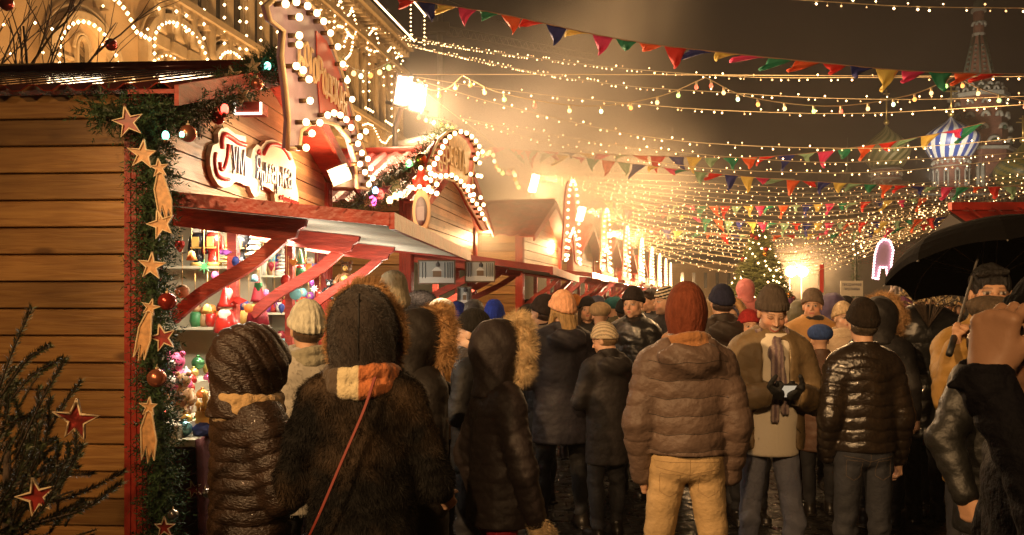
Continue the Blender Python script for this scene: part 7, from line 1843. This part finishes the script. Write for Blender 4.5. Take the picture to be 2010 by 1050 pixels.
p30 = person('black haired person in a mustard sleeve holding the big umbrella', 1943, 519, 3.98, 163, dict(col=(.30, .17, .04), hem=.8, inf=.008, pitch=.11, amp=.008, fold=.008, arms=arm30), hair='short', hairc=(.010, .008, .007), face=True, skin='tan', head=(0, 0))
# umbrella
def umbrella():
    hand = pl(p30, (.205, .385, 1.47)); n = 8
    e = empty('umbrella', hand, 0, 'big black umbrella open over the right side of the crowd', 'umbrella')
    ax = Vector((.0, .17, .99)).normalized(); ax = Vector((.03, .16, .99)).normalized()
    top = Vector((2.375, 4.33, 2.045)) - hand
    ax = top.normalized()
    tilt = Vector((.0, .29, .957)).normalized(); u = tilt.cross(Vector((0, 1, 0))).normalized(); v = tilt.cross(u)
    R, Hh = .50, .25; mb = MB(); V = []; K = 9; S = 6
    nn = n * S
    for j in range(K + 1):
        t = j / K
        for k in range(nn):
            a = 2 * PI * (k + 3) / nn; f_ = (k % S) / S; sag = 1 - .10 * math.sin(PI * f_) * t
            r = R * math.sin(t * PI / 2 * .98) * sag; z = -Hh * (1 - math.cos(t * PI / 2 * .98)) * (1 - .12 * math.sin(PI * f_) * t)
            V.append(top + (u * math.cos(a) + v * math.sin(a)) * r + tilt * z)
    Fc = [(j * nn + k, j * nn + (k + 1) % nn, (j + 1) * nn + (k + 1) % nn, (j + 1) * nn + k) for j in range(K) for k in range(nn)]
    mb.add(V, Fc, 0, False); c = mb.build('canopy', mat('umbrella_cloth', (.0035, .003, .003), .9, bump=.2, bscale=30, spec=.08), e); so = c.modifiers.new('s', 'SOLIDIFY'); so.thickness = .002
    for k in range(n):
        b = MB(); pts = [V[j * nn + k * S] - tilt * .006 for j in range(K + 1)]; b.tube(pts, .0028, 5); b.tube([V[5 * nn + k * S], top - tilt * .26], .0022, 5); b.build('rib', M_steel, e)
        b = MB(); q = V[K * nn + k * S]; b.tube([q, q + (q - top).normalized() * .012], .004, 5); b.build('rib_tip', M_steel, e)
    b = MB(); b.tube([top + tilt * .05, top, Vector((0, 0, 0)), -top.normalized() * .12], .006, 8); b.build('shaft', M_steel, e)
    b = MB(); b.tube([-top.normalized() * .03, -top.normalized() * .16], .014, 8); b.build('handle', M_black, e)
umbrella()
arm31 = (((-.10, .24, 1.10), (.17, .30, .985), (.85, .2, -.3), (.1, -.2, 1), .75, dict(thumb=.3)), ((.285, -.03, 1.17), (.30, .06, .975), (-.15, .25, -1), (-1, .2, 0), .6))
p31 = person('person in a brown flat cap and worn black leather jacket with metal buttons', 1952, 579, 3.5, -150, dict(name='leather_jacket', col=(0, 0, 0), m=Mleath2, hem=.78, inf=.012, pitch=0, amp=0, fold=.006, h=.0065, arms=arm31, ch=.05), hat='flat', hatc=(.085, .060, .038), face=True, skin='tan', hair='nape', head=(-10, 10))
for z in (1.30, 1.20, 1.10, 1.0, .9):
    b = MB(); b.lathe([(.010, 0), (.011, .004), (.006, .006), (0, .006)], 12, 0, Matrix.Translation((.052, .160, z)) @ Matrix.Rotation(-PI / 2, 4, 'X')); b.build('button', mat('button_metal', (.5, .42, .32), .25, .9), p31)

phone(pl(p31, (.26, .34, .97)), math.radians(-150), math.radians(-50), 'dark phone held low by the person in the flat cap', False, .4)
# near photographer at the right edge
arm32 = (((-.24, .14, 1.33), (-.13, .204, 1.578), (0, -.16, 1), (.60, -.80, 0), .7, dict(thumb=.95, spread=.35, curls=(.55, .75, .85, .95))), ((.26, .02, 1.12), (.20, .2, 1.0), (-.3, .5, -.3), (-1, .1, 0), .6))
Mnavy = mat('near_black_navy', (.0045, .004, .0065), .8, bump=.5, bscale=45, spec=.2, var=.2, vscale=20)
p32 = person('close person in dark navy raising a camera to the face at the right edge', 2099, 505, 1.56, 86, dict(col=(0, 0, 0), m=Mnavy, hem=.85, inf=.0, fold=.009, h=.006, slv=.85, arms=arm32, collar=True), hat='beanie', hatc=(.004, .004, .004), face=True, skin=(.40, .22, .13), beard=.35, hands=(True, True))
f = Fld((-.30, .05, 1.42), (-.0, .42, 1.66), .004)
f.cap((-.140, .200, 1.535), (-.130, .210, 1.573), .042, .047, .01, disp=lambda X, Y, Z, t, L: .002 * np.sin(X * 90 + Z * 120)); f.cap((-.135, .236, 1.570), (-.135, .268, 1.562), .014, .006, .012)
f.cap((-.133, .204, 1.558), (-.13, .216, 1.65), .033, .038, .004, sign=-1); fld_obj('cuff', f.mesh(), Mnavy, p32)
def camera_thing():
    p = pl(p32, (-.02, .135, 1.632)); e = empty('camera', p, math.radians(90), 'black camera held to the eye at the right edge', 'camera')
    f_ = Fld((-.09, -.06, -.06), (.09, .12, .08), .004); f_.box((0, 0, 0), (.052, .018, .033), .007); f_.box((0, 0, .034), (.016, .014, .010), .005, .01); f_.cap((.0, .01, -.003), (0, .024, -.003), .022, .022, .004); fld_obj('body', f_.mesh(), mat('camera_black', (.012, .012, .012), .35), e)
    b = MB(); b.lathe([(.021, 0), (.016, .003), (0, .004)], 16, 0, Matrix.Translation((0, .046, -.003)) @ Matrix.Rotation(-PI / 2, 4, 'X')); b.build('lens', M_pane, e)
camera_thing()

Mst = mat('tan_stitch', (.27, .17, .08), .8); Mdst = mat('dark_stitch', (.010, .009, .009), .7); Mzip = mat('zip_metal', (.35, .28, .18), .35, .7)
pk = [[(s_ * .045, .885), (s_ * .135, .890), (s_ * .135, .80), (s_ * .09, .775), (s_ * .045, .80), (s_ * .045, .885)] for s_ in (-1, 1)]
stitch(p20, 'trousers', pk + [[(0, .96), (0, .80)], [(-.16, .945), (.16, .945)], [(-.15, .915), (-.06, .90), (0, .885), (.06, .90), (.15, .915)]], .0013, Mst)
stitch(p27, 'trousers', pk + [[(0, .96), (0, .80)], [(-.15, .91), (-.06, .90), (0, .88), (.06, .90), (.15, .91)]], .0012, mat('denim_stitch', (.12, .08, .05), .8))
stitch(p20, 'quilted_jacket', [[(x_ * .01, k * .083 - .005 * math.sin(x_ * .17 + 3) - .004 * math.sin(x_ * .41 + 6)) for x_ in range(-19, 20)] for k in range(12, 18)], .0016, mat('quilt_stitch', (.03, .02, .015), .8), lift=-.0003)
stitch(p23, 'jacket', [[(-.083, 1.42), (-.083, .9)], [(.083, 1.42), (.083, .9)]], .004, Mzip, True, 'zip'); stitch(p23, 'jacket', [[(s_ * .10, 1.02), (s_ * .16, .96)] for s_ in (-1, 1)], .003, Mdst, True)
stitch(p31, 'leather_jacket', [[(s_ * .06, 1.30), (s_ * .15, 1.30), (s_ * .15, 1.275), (s_ * .105, 1.262), (s_ * .06, 1.275), (s_ * .06, 1.30)] for s_ in (-1, 1)] + [[(s_ * .062, 1.275), (s_ * .065, 1.18), (s_ * .148, 1.18), (s_ * .148, 1.275)] for s_ in (-1, 1)] + [[(.035, 1.44), (.035, .8)], [(-.17, 1.34), (.17, 1.34)]], .0022, mat('pale_stitch', (.12, .10, .08), .6), True)
stitch(p2, 'hood', [[(0, 1.80), (.006, 1.70), (0, 1.56)]], .004, Mdst)
# ------------------------------------------------------------------ the crowd further back
CC = dict(black=(.015, .014, .014), navy=(.02, .025, .06), grey=(.12, .11, .10), brown=(.10, .05, .03), red=(.35, .03, .03), beige=(.40, .28, .16), white=(.6, .55, .45), plum=(.10, .03, .08), olive=(.09, .08, .04), blue=(.04, .08, .25), orange=(.45, .16, .04), teal=(.03, .13, .14))
def crowd():
    rn = random.Random(21); used = set()
    spots = []
    places = [(1035, 1130, 'left of the peach hat'), (1130, 1230, 'between the peach hat and the shiny black jacket'), (1230, 1300, 'behind the shiny black jacket'), (1380, 1440, 'beyond the navy beanie'), (1440, 1490, 'beyond the pink child'), (1530, 1580, 'beyond the smiling person'), (1580, 1660, 'below the searchlights'), (1660, 1720, 'below the notice board'), (1720, 1790, 'left of the black puffer'), (1790, 1860, 'under the umbrella edge')]
    def where(px):
        for a, b_, t in places:
            if a <= px < b_: return t
        return 'in the packed crowd'
    # nearer fill, middle distance, far
    L = []
    for px, Y in ((1040, 8.3), (1090, 9.2), (1128, 10.6), (1178, 8.4), (1205, 10.2), (1225, 9.0), (1380, 7.9), (1400, 9.4), (1437, 7.4), (1470, 6.6), (1570, 9.0), (1610, 6.8), (1640, 11.0), (1665, 9.2), (1672, 8.0), (1745, 7.6), (1760, 9.4), (1778, 8.4), (1850, 8.8), (1790, 6.9)): L.append((px, Y))
    for i in range(30): L.append((1040 + 28 * i + rn.uniform(-8, 8), rn.uniform(11, 16)))
    for i in range(34): L.append((1150 + 22 * i + rn.uniform(-8, 8), rn.uniform(17, 27)))
    for i in range(26): L.append((1230 + 22 * i + rn.uniform(-8, 8), rn.uniform(28, 42)))
    protos = {}
    for px, Y in L:
        hgt = rn.uniform(1.56, 1.80)
        if 1570 < px < 1640 and Y < 11: hgt = 1.5
        top = HY - (hgt - CZ) * F / Y
        for _ in range(60):
            kind = rn.choice(['beanie', 'beanie', 'slouch', 'hair', 'hood', 'ribbed', 'fur', 'furhood']); hc = rn.choice(['black', 'black', 'navy', 'grey', 'brown', 'red', 'beige', 'white', 'plum', 'blue', 'orange', 'teal']); cc = rn.choice(['black', 'black', 'navy', 'grey', 'brown', 'plum', 'olive', 'beige', 'red'])
            if (kind, hc, cc, where(px)) not in used: break
        used.add((kind, hc, cc, where(px)))
        kn = dict(beanie='%s beanie', slouch='%s slouchy hat', hair='bare head', hood='%s hood', ribbed='%s ribbed hat', fur='%s fluffy hat', furhood='%s fur edged hood')[kind]
        if '%' in kn: kn = kn % (hc if kind not in ('hood', 'furhood') else cc)
        dist = 'close by' if Y < 11 else ('in the middle distance' if Y < 17 else ('far back' if Y < 28 else 'farthest off'))
        label = '%s and %s coat, %s, %s' % (kn, cc, dist, where(px))
        label = label.replace('in the middle distance', 'midway').replace('between the peach hat and the shiny black jacket', 'right of the peach hat')
        label = 'person with ' + label if len(label.split()) < 13 else label
        rz = rn.choice([0, 5, -10, 15, 170, 190, 160, 30, -40, 60, 175]) + rn.uniform(-10, 10)
        facing = 90 < abs(rz) and Y < 14
        key = (kind, cc, hc)
        c = CC[cc]; arms = rn.choice([('pocket', 'pocket'), ('down', 'down'), ('front', 'front')])
        if Y > 16 and key[0:1] in protos and False: pass
        kw = dict(hat=kind if kind in ('beanie', 'slouch', 'ribbed', 'fur') else None, hatc=CC[hc], hair='short' if kind == 'hair' else ('nape' if kind in ('beanie', 'ribbed') else None), hood=True if kind in ('hood', 'furhood') else None, hoodfur=(Mfurtan, .03, 900, .04) if kind == 'furhood' else None)
        if kind == 'hood' or kind == 'furhood': kw['hat'] = None
        far = Y > 17
        person(label, px, top, Y, rz, dict(col=c, hem=rn.choice([.6, .8, .85]), inf=rn.uniform(0, .03), pitch=.08, amp=0 if far else rn.choice([0, .006]), m=mat('crowd_cloth_' + cc, c, .6, bump=.3, bscale=20, var=.2, vscale=5), arms=arms, collar=kind not in ('hood', 'furhood')), trousers=(.015, .015, .02), tm=mat('crowd_trousers', (.014, .014, .018), .8), group='people in the crowd beyond', face=facing, hands=(not far, not far), **kw)
crowd()
